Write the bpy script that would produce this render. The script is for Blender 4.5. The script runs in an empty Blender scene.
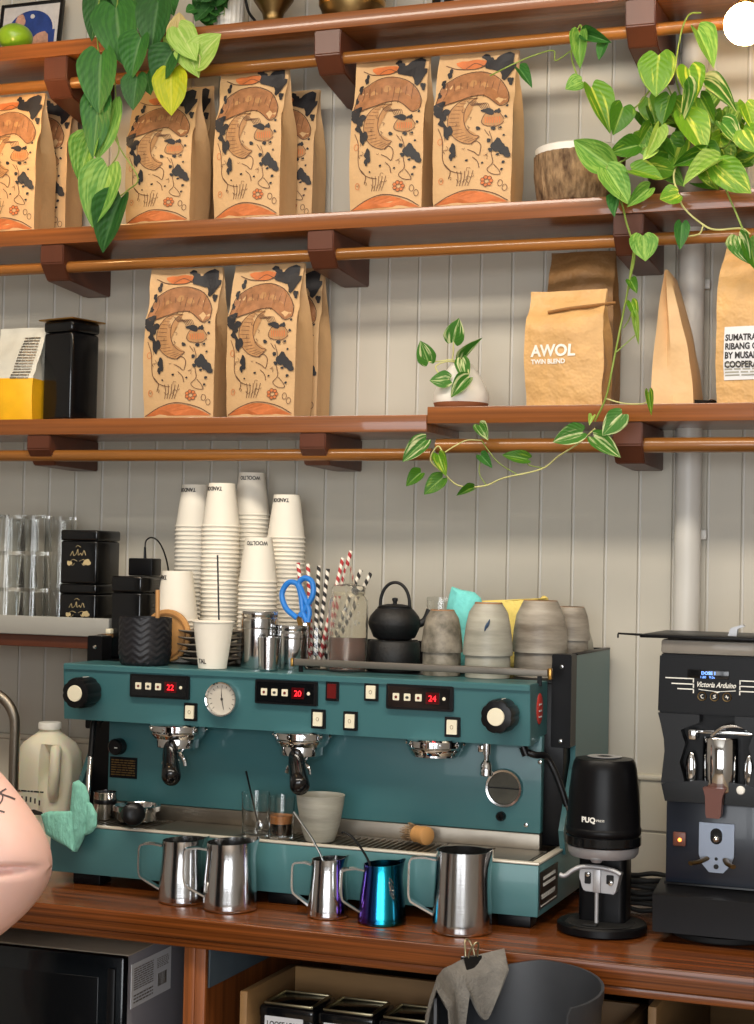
import bpy, bmesh, math, random
from mathutils import Vector, Matrix, noise
from mathutils.bvhtree import BVHTree
R = math.radians
PI = math.pi
rnd = random.Random(7)
SC = bpy.context.scene
COL = SC.collection

# ---------------------------------------------------------------- camera geometry
FPX = 1700.0
YAW, PITCH, ROLL = R(20.67), R(1.667), R(1.189)
CAM = Vector((0.0, -3.4, 1.563))
_w = Vector((-math.sin(YAW)*math.cos(PITCH), math.cos(YAW)*math.cos(PITCH), math.sin(PITCH)))
_r = Vector((math.cos(YAW), math.sin(YAW), 0)); _u = _r.cross(_w)
_c, _s = math.cos(ROLL), math.sin(ROLL)
CR, CU, CW = _c*_r + _s*_u, -_s*_r + _c*_u, _w

def ray(px, py):
    return CW + CR*((px-377)/FPX) - CU*((py-512)/FPX)
def P(px, py, y):                      # point of the plane at depth y (the wall is y = 0)
    d = ray(px, py); return CAM + d*((y-CAM.y)/d.y)
def PZ(px, py, z):                     # point of a level surface at height z
    d = ray(px, py); return CAM + d*((z-CAM.z)/d.z)
def S(px, y, py=600):                  # pixels per metre there
    return FPX/((P(px, py, y)-CAM).dot(CW))

# ---------------------------------------------------------------- materials
def lin(c):
    f = lambda v: v/12.92 if v <= 0.04045 else ((v+0.055)/1.055)**2.4
    return (f(c[0]/255), f(c[1]/255), f(c[2]/255), 1)

def mat(name, col, rough=.5, metal=0.0, var=None, bump=None, trans=0, ior=1.45, emis=None, coat=0, spec=.5, sss=0, col2=None, coord='Object', alpha=1, aniso=0):
    """var=(scale xyz, amount, detail): colour mottling; bump=(scale xyz, strength)"""
    m = bpy.data.materials.new(name); m.use_nodes = True
    nt = m.node_tree; b = nt.nodes['Principled BSDF']
    c = lin(col)
    b.inputs['Base Color'].default_value = c
    b.inputs['Roughness'].default_value = rough
    b.inputs['Metallic'].default_value = metal
    b.inputs['IOR'].default_value = ior
    b.inputs['Transmission Weight'].default_value = trans
    b.inputs['Coat Weight'].default_value = coat
    b.inputs['Specular IOR Level'].default_value = spec
    b.inputs['Alpha'].default_value = alpha
    if aniso: b.inputs['Anisotropic'].default_value = aniso
    if sss:
        b.inputs['Subsurface Weight'].default_value = sss
        b.inputs['Subsurface Radius'].default_value = (.02, .008, .004)
    if emis:
        b.inputs['Emission Color'].default_value = lin(emis[0]); b.inputs['Emission Strength'].default_value = emis[1]
    tc = nt.nodes.new('ShaderNodeTexCoord')
    def nz(scale, detail=4, rough_=.6):
        mp = nt.nodes.new('ShaderNodeMapping'); mp.inputs['Scale'].default_value = scale
        nt.links.new(tc.outputs[coord], mp.inputs['Vector'])
        n = nt.nodes.new('ShaderNodeTexNoise'); n.inputs['Scale'].default_value = 1; n.inputs['Detail'].default_value = detail
        n.inputs['Roughness'].default_value = rough_
        nt.links.new(mp.outputs['Vector'], n.inputs['Vector']); return n
    if var:
        sc, amt = var[0], var[1]
        n = nz(sc, var[2] if len(var) > 2 else 4)
        cr = nt.nodes.new('ShaderNodeValToRGB')
        r0, r1 = var[3] if len(var) > 3 else (.3, .72); cr.color_ramp.elements[0].position = r0; cr.color_ramp.elements[1].position = r1
        c2 = lin(col2) if col2 else tuple(min(1, v*(1+amt)) for v in c[:3])+(1,)
        cr.color_ramp.elements[0].color = tuple(v*(1-amt) for v in c[:3])+(1,) if not col2 else c
        cr.color_ramp.elements[1].color = c2
        nt.links.new(n.outputs['Fac'], cr.inputs['Fac']); nt.links.new(cr.outputs['Color'], b.inputs['Base Color'])
    if bump:
        n = nz(bump[0], 3)
        bp = nt.nodes.new('ShaderNodeBump'); bp.inputs['Strength'].default_value = bump[1]; bp.inputs['Distance'].default_value = .01
        nt.links.new(n.outputs['Fac'], bp.inputs['Height']); nt.links.new(bp.outputs['Normal'], b.inputs['Normal'])
    return m

def leaf_mat(name, a, b_, vein, thr, vscale=7.0, rough=.5):
    """heart leaf: two greens mixed by streaky patches across the blade and a pale midrib, from the leaf's own UV"""
    m = bpy.data.materials.new(name); m.use_nodes = True
    nt = m.node_tree; B = nt.nodes['Principled BSDF']; L = nt.links.new
    uv = nt.nodes.new('ShaderNodeUVMap'); uv.uv_map = 'leaf'
    oi = nt.nodes.new('ShaderNodeObjectInfo')
    mp = nt.nodes.new('ShaderNodeMapping'); mp.inputs['Scale'].default_value = (vscale*.35, vscale, 1)
    mul = nt.nodes.new('ShaderNodeVectorMath'); mul.operation = 'SCALE'; mul.inputs['Scale'].default_value = 37.0
    cmb = nt.nodes.new('ShaderNodeCombineXYZ')
    L(oi.outputs['Random'], cmb.inputs[0]); L(oi.outputs['Random'], cmb.inputs[1]); L(cmb.outputs[0], mul.inputs[0])
    L(uv.outputs[0], mp.inputs['Vector']); L(mul.outputs[0], mp.inputs['Location'])
    n = nt.nodes.new('ShaderNodeTexNoise'); n.inputs['Scale'].default_value = 1; n.inputs['Detail'].default_value = 4
    L(mp.outputs[0], n.inputs['Vector'])
    cr = nt.nodes.new('ShaderNodeValToRGB')
    cr.color_ramp.elements[0].position = thr-.05; cr.color_ramp.elements[1].position = thr+.05
    cr.color_ramp.elements[0].color = lin(a); cr.color_ramp.elements[1].color = lin(b_)
    L(n.outputs['Fac'], cr.inputs['Fac'])
    sep = nt.nodes.new('ShaderNodeSeparateXYZ'); L(uv.outputs[0], sep.inputs[0])
    ab = nt.nodes.new('ShaderNodeMath'); ab.operation = 'ABSOLUTE'; L(sep.outputs[1], ab.inputs[0])
    lt = nt.nodes.new('ShaderNodeMapRange'); lt.inputs['From Min'].default_value = .02; lt.inputs['From Max'].default_value = .09
    lt.inputs['To Min'].default_value = .6; lt.inputs['To Max'].default_value = 0; L(ab.outputs[0], lt.inputs['Value'])
    # side veins: slanted fine lines
    w = nt.nodes.new('ShaderNodeMath'); w.operation = 'MULTIPLY_ADD'; w.inputs[1].default_value = -.45
    L(ab.outputs[0], w.inputs[0]); L(sep.outputs[0], w.inputs[2])
    sn = nt.nodes.new('ShaderNodeMath'); sn.operation = 'MULTIPLY'; sn.inputs[1].default_value = 44; L(w.outputs[0], sn.inputs[0])
    si = nt.nodes.new('ShaderNodeMath'); si.operation = 'SINE'; L(sn.outputs[0], si.inputs[0])
    bp = nt.nodes.new('ShaderNodeBump'); bp.inputs['Strength'].default_value = .16; bp.inputs['Distance'].default_value = .003
    L(si.outputs[0], bp.inputs['Height']); L(bp.outputs[0], B.inputs['Normal'])
    mx = nt.nodes.new('ShaderNodeMix'); mx.data_type = 'RGBA'
    L(lt.outputs[0], mx.inputs[0]); L(cr.outputs[0], mx.inputs[6]); mx.inputs[7].default_value = lin(vein)
    L(mx.outputs[2], B.inputs['Base Color'])
    B.inputs['Roughness'].default_value = rough; B.inputs['Specular IOR Level'].default_value = .3
    tr = nt.nodes.new('ShaderNodeBsdfTranslucent'); L(mx.outputs[2], tr.inputs['Color'])
    ms = nt.nodes.new('ShaderNodeMixShader'); ms.inputs[0].default_value = .25
    out = nt.nodes['Material Output']
    L(B.outputs[0], ms.inputs[1]); L(tr.outputs[0], ms.inputs[2]); L(ms.outputs[0], out.inputs['Surface'])
    return m

M = dict(
    wall=mat('wall_paint', (190,184,170), .45, var=((.8,.8,2.5), .07), bump=((30,30,6), .05)),
    tile=mat('glazed_tile', (203,196,178), .25, var=((3,3,3), .06)),
    grout=mat('grout', (150,144,130), .8),
    ceil=mat('ceiling_paint', (225,222,214), .8),
    dark_wall=mat('room_wall', (150,146,140), .7),
    floor=mat('floor_boards', (168,146,120), .5, var=((1,12,1), .3)),
    shelf=mat('shelf_timber', (132,76,33), .3, var=((1.6,90,130), .26, 9, (.34,.68)), coat=.55),
    rail=mat('honey_timber', (142,90,38), .3, var=((1.5,50,50), .3, 7, (.36,.64)), coat=.5),
    bracket=mat('dark_timber', (88,46,28), .42, var=((8,8,2.2), .22, 5), coat=.1),
    bench=mat('oiled_bench_timber', (104,54,19), .26, var=((1.6,80,190), .55, 10, (.36,.66)), bump=((2,40,60), .08), coat=.15),
    post=mat('cupboard_timber', (126,70,31), .45, var=((90,90,2), .38, 9, (.34,.68))),
    pine=mat('pale_pine', (130,98,60), .6, var=((3,3,20), .15)),
    bluegrey=mat('blue_grey_paint', (72,84,92), .6, var=((9,9,9), .15)),
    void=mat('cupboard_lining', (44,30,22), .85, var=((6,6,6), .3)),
    pipe=mat('pipe_paint', (206,203,196), .4, var=((4,4,1.5), .05)),
    teal=mat('teal_enamel', (60,105,109), .36, spec=.4, coat=.12, var=((3,3,3), .04)),
    teal_tray=mat('teal_enamel_tray', (70,116,119), .36, coat=.15, var=((3,3,3), .04)),
    steel=mat('brushed_steel', (206,206,206), .15, 1.0, bump=((4,4,300), .007)),
    steel_dull=mat('worn_steel', (150,142,130), .42, 1.0, var=((8,8,8), .18)),
    chrome=mat('chrome', (215,215,215), .07, 1.0),
    black=mat('black_plastic', (12,12,14), .35, spec=.35),
    fork_steel=mat('fork_steel', (138,146,160), .3, .9),
    edge_clay=mat('saucer_edge', (126,116,102), .6),
    strip=mat('tray_strip_steel', (176,174,166), .4, .35),
    black_gloss=mat('gloss_black', (13,14,16), .14, spec=.6),
    black_satin=mat('satin_black', (12,12,14), .36, spec=.22),
    black_matt=mat('cast_iron', (17,17,18), .55, bump=((160,160,160), .12)),
    rubber=mat('black_rubber', (14,14,14), .7),
    white=mat('white_paint_print', (232,230,222), .5),
    cream=mat('cream_switch', (230,222,196), .4),
    paper=mat('white_paper_cup', (236,229,214), .6, var=((12,12,12), .02)),
    print_=mat('dark_print', (48,44,44), .6),
    kraft=mat('kraft_paper', (200,162,116), .62, var=((14,14,14), .07), bump=((26,26,26), .22)),
    kraft2=mat('smooth_kraft_paper', (208,164,106), .5, var=((10,10,10), .14), bump=((24,24,24), .8)),
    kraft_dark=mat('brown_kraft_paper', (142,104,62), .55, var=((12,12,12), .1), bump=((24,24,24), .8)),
    ink_black=mat('ink_black', (38,36,38), .6),
    ink_brown=mat('ink_brown', (156,106,68), .62, var=((60,60,60), .25)),
    ink_tan=mat('ink_tan', (172,126,80), .62, var=((90,90,20), .16)),
    ink_orange=mat('ink_orange', (196,110,58), .62, var=((40,40,40), .2)),
    ink_line=mat('ink_line', (92,62,44), .62),
    red=mat('red_badge', (190,52,44), .4),
    red_led=mat('red_digits', (255,40,50), .4, emis=((255,30,40), 3.0)),
    led_glass=mat('dark_red_window', (70,10,14), .15),
    red_lamp=mat('red_rocker', (96,18,16), .3),
    blue_led=mat('blue_digits', (120,170,255), .4, emis=((110,160,255), 1.6)),
    amber=mat('amber_lamp', (255,150,60), .4, emis=((255,140,60), 3.0)),
    dial=mat('gauge_face', (196,188,174), .5),
    brass=mat('brass', (176,134,70), .3, 1.0),
    old_brass=mat('aged_brass', (128,104,66), .38, 1.0, var=((20,20,20), .2)),
    gilt=mat('gilt_print', (206,186,140), .45, .2),
    port=mat('tarnished_port', (70,67,56), .6, .0, var=((30,30,30), .25)),
    bead=mat('pale_bead_highlight', (204,201,194), .45),  # beads coloured paler than the wall in place of light caught on them
    glass=mat('clear_glass', (250,252,252), .02, trans=1, ior=1.45),
    hopper=mat('smoked_hopper', (170,164,156), .12, trans=.55, ior=1.3),
    plastic_clear=mat('cloudy_plastic', (248,246,238), .1, trans=.96, ior=1.15),
    jug=mat('milky_jug_plastic', (246,240,216), .38, trans=.15, ior=1.3, sss=.3),
    syrup=mat('brown_syrup', (96,58,46), .2),
    coffee=mat('espresso', (40,22,12), .15),
    crema=mat('crema', (176,112,58), .4),
    stone=mat('speckled_stoneware', (92,87,76), .5, var=((34,34,34), .3, 9, (.38,.62)), col2=(142,134,120), bump=((60,60,60), .06)),
    stone_pale=mat('pale_stoneware', (136,134,122), .42, var=((5,5,34), .2, 8, (.34,.68)), col2=(180,176,162)),
    stone_wash=mat('washed_stoneware', (108,98,86), .45, var=((5,5,30), .36, 9, (.34,.68)), col2=(176,168,154)),
    stone_rim=mat('bare_clay', (150,112,80), .7),
    bluepaint=mat('blue_brushmark', (62,84,112), .5),
    plate=mat('dark_saucer', (84,76,68), .4, var=((12,12,12), .25)),
    black_weave=mat('black_ceramic', (30,30,34), .42),
    wood_lid=mat('light_wood', (190,140,84), .5, var=((30,3,3), .18)),
    cork=mat('cork_rim', (150,106,60), .6),
    teal_cloth=mat('teal_cloth', (132,198,180), .9, var=((90,90,30), .2), bump=((180,180,60), .5)),
    aqua_cloth=mat('aqua_cloth', (120,212,208), .9, var=((40,40,40), .1), bump=((150,150,150), .3)),
    yellow_cloth=mat('yellow_cloth', (236,212,120), .9, var=((30,30,30), .1), bump=((150,150,150), .3)),
    grey_cloth=mat('grey_cloth', (116,112,106), .95, var=((60,60,60), .15), bump=((240,240,240), .4)),
    blue_handle=mat('blue_plastic', (40,122,206), .35),
    straw_red=None, straw_black=None,
    soil=mat('potting_soil', (50,36,26), .9),
    stem=mat('green_stem', (128,150,66), .5),
    stem_pale=mat('pale_stem', (198,196,130), .5),
    white_pot=mat('white_glazed_pot', (228,224,214), .3, var=((8,8,8), .04)),
    clay=mat('raw_clay_base', (150,92,58), .7),
    bark=mat('bark_basket', (74,52,34), .85, var=((60,60,26), .45, 9), bump=((70,70,20), 1.0), col2=(178,146,108)),
    lime=mat('green_fruit', (140,176,36), .3, var=((14,14,14), .16), coat=.2, col2=(108,150,30)),
    skin=mat('skin', (222,180,167), .5, sss=.12, var=((7,7,7), .06)),
    tattoo=mat('tattoo_ink', (84,70,70), .6),
    hair=mat('brown_hair', (60,40,28), .5, var=((60,60,3), .3)),
    tee=mat('black_cotton', (34,34,38), .9),
    denim=mat('dark_denim', (40,46,62), .9),
    shoe=mat('black_leather', (24,22,22), .5),
    bulb=mat('lit_bulb', (255,236,200), .3, emis=((255,206,140), 60.0)),
    pic_blue=mat('painted_blue', (36,62,128), .5, var=((30,30,30), .35)),
    pic_pale=mat('painted_pale', (206,200,196), .5, var=((40,40,40), .12)),
    pic_flesh=mat('painted_flesh', (198,150,126), .5, var=((80,80,80), .3)),
    pic_green=mat('painted_green', (86,118,62), .5, var=((70,70,70), .3)),
    yellow_fill=mat('yellow_contents', (238,178,22), .5, var=((14,14,14), .12)),
    pouch=mat('cloudy_pouch', (206,204,192), .3, var=((10,10,10), .08), bump=((14,14,14), .35)),
    navy=mat('navy_enamel', (17,24,36), .3, coat=.15),
    rail_grey=mat('grey_rail_metal', (112,106,98), .5, .6, var=((6,30,30), .2)),
    rim_cream=mat('pale_rim_metal', (214,206,190), .35, .25),
    copper=mat('copper_brown', (96,54,42), .4),
    kraft_pale=mat('pale_kraft_paper', (222,184,136), .6, var=((12,12,12), .07), bump=((18,18,18), .35)),
    pale_brass=mat('pale_brass', (176,166,134), .35, 1.0),
    mw_side=mat('grey_appliance_metal', (138,135,140), .45),  # side colour lifted to make up for the shade under the bench
    mw_top=mat('bronze_appliance_metal', (172,156,136), .5),  # top sheet paled too, offsetting the lack of light in the cupboard
    mw_glass=mat('tinted_oven_glass', (14,17,20), .12, spec=.6),
    label=mat('paper_label', (222,222,224), .6),
    bin=mat('charcoal_plastic', (52,54,58), .45, var=((10,10,10), .12)),
    grounds=mat('spent_grounds', (66,48,34), .9, bump=((90,90,90), .5)),
    tamper_alu=mat('cast_aluminium', (172,172,174), .42, .5),
)
def stripe_mat(name, c1):
    m = bpy.data.materials.new(name); m.use_nodes = True
    nt = m.node_tree; b = nt.nodes['Principled BSDF']; L = nt.links.new
    uv = nt.nodes.new('ShaderNodeUVMap'); uv.uv_map = 'leaf'
    sp = nt.nodes.new('ShaderNodeSeparateXYZ'); L(uv.outputs[0], sp.inputs[0])
    ad = nt.nodes.new('ShaderNodeMath'); ad.operation = 'ADD'; L(sp.outputs[0], ad.inputs[0]); L(sp.outputs[1], ad.inputs[1])
    fr = nt.nodes.new('ShaderNodeMath'); fr.operation = 'FRACT'; L(ad.outputs[0], fr.inputs[0])
    gt = nt.nodes.new('ShaderNodeMath'); gt.operation = 'GREATER_THAN'; gt.inputs[1].default_value = .5; L(fr.outputs[0], gt.inputs[0])
    mx = nt.nodes.new('ShaderNodeMix'); mx.data_type = 'RGBA'; L(gt.outputs[0], mx.inputs[0])
    mx.inputs[6].default_value = lin(c1); mx.inputs[7].default_value = lin((236,228,214)); L(mx.outputs[2], b.inputs['Base Color'])
    b.inputs['Roughness'].default_value = .6
    return m
M['straw_red'] = stripe_mat('red_stripe_paper', (176,40,44)); M['straw_black'] = stripe_mat('black_stripe_paper', (30,28,28))
def rainbow_mat():
    m = bpy.data.materials.new('rainbow_titanium'); m.use_nodes = True
    nt = m.node_tree; b = nt.nodes['Principled BSDF']; L = nt.links.new
    tc = nt.nodes.new('ShaderNodeTexCoord'); sp = nt.nodes.new('ShaderNodeSeparateXYZ'); L(tc.outputs['Object'], sp.inputs[0])
    mr = nt.nodes.new('ShaderNodeMapRange'); mr.inputs['From Min'].default_value = -.062; mr.inputs['From Max'].default_value = .03; L(sp.outputs[0], mr.inputs['Value'])
    cr = nt.nodes.new('ShaderNodeValToRGB'); e = cr.color_ramp.elements
    e[0].position = 0; e[0].color = lin((74,40,96)); e[1].position = 1; e[1].color = lin((30,70,92))
    for p, c in ((.3, (86,48,150)), (.45, (40,110,190)), (.58, (40,190,214)), (.75, (34,140,170))):
        x = e.new(p); x.color = lin(c)
    L(mr.outputs[0], cr.inputs[0]); L(cr.outputs[0], b.inputs['Base Color'])
    b.inputs['Metallic'].default_value = 1; b.inputs['Roughness'].default_value = .2
    return m
M['rainbow'] = rainbow_mat()
M['leaf_dark'] = leaf_mat('leaf_dark', (62,120,50), (52,106,46), (112,152,92), .5)
M['leaf_deep'] = leaf_mat('leaf_deep', (44,90,40), (52,102,46), (92,134,80), .5)
M['leaf_mid'] = leaf_mat('leaf_mid', (96,150,58), (138,180,84), (170,206,110), .52)
M['leaf_lime'] = leaf_mat('leaf_lime', (150,190,84), (176,206,110), (214,226,150), .5)
M['leaf_yellow'] = leaf_mat('leaf_yellow', (186,190,32), (164,178,28), (206,208,80), .5)
M['leaf_tan'] = leaf_mat('leaf_tan', (204,186,128), (188,166,104), (220,206,160), .5)
M['leaf_pothos'] = leaf_mat('leaf_pothos', (92,142,36), (186,200,78), (170,192,84), .6, 3.2, .34)
M['leaf_pothos_deep'] = leaf_mat('leaf_pothos_deep', (66,116,30), (132,166,52), (140,172,72), .64, 3.2, .34)
M['leaf_marble'] = leaf_mat('leaf_marble', (64,120,40), (206,214,160), (160,190,112), .57, 3.2)

# ---------------------------------------------------------------- object helpers
def tag(o, label=None, cat=None, group=None, kind=None):
    if label: o['label'] = label
    if cat: o['category'] = cat
    if group: o['group'] = group
    if kind: o['kind'] = kind
    return o
def thing(name, label, cat, loc=(0,0,0), rz=0, group=None):
    o = bpy.data.objects.new(name, None); COL.objects.link(o)
    o.empty_display_size = .02
    o.location = loc; o.rotation_euler = (0, 0, rz)
    return tag(o, label, cat, group)
def mesh_of(bm, name, mats, smooth=35, recalc=True):
    if recalc: bmesh.ops.recalc_face_normals(bm, faces=bm.faces[:])
    me = bpy.data.meshes.new(name); bm.to_mesh(me); bm.free()
    for m in (mats if isinstance(mats, (list, tuple)) else [mats]): me.materials.append(M[m] if isinstance(m, str) else m)
    if smooth:
        me.shade_smooth(); me.set_sharp_from_angle(angle=R(smooth))
    return me
def link(name, me, parent=None, loc=None):
    o = bpy.data.objects.new(name, me); COL.objects.link(o)
    if parent: o.parent = parent
    if loc is not None: o.location = loc
    return o
def part(name, bm, m, parent=None, smooth=35, recalc=True, label=None):
    o = link(name, mesh_of(bm, name, m, smooth, recalc), parent)
    if label: o['label'] = label
    return o
def wpart(name, bm, m, parent, smooth=35, recalc=True, label=None):
    """bm is authored in world coordinates: bring it into the parent's frame"""
    p = parent; off = Vector((0,0,0))
    while p is not None: off += p.location; p = p.parent
    bmesh.ops.translate(bm, verts=bm.verts[:], vec=-off)
    return part(name, bm, m, parent, smooth, recalc, label)
def struct(name, bm, m, smooth=35):
    return tag(part(name, bm, m, None, smooth), kind='structure')
def copy_tree(o, parent=None):
    c = o.copy(); COL.objects.link(c); c.parent = parent
    for ch in [k for k in bpy.data.objects if k.parent == o]: copy_tree(ch, c)
    return c

# ---------------------------------------------------------------- shape helpers
def N(): return bmesh.new()
def box(bm, lo, hi, bev=0, seg=2, mi=0):
    lo, hi = Vector(lo), Vector(hi); c = (lo+hi)/2; s = hi-lo
    g = bmesh.ops.create_cube(bm, size=1, matrix=Matrix.Translation(c) @ Matrix.Diagonal((abs(s.x), abs(s.y), abs(s.z), 1)))
    vs = g['verts']
    fs = {f for v in vs for f in v.link_faces}
    for f in fs: f.material_index = mi
    if bev:
        es = {e for v in vs for e in v.link_edges}
        r = bmesh.ops.bevel(bm, geom=list(es), offset=bev, segments=seg, affect='EDGES', profile=.5)
        for f in r['faces']: f.material_index = mi
    return bm
def xform(bm, start, mtx):
    bm.verts.ensure_lookup_table()
    bmesh.ops.transform(bm, matrix=mtx, verts=bm.verts[start:])
def frame_from(d):
    d = Vector(d).normalized()
    a = Vector((0,0,1)) if abs(d.z) < .9 else Vector((1,0,0))
    x = a.cross(d).normalized(); y = d.cross(x)
    return x, y, d
def loft(bm, rings, closed=True, caps=True, mi=0):
    vs = [[bm.verts.new(p) for p in rg] for rg in rings]
    n = len(rings[0])
    for a, b in zip(vs, vs[1:]):
        for i in range(n if closed else n-1):
            j = (i+1) % n
            try:
                f = bm.faces.new((a[i], a[j], b[j], b[i])); f.material_index = mi
            except ValueError: pass
    if caps and closed:
        for rg in (vs[0], vs[-1]):
            try:
                f = bm.faces.new(rg); f.material_index = mi
            except ValueError: pass
    return vs
def cyl(bm, p0, p1, r0, r1=None, seg=24, caps=True, mi=0):
    r1 = r0 if r1 is None else r1
    p0, p1 = Vector(p0), Vector(p1); x, y, d = frame_from(p1-p0)
    ring = lambda c, r: [c + x*(r*math.cos(2*PI*i/seg)) + y*(r*math.sin(2*PI*i/seg)) for i in range(seg)]
    loft(bm, [ring(p0, r0), ring(p1, r1)], True, caps, mi); return bm
def lathe(bm, prof, c=(0,0,0), seg=40, axis=None, mi=0, zfun=None, sx=1, sy=1):
    """prof [(r, z)...] turned about z (or an axis) at c; r=0 closes to a tip"""
    c = Vector(c)
    if axis is None: x, y, d = Vector((1,0,0)), Vector((0,1,0)), Vector((0,0,1))
    else: x, y, d = frame_from(axis)
    prev = None
    for r, z in prof:
        if r <= 1e-6: cur = [bm.verts.new(c + d*z)]
        else:
            cur = []
            for i in range(seg):
                a = 2*PI*i/seg; zz = z + (zfun(a, r, z) if zfun else 0)
                cur.append(bm.verts.new(c + x*(sx*r*math.cos(a)) + y*(sy*r*math.sin(a)) + d*zz))
        if prev is not None:
            if len(prev) == 1 and len(cur) > 1:
                for i in range(seg): bm.faces.new((prev[0], cur[(i+1) % seg], cur[i])).material_index = mi
            elif len(cur) == 1 and len(prev) > 1:
                for i in range(seg): bm.faces.new((prev[i], prev[(i+1) % seg], cur[0])).material_index = mi
            elif len(cur) > 1:
                for i in range(seg): bm.faces.new((prev[i], prev[(i+1) % seg], cur[(i+1) % seg], cur[i])).material_index = mi
        prev = cur
    return bm
def smooth_path(pts, n=6):
    pts = [Vector(p) for p in pts]
    if len(pts) < 3: return pts
    q = [pts[0]*2-pts[1]] + pts + [pts[-1]*2-pts[-2]]; out = []
    for i in range(1, len(q)-2):
        p0, p1, p2, p3 = q[i-1], q[i], q[i+1], q[i+2]
        for k in range(n):
            t = k/n
            out.append(.5*((2*p1)+(p2-p0)*t+(2*p0-5*p1+4*p2-p3)*t*t+(3*p1-p0-3*p2+p3)*t**3))
    out.append(pts[-1]); return out
def tube(bm, pts, r, seg=8, n=6, caps=True, mi=0, flat=1.0, uv=None):
    pts = smooth_path(pts, n) if n > 1 else [Vector(p) for p in pts]
    k = len(pts); rs = r if callable(r) else (lambda t: r)
    t0 = (pts[1]-pts[0]).normalized(); x, y, _ = frame_from(t0); rings = []
    for i, p in enumerate(pts):
        t = (pts[min(i+1, k-1)]-pts[max(i-1, 0)]).normalized()
        x = (x - t*x.dot(t)).normalized(); y = t.cross(x); rr = rs(i/(k-1))
        rings.append([p + x*(rr*math.cos(2*PI*j/seg)) + y*(rr*flat*math.sin(2*PI*j/seg)) for j in range(seg)])
    return loft(bm, rings, True, caps, mi)
def prism(bm, poly, a, b, plane='xz', mi=0):
    """polygon extruded between a and b along the axis the plane leaves out"""
    f = {'xz': lambda u, v, t: (u, t, v), 'yz': lambda u, v, t: (t, u, v), 'xy': lambda u, v, t: (u, v, t)}[plane]
    loft(bm, [[Vector(f(u, v, a)) for u, v in poly], [Vector(f(u, v, b)) for u, v in poly]], True, True, mi); return bm
def ball(bm, c, r, sx=1, sy=1, sz=1, u=24, v=16, mi=0):
    g = bmesh.ops.create_uvsphere(bm, u_segments=u, v_segments=v, radius=r, matrix=Matrix.Translation(c) @ Matrix.Diagonal((sx, sy, sz, 1)))
    for vv in g['verts']:
        for f in vv.link_faces: f.material_index = mi
    return bm
def circle_pts(cx, cz, rx, rz=None, n=24, a0=0, a1=2*PI):
    rz = rx if rz is None else rz
    return [(cx+rx*math.cos(a0+(a1-a0)*i/n), cz+rz*math.sin(a0+(a1-a0)*i/n)) for i in range(n)]
def rrect(x0, z0, x1, z1, r, n=4):
    out = []
    for cx, cz, a in ((x1-r, z1-r, 0), (x0+r, z1-r, PI/2), (x0+r, z0+r, PI), (x1-r, z0+r, 1.5*PI)):
        out += [(cx+r*math.cos(a+PI/2*i/n), cz+r*math.sin(a+PI/2*i/n)) for i in range(n+1)]
    return out
def text_bm(s, size, extrude=.0003, xs=1.0, align='LEFT', shear=0, space=1.0, bold=0.0):
    """lettering standing upright in the xz plane and facing -y, baseline at z=0"""
    cu = bpy.data.curves.new('lettering', 'FONT'); cu.body = s; cu.size = size; cu.extrude = extrude; cu.align_x = align
    cu.shear = shear; cu.space_character = space; cu.resolution_u = 3; cu.offset = bold
    o = bpy.data.objects.new('lettering_tmp', cu); COL.objects.link(o)
    me = bpy.data.meshes.new_from_object(o.evaluated_get(bpy.context.evaluated_depsgraph_get()))
    bm = bmesh.new(); bm.from_mesh(me)
    bpy.data.objects.remove(o); bpy.data.curves.remove(cu); bpy.data.meshes.remove(me)
    bmesh.ops.transform(bm, matrix=Matrix.Rotation(PI/2, 4, 'X') @ Matrix.Diagonal((xs, 1, 1, 1)), verts=bm.verts[:])
    return bm
def text_at(s, size, at, xs=1.0, align='LEFT', rot180=False, mtx=None, **kw):
    bm = text_bm(s, size, xs=xs, align=align, **kw)
    if rot180: bmesh.ops.transform(bm, matrix=Matrix.Rotation(PI, 4, 'Y'), verts=bm.verts[:])
    if mtx is not None: bmesh.ops.transform(bm, matrix=mtx, verts=bm.verts[:])
    bmesh.ops.translate(bm, verts=bm.verts[:], vec=Vector(at)); return bm
def merge_into(dst, src):
    me = bpy.data.meshes.new('tmp'); src.to_mesh(me); src.free(); dst.from_mesh(me); bpy.data.meshes.remove(me); return dst
def marks(bm, x0, z0, x1, z1, rows, seed=1, y=0, th=.0004, gap=.5, words=4):
    """rows of tiny dashes like unreadable small print"""
    rr = random.Random(seed); h = (z1-z0)/rows
    for i in range(rows):
        z = z1-h*(i+.5); x = x0
        while x < x1-.001:
            w = (x1-x0)/words*rr.uniform(.35, 1.0)
            xe = min(x+w, x1); box(bm, (x, y-th, z-h*(1-gap)/2), (xe, y, z+h*(1-gap)/2)); x = xe+(x1-x0)*.03
    return bm
# ================================================================ the setting
BENCH = 0.93
def wall_back():
    bm = N(); pitch = .0688; x = -3.4; prof = [(-3.4, 0)]
    g0 = P(573, 533, 0).x; k = math.floor((x-g0)/pitch)+1
    while g0+k*pitch < 1.7:
        g = g0+k*pitch
        prof += [(g-.0045, 0), (g-.003, .0035), (g-.0012, .0035), (g-.0004, -.0012), (g+.0022, -.0012), (g+.0032, 0)]
        k += 1
    prof.append((1.7, 0))
    lo = [bm.verts.new((a, b, 1.13)) for a, b in prof]; hi = [bm.verts.new((a, b, 3.1)) for a, b in prof]
    for i in range(len(prof)-1): bm.faces.new((lo[i], lo[i+1], hi[i+1], hi[i])).material_index = 1 if prof[i][1] < 0 or prof[i+1][1] < 0 else 0
    b = N(); box(b, (-3.4, .02, 0), (1.7, .12, 3.1)); merge_into(bm, b)
    struct('wall_back', bm, ['wall', 'bead'], 20)
wall_back()
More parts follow.
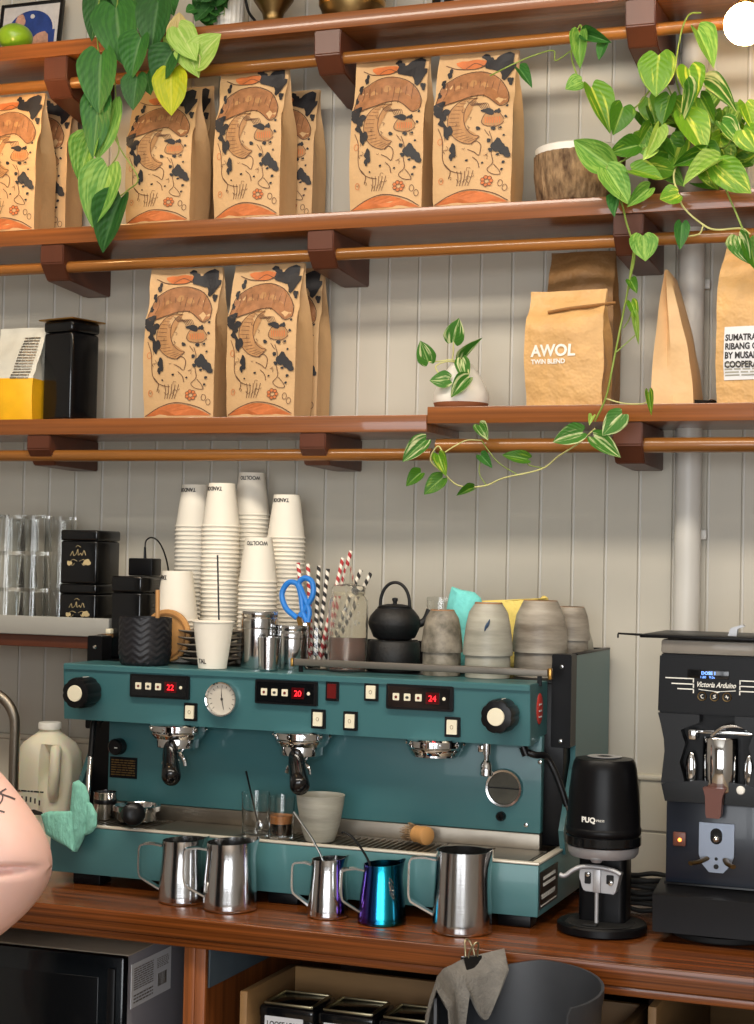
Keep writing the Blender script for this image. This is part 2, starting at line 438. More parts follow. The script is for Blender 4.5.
def splash():
    bm = N(); zt = 1.137; h = .104; g = .0035; z = zt
    x0 = P(640, 800, 0).x-20*.2
    for r in range(3):
        for c in range(26):
            xx = x0+c*.2+(.1 if r % 2 else 0)
            box(bm, (xx+g/2, -.012, z-h+g), (xx+.2-g/2, .004, z), .002, 1)
        z -= h
    struct('trim_1', bm, 'tile')
    bm = N(); box(bm, (-3.4, -.0095, .8), (1.7, .02, zt-.001)); struct('trim_2', bm, 'grout')
    bm = N(); box(bm, (-3.4, -.017, zt), (1.7, .012, zt+.012), .004, 2); struct('trim_3', bm, 'tile')
splash()
bm = N(); box(bm, (-3.4, -6, -.1), (1.7, .1, 0)); struct('floor', bm, 'floor')
bm = N(); box(bm, (-3.4, -6, 3.1), (1.7, .1, 3.2)); struct('ceiling', bm, 'ceil')
bm = N(); box(bm, (-3.5, -6, 0), (-3.4, .1, 3.2)); struct('wall_left', bm, 'dark_wall')
bm = N(); box(bm, (1.7, -6, 0), (1.8, .1, 3.2)); struct('wall_right', bm, 'dark_wall')
bm = N()
box(bm, (-3.4, -6.1, 0), (-1.6, -6, 3.1)); box(bm, (-1.6, -6.1, 0), (1.7, -6, .6)); box(bm, (-1.6, -6.1, 2.75), (1.7, -6, 3.1))
box(bm, (.02, -6.1, .6), (.1, -6, 2.75))
struct('wall_front', bm, 'dark_wall')
# painted conduit on the wall
bm = N(); px0 = P(687.5, 545, -.03); cyl(bm, (px0.x, -.031, 1.30), (px0.x, -.031, 3.1), .0262, seg=28)
for z in (1.62, 2.12, 2.6): box(bm, (px0.x-.034, -.014, z), (px0.x+.034, .0, z+.02), .002)
struct('trim_4', bm, 'pipe')

# ---------------------------------------------------------------- open shelves on brackets with a rail
def bracket_bm(x0, x1, zt, zb_front, zb_back, yf=-.21, yb=-.001):
    bm = N(); poly = [(yf, zt), (yb, zt), (yb, zb_back), (yb-.02, zb_back), (yf+.03, zb_front), (yf, zb_front+.034)]
    prism(bm, poly, x0, x1, 'yz')
    bmesh.ops.bevel(bm, geom=bm.edges[:], offset=.0022, segments=2, affect='EDGES'); return bm
SHELF = {}
def shelf(key, label, x0, x1, zb, zt, brs, rail, railz, rr=.0125, yf=-.212, drop=(.085, .1), rx0=None, rx1=None, raily=-.184):
    t = thing('wall_shelf', label, 'shelf', ((x0+x1)/2, -.1, zb))
    b = N(); box(b, (x0, yf, zb), (x1, -.001, zt), .0016, 2); wpart('shelf_board', b, 'shelf', t)
    for bx in brs:
        wpart('bracket', bracket_bm(bx-.029, bx+.029, zb-.0002, zb-drop[0], zb-drop[1]), 'bracket', t, 30)
    if rail:
        b = N(); cyl(b, (rx0 or x0, raily, railz), (rx1 or x1, raily, railz), rr, seg=20); wpart('rail', b, 'rail', t)
    SHELF[key] = zt
    return t
zb1, zt1 = 2.651, 2.684
zb2, zt2 = 2.238, 2.273
zb3, zt3 = 1.823, 1.857
brx = lambda px, py, y=-.21: P(px, py, y).x
shelf('top', 'top timber shelf carrying the framed picture and trailing heart-leaf plant', -3.0, .6, zb1, zt1, [brx(55, 75), brx(327, 55), brx(640, 30)], True, P(380, 55, -.184).z, drop=(.085, .112))
shelf('mid', 'middle timber shelf lined with printed bags and the big pothos', -3.0, .6, zb2, zt2, [brx(51.5, 262), brx(320, 250), brx(628, 230)], True, P(380, 252.5, -.184).z, drop=(.075, .085))
xs3 = P(427, 420, -.212).x
shelf('low', 'lower left timber shelf under the black canister and two front printed bags', -3.0, xs3-.001, zb3, zt3, [brx(38, 450), brx(312, 452)], True, P(300, 455, -.184).z, drop=(.065, .068), rx1=P(432, 453, -.184).x)
b3z = P(590, 422, -.212).z; b3t = P(590, 404.5, -.212).z
shelf('low2', 'lower right timber shelf stepped higher, under the white vase and kraft bags', xs3, .6, b3z, b3t, [brx(627, 445)], True, P(590, 445.5, -.184).z, rr=.0145, drop=(.078, .082), rx0=P(437, 446, -.184).x)

# ---------------------------------------------------------------- bench and the cupboard below
BY = -.703
bm = N(); box(bm, (-3.2, BY, .893), (.9, -.018, BENCH), .0035, 3)
zbb = P(383, 970, BY).z
box(bm, (-3.2, BY+.0025, zbb), (.9, BY+.04, .8932), .003, 2)
bench = tag(part('timber_bench', bm, 'bench'), 'long oiled red-brown timber bench top carrying the teal espresso machine', 'bench')
def cupboard():
    c = thing('bench_cupboard', 'open timber cupboard under the bench with a post beside the microwave', 'cupboard', (-1.2, -.35, 0))
    yf = BY+.02
    a, d = P(183, 985, yf).x, P(205, 985, yf).x
    b = N(); box(b, (a, yf, 0), (d, yf+.014, zbb-.001), .003); box(b, (a+.012, yf-.004, 0), (a+.024, yf, zbb-.001), .0015)
    wpart('post', b, 'post', c)
    b = N(); box(b, (d-.022, yf+.0145, 0), (d-.002, -.031, zbb-.001)); wpart('partition', b, 'post', c)
    zlo = P(207, 987, yf+.02).z
    b = N(); box(b, (d-.0019, yf+.0145, zlo), (d+.002, -.2, zbb-.001), .001); wpart('painted_panel', b, 'bluegrey', c, label='blue grey painted panel')
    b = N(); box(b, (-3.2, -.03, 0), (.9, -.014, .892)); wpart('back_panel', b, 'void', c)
    b = N(); box(b, (-3.2, yf+.03, .1), (a-.001, -.032, .125)); box(b, (d, yf+.03, .56), (.9, -.032, .585)); wpart('inner_shelf', b, 'post', c)
    e = P(640, 1012, yf).x
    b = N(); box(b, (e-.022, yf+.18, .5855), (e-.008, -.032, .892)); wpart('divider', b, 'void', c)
    b = N(); box(b, (.86, BY+.045, 0), (.9, -.032, .892)); box(b, (-3.2, BY+.045, 0), (-3.16, -.032, .892)); wpart('end_panel', b, 'post', c)
    return a, d
POST = cupboard()
# ================================================================ printed kraft coffee bags
def bag_fns(w, h, d, seed, top_lean=.2, crease=.7, topw=1.03, crump=1.0):
    sm = lambda a, b, t: max(0, min(1, (t-a)/(b-a)))**2*(3-2*max(0, min(1, (t-a)/(b-a))))
    def f(t): return -d/2 - .006*math.sin(PI*min(1, t/crease)) + .010*sm(crease-.05, crease+.03, t) + top_lean*d*sm(crease, 1.0, t)
    def bk(t): return d/2 - (d - .007 - top_lean*d - .010)*sm(.5, .98, t)
    def hw(t): return w/2*(1+.03*math.sin(PI*min(1, t*1.2)) - (1-topw)*sm(.72, .95, t))
    def jit(p): 
        v = noise.noise_vector(Vector((p[0]*16+seed*7.3, p[1]*10, p[2]*16)))
        v2 = noise.noise_vector(Vector((p[0]*34+seed*3.1, p[1]*20, p[2]*30))); q = crump*(.7+1.5*sm(.5, .8, p[2]/h))
        v3 = noise.noise_vector(Vector((p[0]*13+seed*5.7, 0, p[2]*9+p[0]*6))); q3 = max(0, crump-1)*sm(0, .12, p[2]/h)
        return Vector(((v.x*.0022+v2.x*.0008)*min(q, 1.4), (v.y*.0036+v2.y*.0016)*q+v3.y*.011*q3, v.z*.001))
    def front(u, t):
        x = (u*2-1)*hw(t); y = f(t) - .008*(1-(u*2-1)**2)*(1-sm(.55, 1, t)); p = Vector((x, y, t*h)); return p+jit(p)
    return f, bk, hw, jit, front, sm
def bag_bm(w, h, d, seed, split=None, **kw):
    f, bk, hw, jit, front, sm = bag_fns(w, h, d, seed, **kw)
    rings = []; K = 30; nf = 13
    for k in range(K+1):
        t = k/K; z = t*h; ring = [front(i/(nf-1), t) for i in range(nf)]
        ins = .22*w*(.12+.88*sm(.35, 1, t)); F, B, H = f(t), bk(t), hw(t)
        def q(x, y):
            p = Vector((x, y, z)); return p+jit(p)
        ring += [q(H-ins*.35, F+(B-F)*.25), q(H-ins, F+(B-F)*.5), q(H-ins*.35, F+(B-F)*.75)]
        ring += [q(H*(1-2*i/4), B) for i in range(5)]
        ring += [q(-H+ins*.35, F+(B-F)*.75), q(-H+ins, F+(B-F)*.5), q(-H+ins*.35, F+(B-F)*.25)]
        rings.append(ring)
    z0 = min(p.z for p in rings[0])
    for p in rings[0]: p.z = 0
    bm = N(); loft(bm, rings)
    if split is not None:
        for fc in bm.faces:
            if fc.calc_center_median().z < split*h: fc.material_index = 1
    return bm, front
def decal(bm, front, poly, mi, off=.0016):
    """a printed patch: 2-D outline in the bag front's (u, t) laid on its surface"""
    b = N(); vs = [b.verts.new((u, 0, t)) for u, t in poly]
    try: b.faces.new(vs)
    except ValueError: b.free(); return
    bmesh.ops.triangulate(b, faces=b.faces[:])
    bmesh.ops.subdivide_edges(b, edges=[e for e in b.edges if e.calc_length() > .05], cuts=1)
    bmesh.ops.triangulate(b, faces=b.faces[:])
    for v in b.verts:
        p = front(min(.995, max(.005, v.co.x)), min(.99, max(.004, v.co.z))); v.co = p+Vector((0, -off, 0))
    for f in b.faces: f.material_index = mi
    merge_into(bm, b)
def ribbon(bm, front, pts, w, mi, off=.0019, n=7):
    ps = smooth_path([Vector((u, 0, t)) for u, t in pts], n); prev = None
    for i, p in enumerate(ps):
        t = (ps[min(i+1, len(ps)-1)]-ps[max(i-1, 0)]); t.x *= .14; t.z *= .31; t.normalize()
        nx, nz = -t.z, t.x
        cur = []
        for s in (-1, 1):
            q = front(min(.995, max(.005, p.x+s*nx*w/2/.14)), min(.99, max(.004, p.z+s*nz*w/2/.31)))
            cur.append(bm.verts.new(q+Vector((0, -off, 0))))
        if prev: bm.faces.new((prev[0], prev[1], cur[1], cur[0])).material_index = mi
        prev = cur
def blob(u, t, ru, rt, seed, n=18, amp=.35):
    rr = random.Random(seed); ph = [rr.uniform(0, 6.28) for _ in range(3)]
    return [(u+ru*math.cos(a)*(1+amp*(math.sin(2*a+ph[0])*.5+math.sin(3*a+ph[1])*.45+math.sin(5*a+ph[2])*.3)),
             t+rt*math.sin(a)*(1+amp*(math.sin(2*a+ph[0])*.5+math.sin(3*a+ph[1])*.45+math.sin(5*a+ph[2])*.3))) for a in [2*PI*i/n for i in range(n)]]
def artwork(front):
    bm = N(); BK, BR, TN, OR, LN = 0, 1, 2, 3, 4
    # ground mound, flower, plants
    decal(bm, front, [(.03+.94*i/14, .012+.075*math.sin(PI*i/14)) for i in range(15)], OR)
    ribbon(bm, front, [(.02, .012), (.25, .066), (.5, .095), (.78, .07), (.97, .02)], .0016, LN)
    for k in range(7):
        a = 2*PI*k/7; decal(bm, front, circle_pts(.70+.055*math.cos(a), .145+.024*math.sin(a), .026, .0115, 8), OR, .0018)
        ribbon(bm, front, [(.70+.055*math.cos(a)+.026*math.cos(b), .145+.024*math.sin(a)+.0115*math.sin(b)) for b in [i*PI/4 for i in range(9)]], .0009, LN, .0022, 2)
    for k in range(5): ribbon(bm, front, [(.33+.035*k, .12), (.345+.04*k, .17), (.33+.05*k, .215)], .0011, LN)
    for u, t in ((.87, .13), (.93, .1), (.12, .16), (.10, .41)):
        ribbon(bm, front, [(u+.03*math.cos(b), t+.02*math.sin(b)) for b in [i*PI/4 for i in range(9)]], .0011, LN if u > .5 else OR, .0019, 2)
    # spotted domed cap at the top and its underside
    cap = [(.03, .66), (.05, .74), (.14, .81), (.32, .86), (.55, .87), (.76, .83), (.9, .75), (.94, .65), (.84, .62), (.74, .66), (.62, .70), (.45, .695), (.34, .675), (.2, .655), (.1, .64)]
    decal(bm, front, cap, BR)
    ribbon(bm, front, cap+[cap[0]], .0016, LN, .0021, 3)
    for u, t, r in ((.3, .76, .05), (.47, .79, .055), (.62, .77, .05), (.74, .73, .04), (.2, .72, .035)): decal(bm, front, blob(u, t, r, r*.4, int(u*99), 12, .2), TN, .0021)
    # big crescent with hatching
    cres = []
    for i in range(13):
        a = R(100+170*i/12); cres.append((.50+.30*math.cos(a), .535+.15*math.sin(a)))
    for i in range(13):
        a = R(270-170*i/12); cres.append((.60+.20*math.cos(a), .555+.125*math.sin(a)))
    decal(bm, front, cres, TN, .0018); ribbon(bm, front, cres+[cres[0]], .0013, LN, .0023, 2)
    for i in range(14):
        a = R(112+150*i/13)
        ribbon(bm, front, [(.50+.28*math.cos(a), .535+.14*math.sin(a)), (.57+.225*math.cos(a+.12), .548+.13*math.sin(a+.12))], .0007, LN, .0024, 1)
    # basket shape, scribbles, legs of grass
    decal(bm, front, blob(.76, .535, .125, .05, 3, 20, .12), TN, .0018); ribbon(bm, front, blob(.76, .535, .13, .052, 3, 20, .12), .0012, LN, .0022, 2)
    for k in range(7): ribbon(bm, front, [(.66+.03*k, .55), (.67+.03*k, .53), (.665+.03*k, .51)], .0018, OR, .0023, 2)
    for pts in ([(.5, .38), (.56, .40), (.62, .37), (.6, .31), (.54, .33), (.46, .35)], [(.72, .46), (.76, .40), (.75, .33), (.77, .26), (.70, .22), (.76, .19), (.86, .185), (.84, .215), (.78, .25)],
                [(.07, .50), (.13, .42), (.14, .30), (.2, .24), (.3, .21), (.4, .2)], [(.16, .27), (.24, .22), (.22, .17)], [(.52, .3), (.58, .27), (.6, .23)], [(.66, .47), (.72, .43)], [(.34, .9), (.46, .93), (.6, .9)]):
        ribbon(bm, front, pts, .0013, LN)
    decal(bm, front, blob(.42, .925, .17, .035, 8, 16, .25), OR); ribbon(bm, front, [(.1, .93), (.25, .9), (.5, .895), (.62, .93), (.55, .97)], .0016, LN)
    for k in range(9): ribbon(bm, front, [(.12+.085*k, .69+.02*math.sin(k)), (.16+.08*k, .74+.02*math.cos(k)), (.14+.085*k, .80)], .0009, LN, .0024, 3)
    for k in range(6): ribbon(bm, front, [(.44+.02*k, .66), (.5+.02*k, .63), (.56+.025*k, .64), (.62+.02*k, .60)], .0009, LN, .0024, 3)
    rq = random.Random(77)
    for k in range(26):
        u, t = rq.uniform(.1, .85), rq.uniform(.12, .62); a = rq.uniform(0, 6.28); q = rq.uniform(.02, .05)
        ribbon(bm, front, [(u, t), (u+q*math.cos(a), t+q*.5*math.sin(a)), (u+q*1.4*math.cos(a+.8), t+q*.7*math.sin(a+.8))], .0008, LN, .0024, 3)
    # black blots and dots
    for u, t, ru, rt, s in ((.07, .635, .075, .045, 1), (.15, .585, .07, .035, 2), (.2, .47, .05, .052, 4), (.27, .35, .042, .04, 5), (.25, .31, .03, .02, 6), (.84, .36, .085, .046, 11), (.92, .325, .06, .035, 12),
                            (.80, .92, .15, .062, 14), (.89, .865, .09, .05, 15), (.66, .93, .06, .035, 16), (.06, .60, .05, .03, 33), (.12, .53, .045, .025, 34), (.6, .965, .05, .02, 35), (.95, .79, .03, .03, 36), (.70, .585, .075, .02, 17), (.82, .585, .035, .017, 18), (.10, .80, .03, .025, 19), (.16, .87, .03, .03, 20), (.06, .72, .025, .02, 30)):
        decal(bm, front, blob(u, t, ru, rt, s, 18, .42), BK, .0026)
    for u, t, r in ((.77, .475, .03), (.86, .48, .018), (.72, .40, .03), (.83, .31, .02), (.9, .26, .022), (.92, .55, .02), (.93, .62, .018), (.74, .34, .03), (.45, .28, .018), (.58, .48, .03), (.9, .43, .016), (.3, .245, .014), (.88, .215, .018), (.64, .26, .015)):
        decal(bm, front, blob(u, t, r, r*.42, int(u*1000), 9, .25), BK, .0026)
    return bm
BW, BH, BD = .14, .31, .08
BAGV = []
for sd in (1, 2, 3):
    b, fr = bag_bm(BW, BH, BD, sd); a = artwork(fr)
    BAGV.append((mesh_of(b, 'bag_body', 'kraft', 40), mesh_of(a, 'printed_artwork', ['ink_black', 'ink_brown', 'ink_tan', 'ink_orange', 'ink_line'], 0, recalc=False)))
def printed_bag(x0, x1, top, bot, yf, zbase, v, label, depth=BD, tilt=0):
    c = (x0+x1)/2
    X0, X1 = P(x0, (top+bot)/2, yf).x, P(x1, (top+bot)/2, yf).x
    h = P(c, top, yf+depth*.35).z - zbase
    t = thing('coffee_bag', label, 'coffee bag', ((X0+X1)/2, yf+depth/2, zbase+.0005), R(tilt), 'printed kraft coffee bags')
    t.scale = ((X1-X0)/BW, depth/BD, h/BH)
    link('bag_body', BAGV[v][0], t); link('printed_artwork', BAGV[v][1], t)
    return t
z2, z3 = zt2, zt3
printed_bag(-22, 36, 97, 230, -.195, z2, 0, 'printed kraft coffee bag at left frame edge of the middle shelf, front row')
printed_bag(2, 67, 100, 227, -.092, z2, 1, 'printed kraft bag half hidden behind the leftmost front bag, middle shelf', .068)
printed_bag(128, 193, 92, 222, -.195, z2, 2, 'printed kraft bag behind the yellow heart leaf, middle shelf front row', tilt=-3)
printed_bag(141, 206, 90, 220, -.092, z2, 0, 'shaded printed bag in the gap between the yellow-leaf bag and its right neighbour', .068)
printed_bag(216, 281, 70, 220, -.195, z2, 1, 'printed kraft bag left of the middle bracket, front row of middle shelf')
printed_bag(250, 313, 93, 216, -.092, z2, 2, 'printed kraft bag peeking out right behind, nearest the middle bracket on middle shelf', .068)
printed_bag(352, 423, 60, 210, -.195, z2, 0, 'printed kraft bag just right of the bracket on the middle shelf, its right flank shaded')
printed_bag(435, 512, 54, 207, -.195, z2, 2, 'rightmost and largest printed kraft bag on middle shelf, vine tip across its top')
printed_bag(146, 214, 269, 417, -.195, z3, 1, 'printed kraft bag alone on the lower shelf, left of the pair there', tilt=2)
printed_bag(229, 297, 265, 417, -.195, z3, 2, 'front printed kraft bag of the pair on the lower shelf under the rail bracket', tilt=-2)
printed_bag(250, 318, 270, 415, -.092, z3, 0, 'rear printed kraft bag of the pair on the lower shelf, only its right edge showing', .068)

# ---------------------------------------------------------------- plain kraft bags on the right shelf
z4 = b3t
def plain_bag(name, label, x0, x1, top, bot, yf, depth, m, seed, tilt=0, lean=.3, crease=.72, topw=.97, crump=1.6):
    c = (x0+x1)/2; X0, X1 = P(x0, (top+bot)/2, yf).x, P(x1, (top+bot)/2, yf).x
    h = P(c, top, yf+depth*.35).z - z4
    t = thing(name, label, 'coffee bag', ((X0+X1)/2, yf+depth/2, z4+.0005), R(tilt))
    b, fr = bag_bm(X1-X0, h, depth, seed, top_lean=lean, crease=crease, topw=topw, crump=crump); part('bag_body', b, m, t, 40)
    return t, fr, X1-X0, h
t, fr, w, h = plain_bag('coffee_bag', 'golden kraft coffee bag printed AWOL in white with a rolled tie', 526, 603, 291, 405, -.195, .072, 'kraft2', 11, 0, .15, .8, 1.0, 1.7)
def on_front(bm, fr, w, h, off=.0018):
    for v in bm.verts:
        p = fr(min(.99, max(.01, v.co.x/w+.5)), min(.985, max(.01, v.co.z/h))); v.co = Vector((p.x, p.y-off+v.co.y*.5, p.z))
    return bm
def flat_text(s, size, x, z, **kw):
    b = text_bm(s, size, **kw); bmesh.ops.translate(b, verts=b.verts[:], vec=(x, 0, z)); return b
b = flat_text('AWOL', .031, -w*.40, h*.42, xs=.92, bold=.0009); part('printed_name', on_front(b, fr, w, h), 'white', t, 0)
b = flat_text('TWIN BLEND', .0125, -w*.40, h*.355, xs=.92, bold=.0004); part('printed_subtitle', on_front(b, fr, w, h), 'white', t, 0)
b = N(); n0 = [(-.22*w, h*.80), (.0, h*.825), (.3*w, h*.845), (.62*w, h*.875)]
tube(b, [(x, fr(min(.99, x/w+.5), z/h).y-.003 - (.004 if x < .4*w else -.012), z) for x, z in n0], .0056, 8, 5, flat=.6); part('tin_tie', b, 'cork', t)
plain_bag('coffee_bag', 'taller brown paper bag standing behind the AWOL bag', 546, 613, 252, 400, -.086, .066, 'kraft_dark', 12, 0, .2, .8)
# a bag seen edge-on: its gusset side faces the room
X0, X1 = P(650, 340, -.19).x, P(692, 400, -.19).x
hh = P(668, 275, -.13).z - z4
t = thing('coffee_bag', 'pale kraft bag turned edge-on so it tapers to a point, right shelf', 'coffee bag', ((X0+X1)/2, -.118, z4+.0005), R(2))
b = N(); rings = []
wb = X1-X0
for k in range(21):
    q = k/20; z = q*hh; s = max(.09, 1-q**1.6*.92); cx = -wb*.20*q**1.5
    l, r_ = cx-wb*.5*s, cx+wb*.5*s
    yb, yf_ = .062, -.072
    ring = [Vector((l, yf_+.012*q, z)), Vector(((l+r_)/2-wb*.14*s, yf_+.004+.012*q+.012*math.sin(PI*q), z)), Vector(((l+r_)/2, yf_+.016*(1-q), z)), Vector((r_, yf_+.012*q, z)), Vector((r_+.003*math.sin(PI*q), 0, z)), Vector((r_, yb, z)), Vector(((l+r_)/2, yb-.01, z)), Vector((l, yb, z)), Vector((l-.002*math.sin(PI*q), 0, z))]
    rings.append([p+noise.noise_vector(p*20)*.0022 if 0 < k else p for p in ring])
loft(b, rings); part('bag_body', b, 'kraft_pale', t, 40)
# tall bag with a printed label
t, fr, w, h = plain_bag('coffee_bag', 'tall golden kraft bag with a white SUMATRA label at right frame edge', 718, 800, 232, 403, -.2, .09, 'kraft2', 14, 0, .25, .7, .86)
b = N(); lx0 = -w*.40; lz0, lz1 = h*.13, h*.435
poly = [(lx0/w+.5, lz0/h), (.90, lz0/h), (.90, lz1/h), (lx0/w+.5, lz1/h)]
g = [[fr(.10+.8*i/10, (lz0+(lz1-lz0)*j/8)/h)+Vector((0, -.0016, 0)) for i in range(11)] for j in range(9)]
loft(b, g, closed=False, caps=False); lab = part('paper_label', b, 'label', t)
for i, s in enumerate(('SUMATRA', 'RIBANG GAYO', 'BY MUSARA', 'COOPERATIVE')):
    b = flat_text(s, .0165, -w*.385, lz1-.026-.0168*i, xs=.78, bold=.0006); part('lettering', on_front(b, fr, w, h, .0024), 'print_', lab, 0)
b = N(); marks(b, -w*.385, lz0+.006, w*.38, lz0+.034, 5, 4); part('small_print', on_front(b, fr, w, h, .0022), 'stone_pale', lab, 0)
# pens lying on the shelf
for i, (pa, pb, lab) in enumerate((((694, 400), (716, 399), 'black pen lying on the right shelf before the labelled bag'),)):
    A, B = P(pa[0], pa[1], -.17), P(pb[0], pb[1], -.15); A.z = B.z = z4+.0055
    t = thing('pen', lab, 'pen', (A.x, A.y, z4))
    b = N(); cyl(b, A, A+(B-A)*.72, .005, seg=14); wpart('barrel', b, 'black', t)
    b = N(); cyl(b, A+(B-A)*.72, B, .0054, .0046, seg=14); wpart('cap', b, 'black_gloss', t)
    b = N(); d = (B-A); tube(b, [A+d*.98+Vector((0, 0, .0045)), A+d*.8+Vector((0, -.001, .0065)), A+d*.68+Vector((0, -.001, .005))], .0011, 6, 3); wpart('clip', b, 'steel', t)
# ================================================================ things on the shelves
# pouches of yellow contents
def pouch(label, x0, x1, top, bot, yf, depth, seed, fill, printed):
    X0, X1 = P(x0, 375, yf).x, P(x1, 375, yf).x; h = P((x0+x1)/2, top, yf+depth*.4).z-zt3
    t = thing('clear_pouch', label, 'pouch', ((X0+X1)/2, yf+depth/2, zt3+.0005))
    b, fr = bag_bm(X1-X0, h, depth, seed, fill, top_lean=.42, crease=.5, topw=.98)
    part('pouch_body', b, ['pouch', 'yellow_fill'], t, 40)
    if printed:
        b = N(); w = X1-X0; marks(b, w*.08, h*.42, w*.42, h*.9, 15, seed, words=2)
        part('small_print', on_front(b, fr, w, h), 'steel_dull', t, 0)
pouch('cloudy pouch of yellow contents against the black canister, print on its side', -14, 33, 328, 418, -.19, .1, 21, .42, True)
pouch('second cloudy pouch of yellow contents at left edge of the lower shelf', -75, -24, 332, 418, -.19, .1, 22, .45, False)
# black canister standing cornerwise
c = P(71, 418, -.12); s = .087; h = P(72, 321, -.12).z-zt3
t = thing('tea_canister', 'tall square black canister standing cornerwise with a flanged metal lid', 'canister', (c.x, -.125, zt3+.0005), R(-14))
b = N(); box(b, (-s/2, -s/2, 0), (s/2, s/2, h*.86), .007, 3); part('body', b, 'black_gloss', t)
b = N(); box(b, (-s/2-.001, -s/2-.001, h*.862), (s/2+.001, s/2+.001, h*.975), .007, 3); part('lid', b, 'black_gloss', t)
b = N(); box(b, (-s/2-.009, -s/2-.009, h*.976), (s/2+.009, s/2+.009, h*.99), .003, 2); box(b, (-s/2+.005, -s/2+.005, h*.99), (s/2-.005, s/2-.005, h), .003); part('lid_flange', b, 'brass', t, label='pale metal lid flange')

# framed picture leaning on the wall of the top shelf
A, B = P(0, 45, -.06), P(62, 42, -.06); zt = P(60, 2, -.05).z
w = B.x-A.x; h = zt-zt1+.012; w = max(w, .13)
t = thing('framed_picture', 'small black-framed devotional style picture on blue ground behind the green fruit', 'picture', ((A.x+B.x)/2-.013, -.055, zt1+.001))
t.rotation_euler = (R(-8), 0, 0)
b = N(); fw = .007
for lo, hi in (((-w/2, -.006, 0), (-w/2+fw, .006, h)), ((w/2-fw, -.006, 0), (w/2, .006, h)), ((-w/2+fw, -.006, 0), (w/2-fw, .006, fw)), ((-w/2+fw, -.006, h-fw), (w/2-fw, .006, h))): box(b, lo, hi, .0012)
part('frame', b, 'black', t)
b = N(); box(b, (-w/2+fw, -.001, fw), (w/2-fw, .004, h-fw)); pc = part('painting', b, 'pic_pale', t)
b = N(); arch = [(-w*.40, fw), (w*.40, fw)]+[(w*.40*math.cos(a), h*.55+h*.36*math.sin(a)) for a in [PI*i/20 for i in range(21)]]
prism(b, arch, -.0016, -.001); part('arched_ground', b, 'pic_blue', pc, 0)
b = N(); prism(b, [(w*.40*math.cos(a), h*.55+h*.36*math.sin(a)) for a in [PI*i/20 for i in range(21)]]+[(w*.365*math.cos(a), h*.55+h*.325*math.sin(a)) for a in [PI*i/20 for i in range(20, -1, -1)]], -.0022, -.0016); part('arch_band', b, 'pic_pale', pc, 0)
b = N(); prism(b, blob(0, h*.2, w*.38, h*.16, 5, 20, .15), -.002, -.0012); part('green_field', b, 'pic_green', pc, 0)
b = N()
for args in ((-w*.17, h*.72, w*.075, h*.11, 3), (-w*.16, h*.52, w*.12, h*.12, 4), (w*.18, h*.32, w*.15, h*.2, 6), (w*.22, h*.22, w*.16, h*.16, 8)): prism(b, blob(*args, 16, .15), -.0026, -.0012)
part('painted_shapes', b, 'pic_flesh', pc, 0)
b = N(); prism(b, blob(w*.02, h*.78, w*.035, h*.035, 9, 14, .1), -.0024, -.0012); prism(b, blob(0.0, h*.5, w*.025, h*.06, 10, 14, .1), -.0024, -.0012); part('painted_moon', b, 'pic_pale', pc, 0)
# green fruit
c = P(15.5, 33, -.165); r = 17.4/S(16, -.165, 30)
t = thing('green_fruit', 'plump green fruit resting in front of the framed picture', 'fruit', (c.x, -.165, zt1))
b = N(); prof = [(0, .0)]+[(r*math.sin(a)*(1-.04*math.cos(a)), r*.82*(1-math.cos(a))) for a in [PI*i/18 for i in range(1, 18)]]+[(0, r*1.62)]
lathe(b, prof, (0, 0, 0), 32); part('flesh', b, 'lime', t, 60)
b = N(); cyl(b, (0, 0, r*1.6), (.002, .001, r*1.7), .002, .0014, 8); part('stalk', b, 'soil', t)
# aged brass jug: only its foot and handle reach into the picture
c = P(273, 17, -.14); 
t = thing('brass_jug', 'aged brass footed jug with thin curled handle on the top shelf', 'jug', (c.x, -.14, zt1))
k = 1/S(273, -.14, 10)
b = N(); prof = [(0, 0), (17*k, 0), (17.5*k, 2.2*k), (12*k, 4.5*k), (9.5*k, 10*k), (11*k, 17*k), (20*k, 30*k), (26*k, 46*k), (23*k, 62*k), (14*k, 74*k), (12*k, 84*k), (17*k, 94*k), (15.5*k, 94*k), (10.5*k, 84*k), (0, 70*k)]
lathe(b, prof, (0, 0, 0), 40); part('body', b, 'old_brass', t, 50)
b = N(); tube(b, [(-13*k, 0, 80*k), (-26*k, 0, 78*k), (-32*k, 0, 50*k), (-28*k, 0, 24*k), (-20*k, 0, 12*k), (-15.5*k, 0, 4*k)], 1.5*k, 8, 6); part('handle', b, 'black', t, label='thin dark curled handle')
# tapering bowl
c = P(352, 12, -.13); k = 1/S(352, -.13, 10)
t = thing('footed_bowl', 'bronze coloured glass bowl tapering to its base on the top shelf', 'bowl', (c.x, -.13, zt1))
b = N(); prof = [(0, 0), (25*k, 0), (27*k, 2*k), (32*k, 16*k), (37*k, 40*k), (39*k, 58*k), (37*k, 58*k), (35*k, 40*k), (29*k, 14*k), (0, 6*k)]
lathe(b, prof, (0, 0, 0), 44); part('bowl', b, 'old_brass', t, 50)
b = N(); lathe(b, [(32.4*k, 16*k), (33.4*k, 18*k), (33.6*k, 21*k), (33.3*k, 22*k)], (0, 0, 0), 44); part('band', b, 'brass', t, 50)
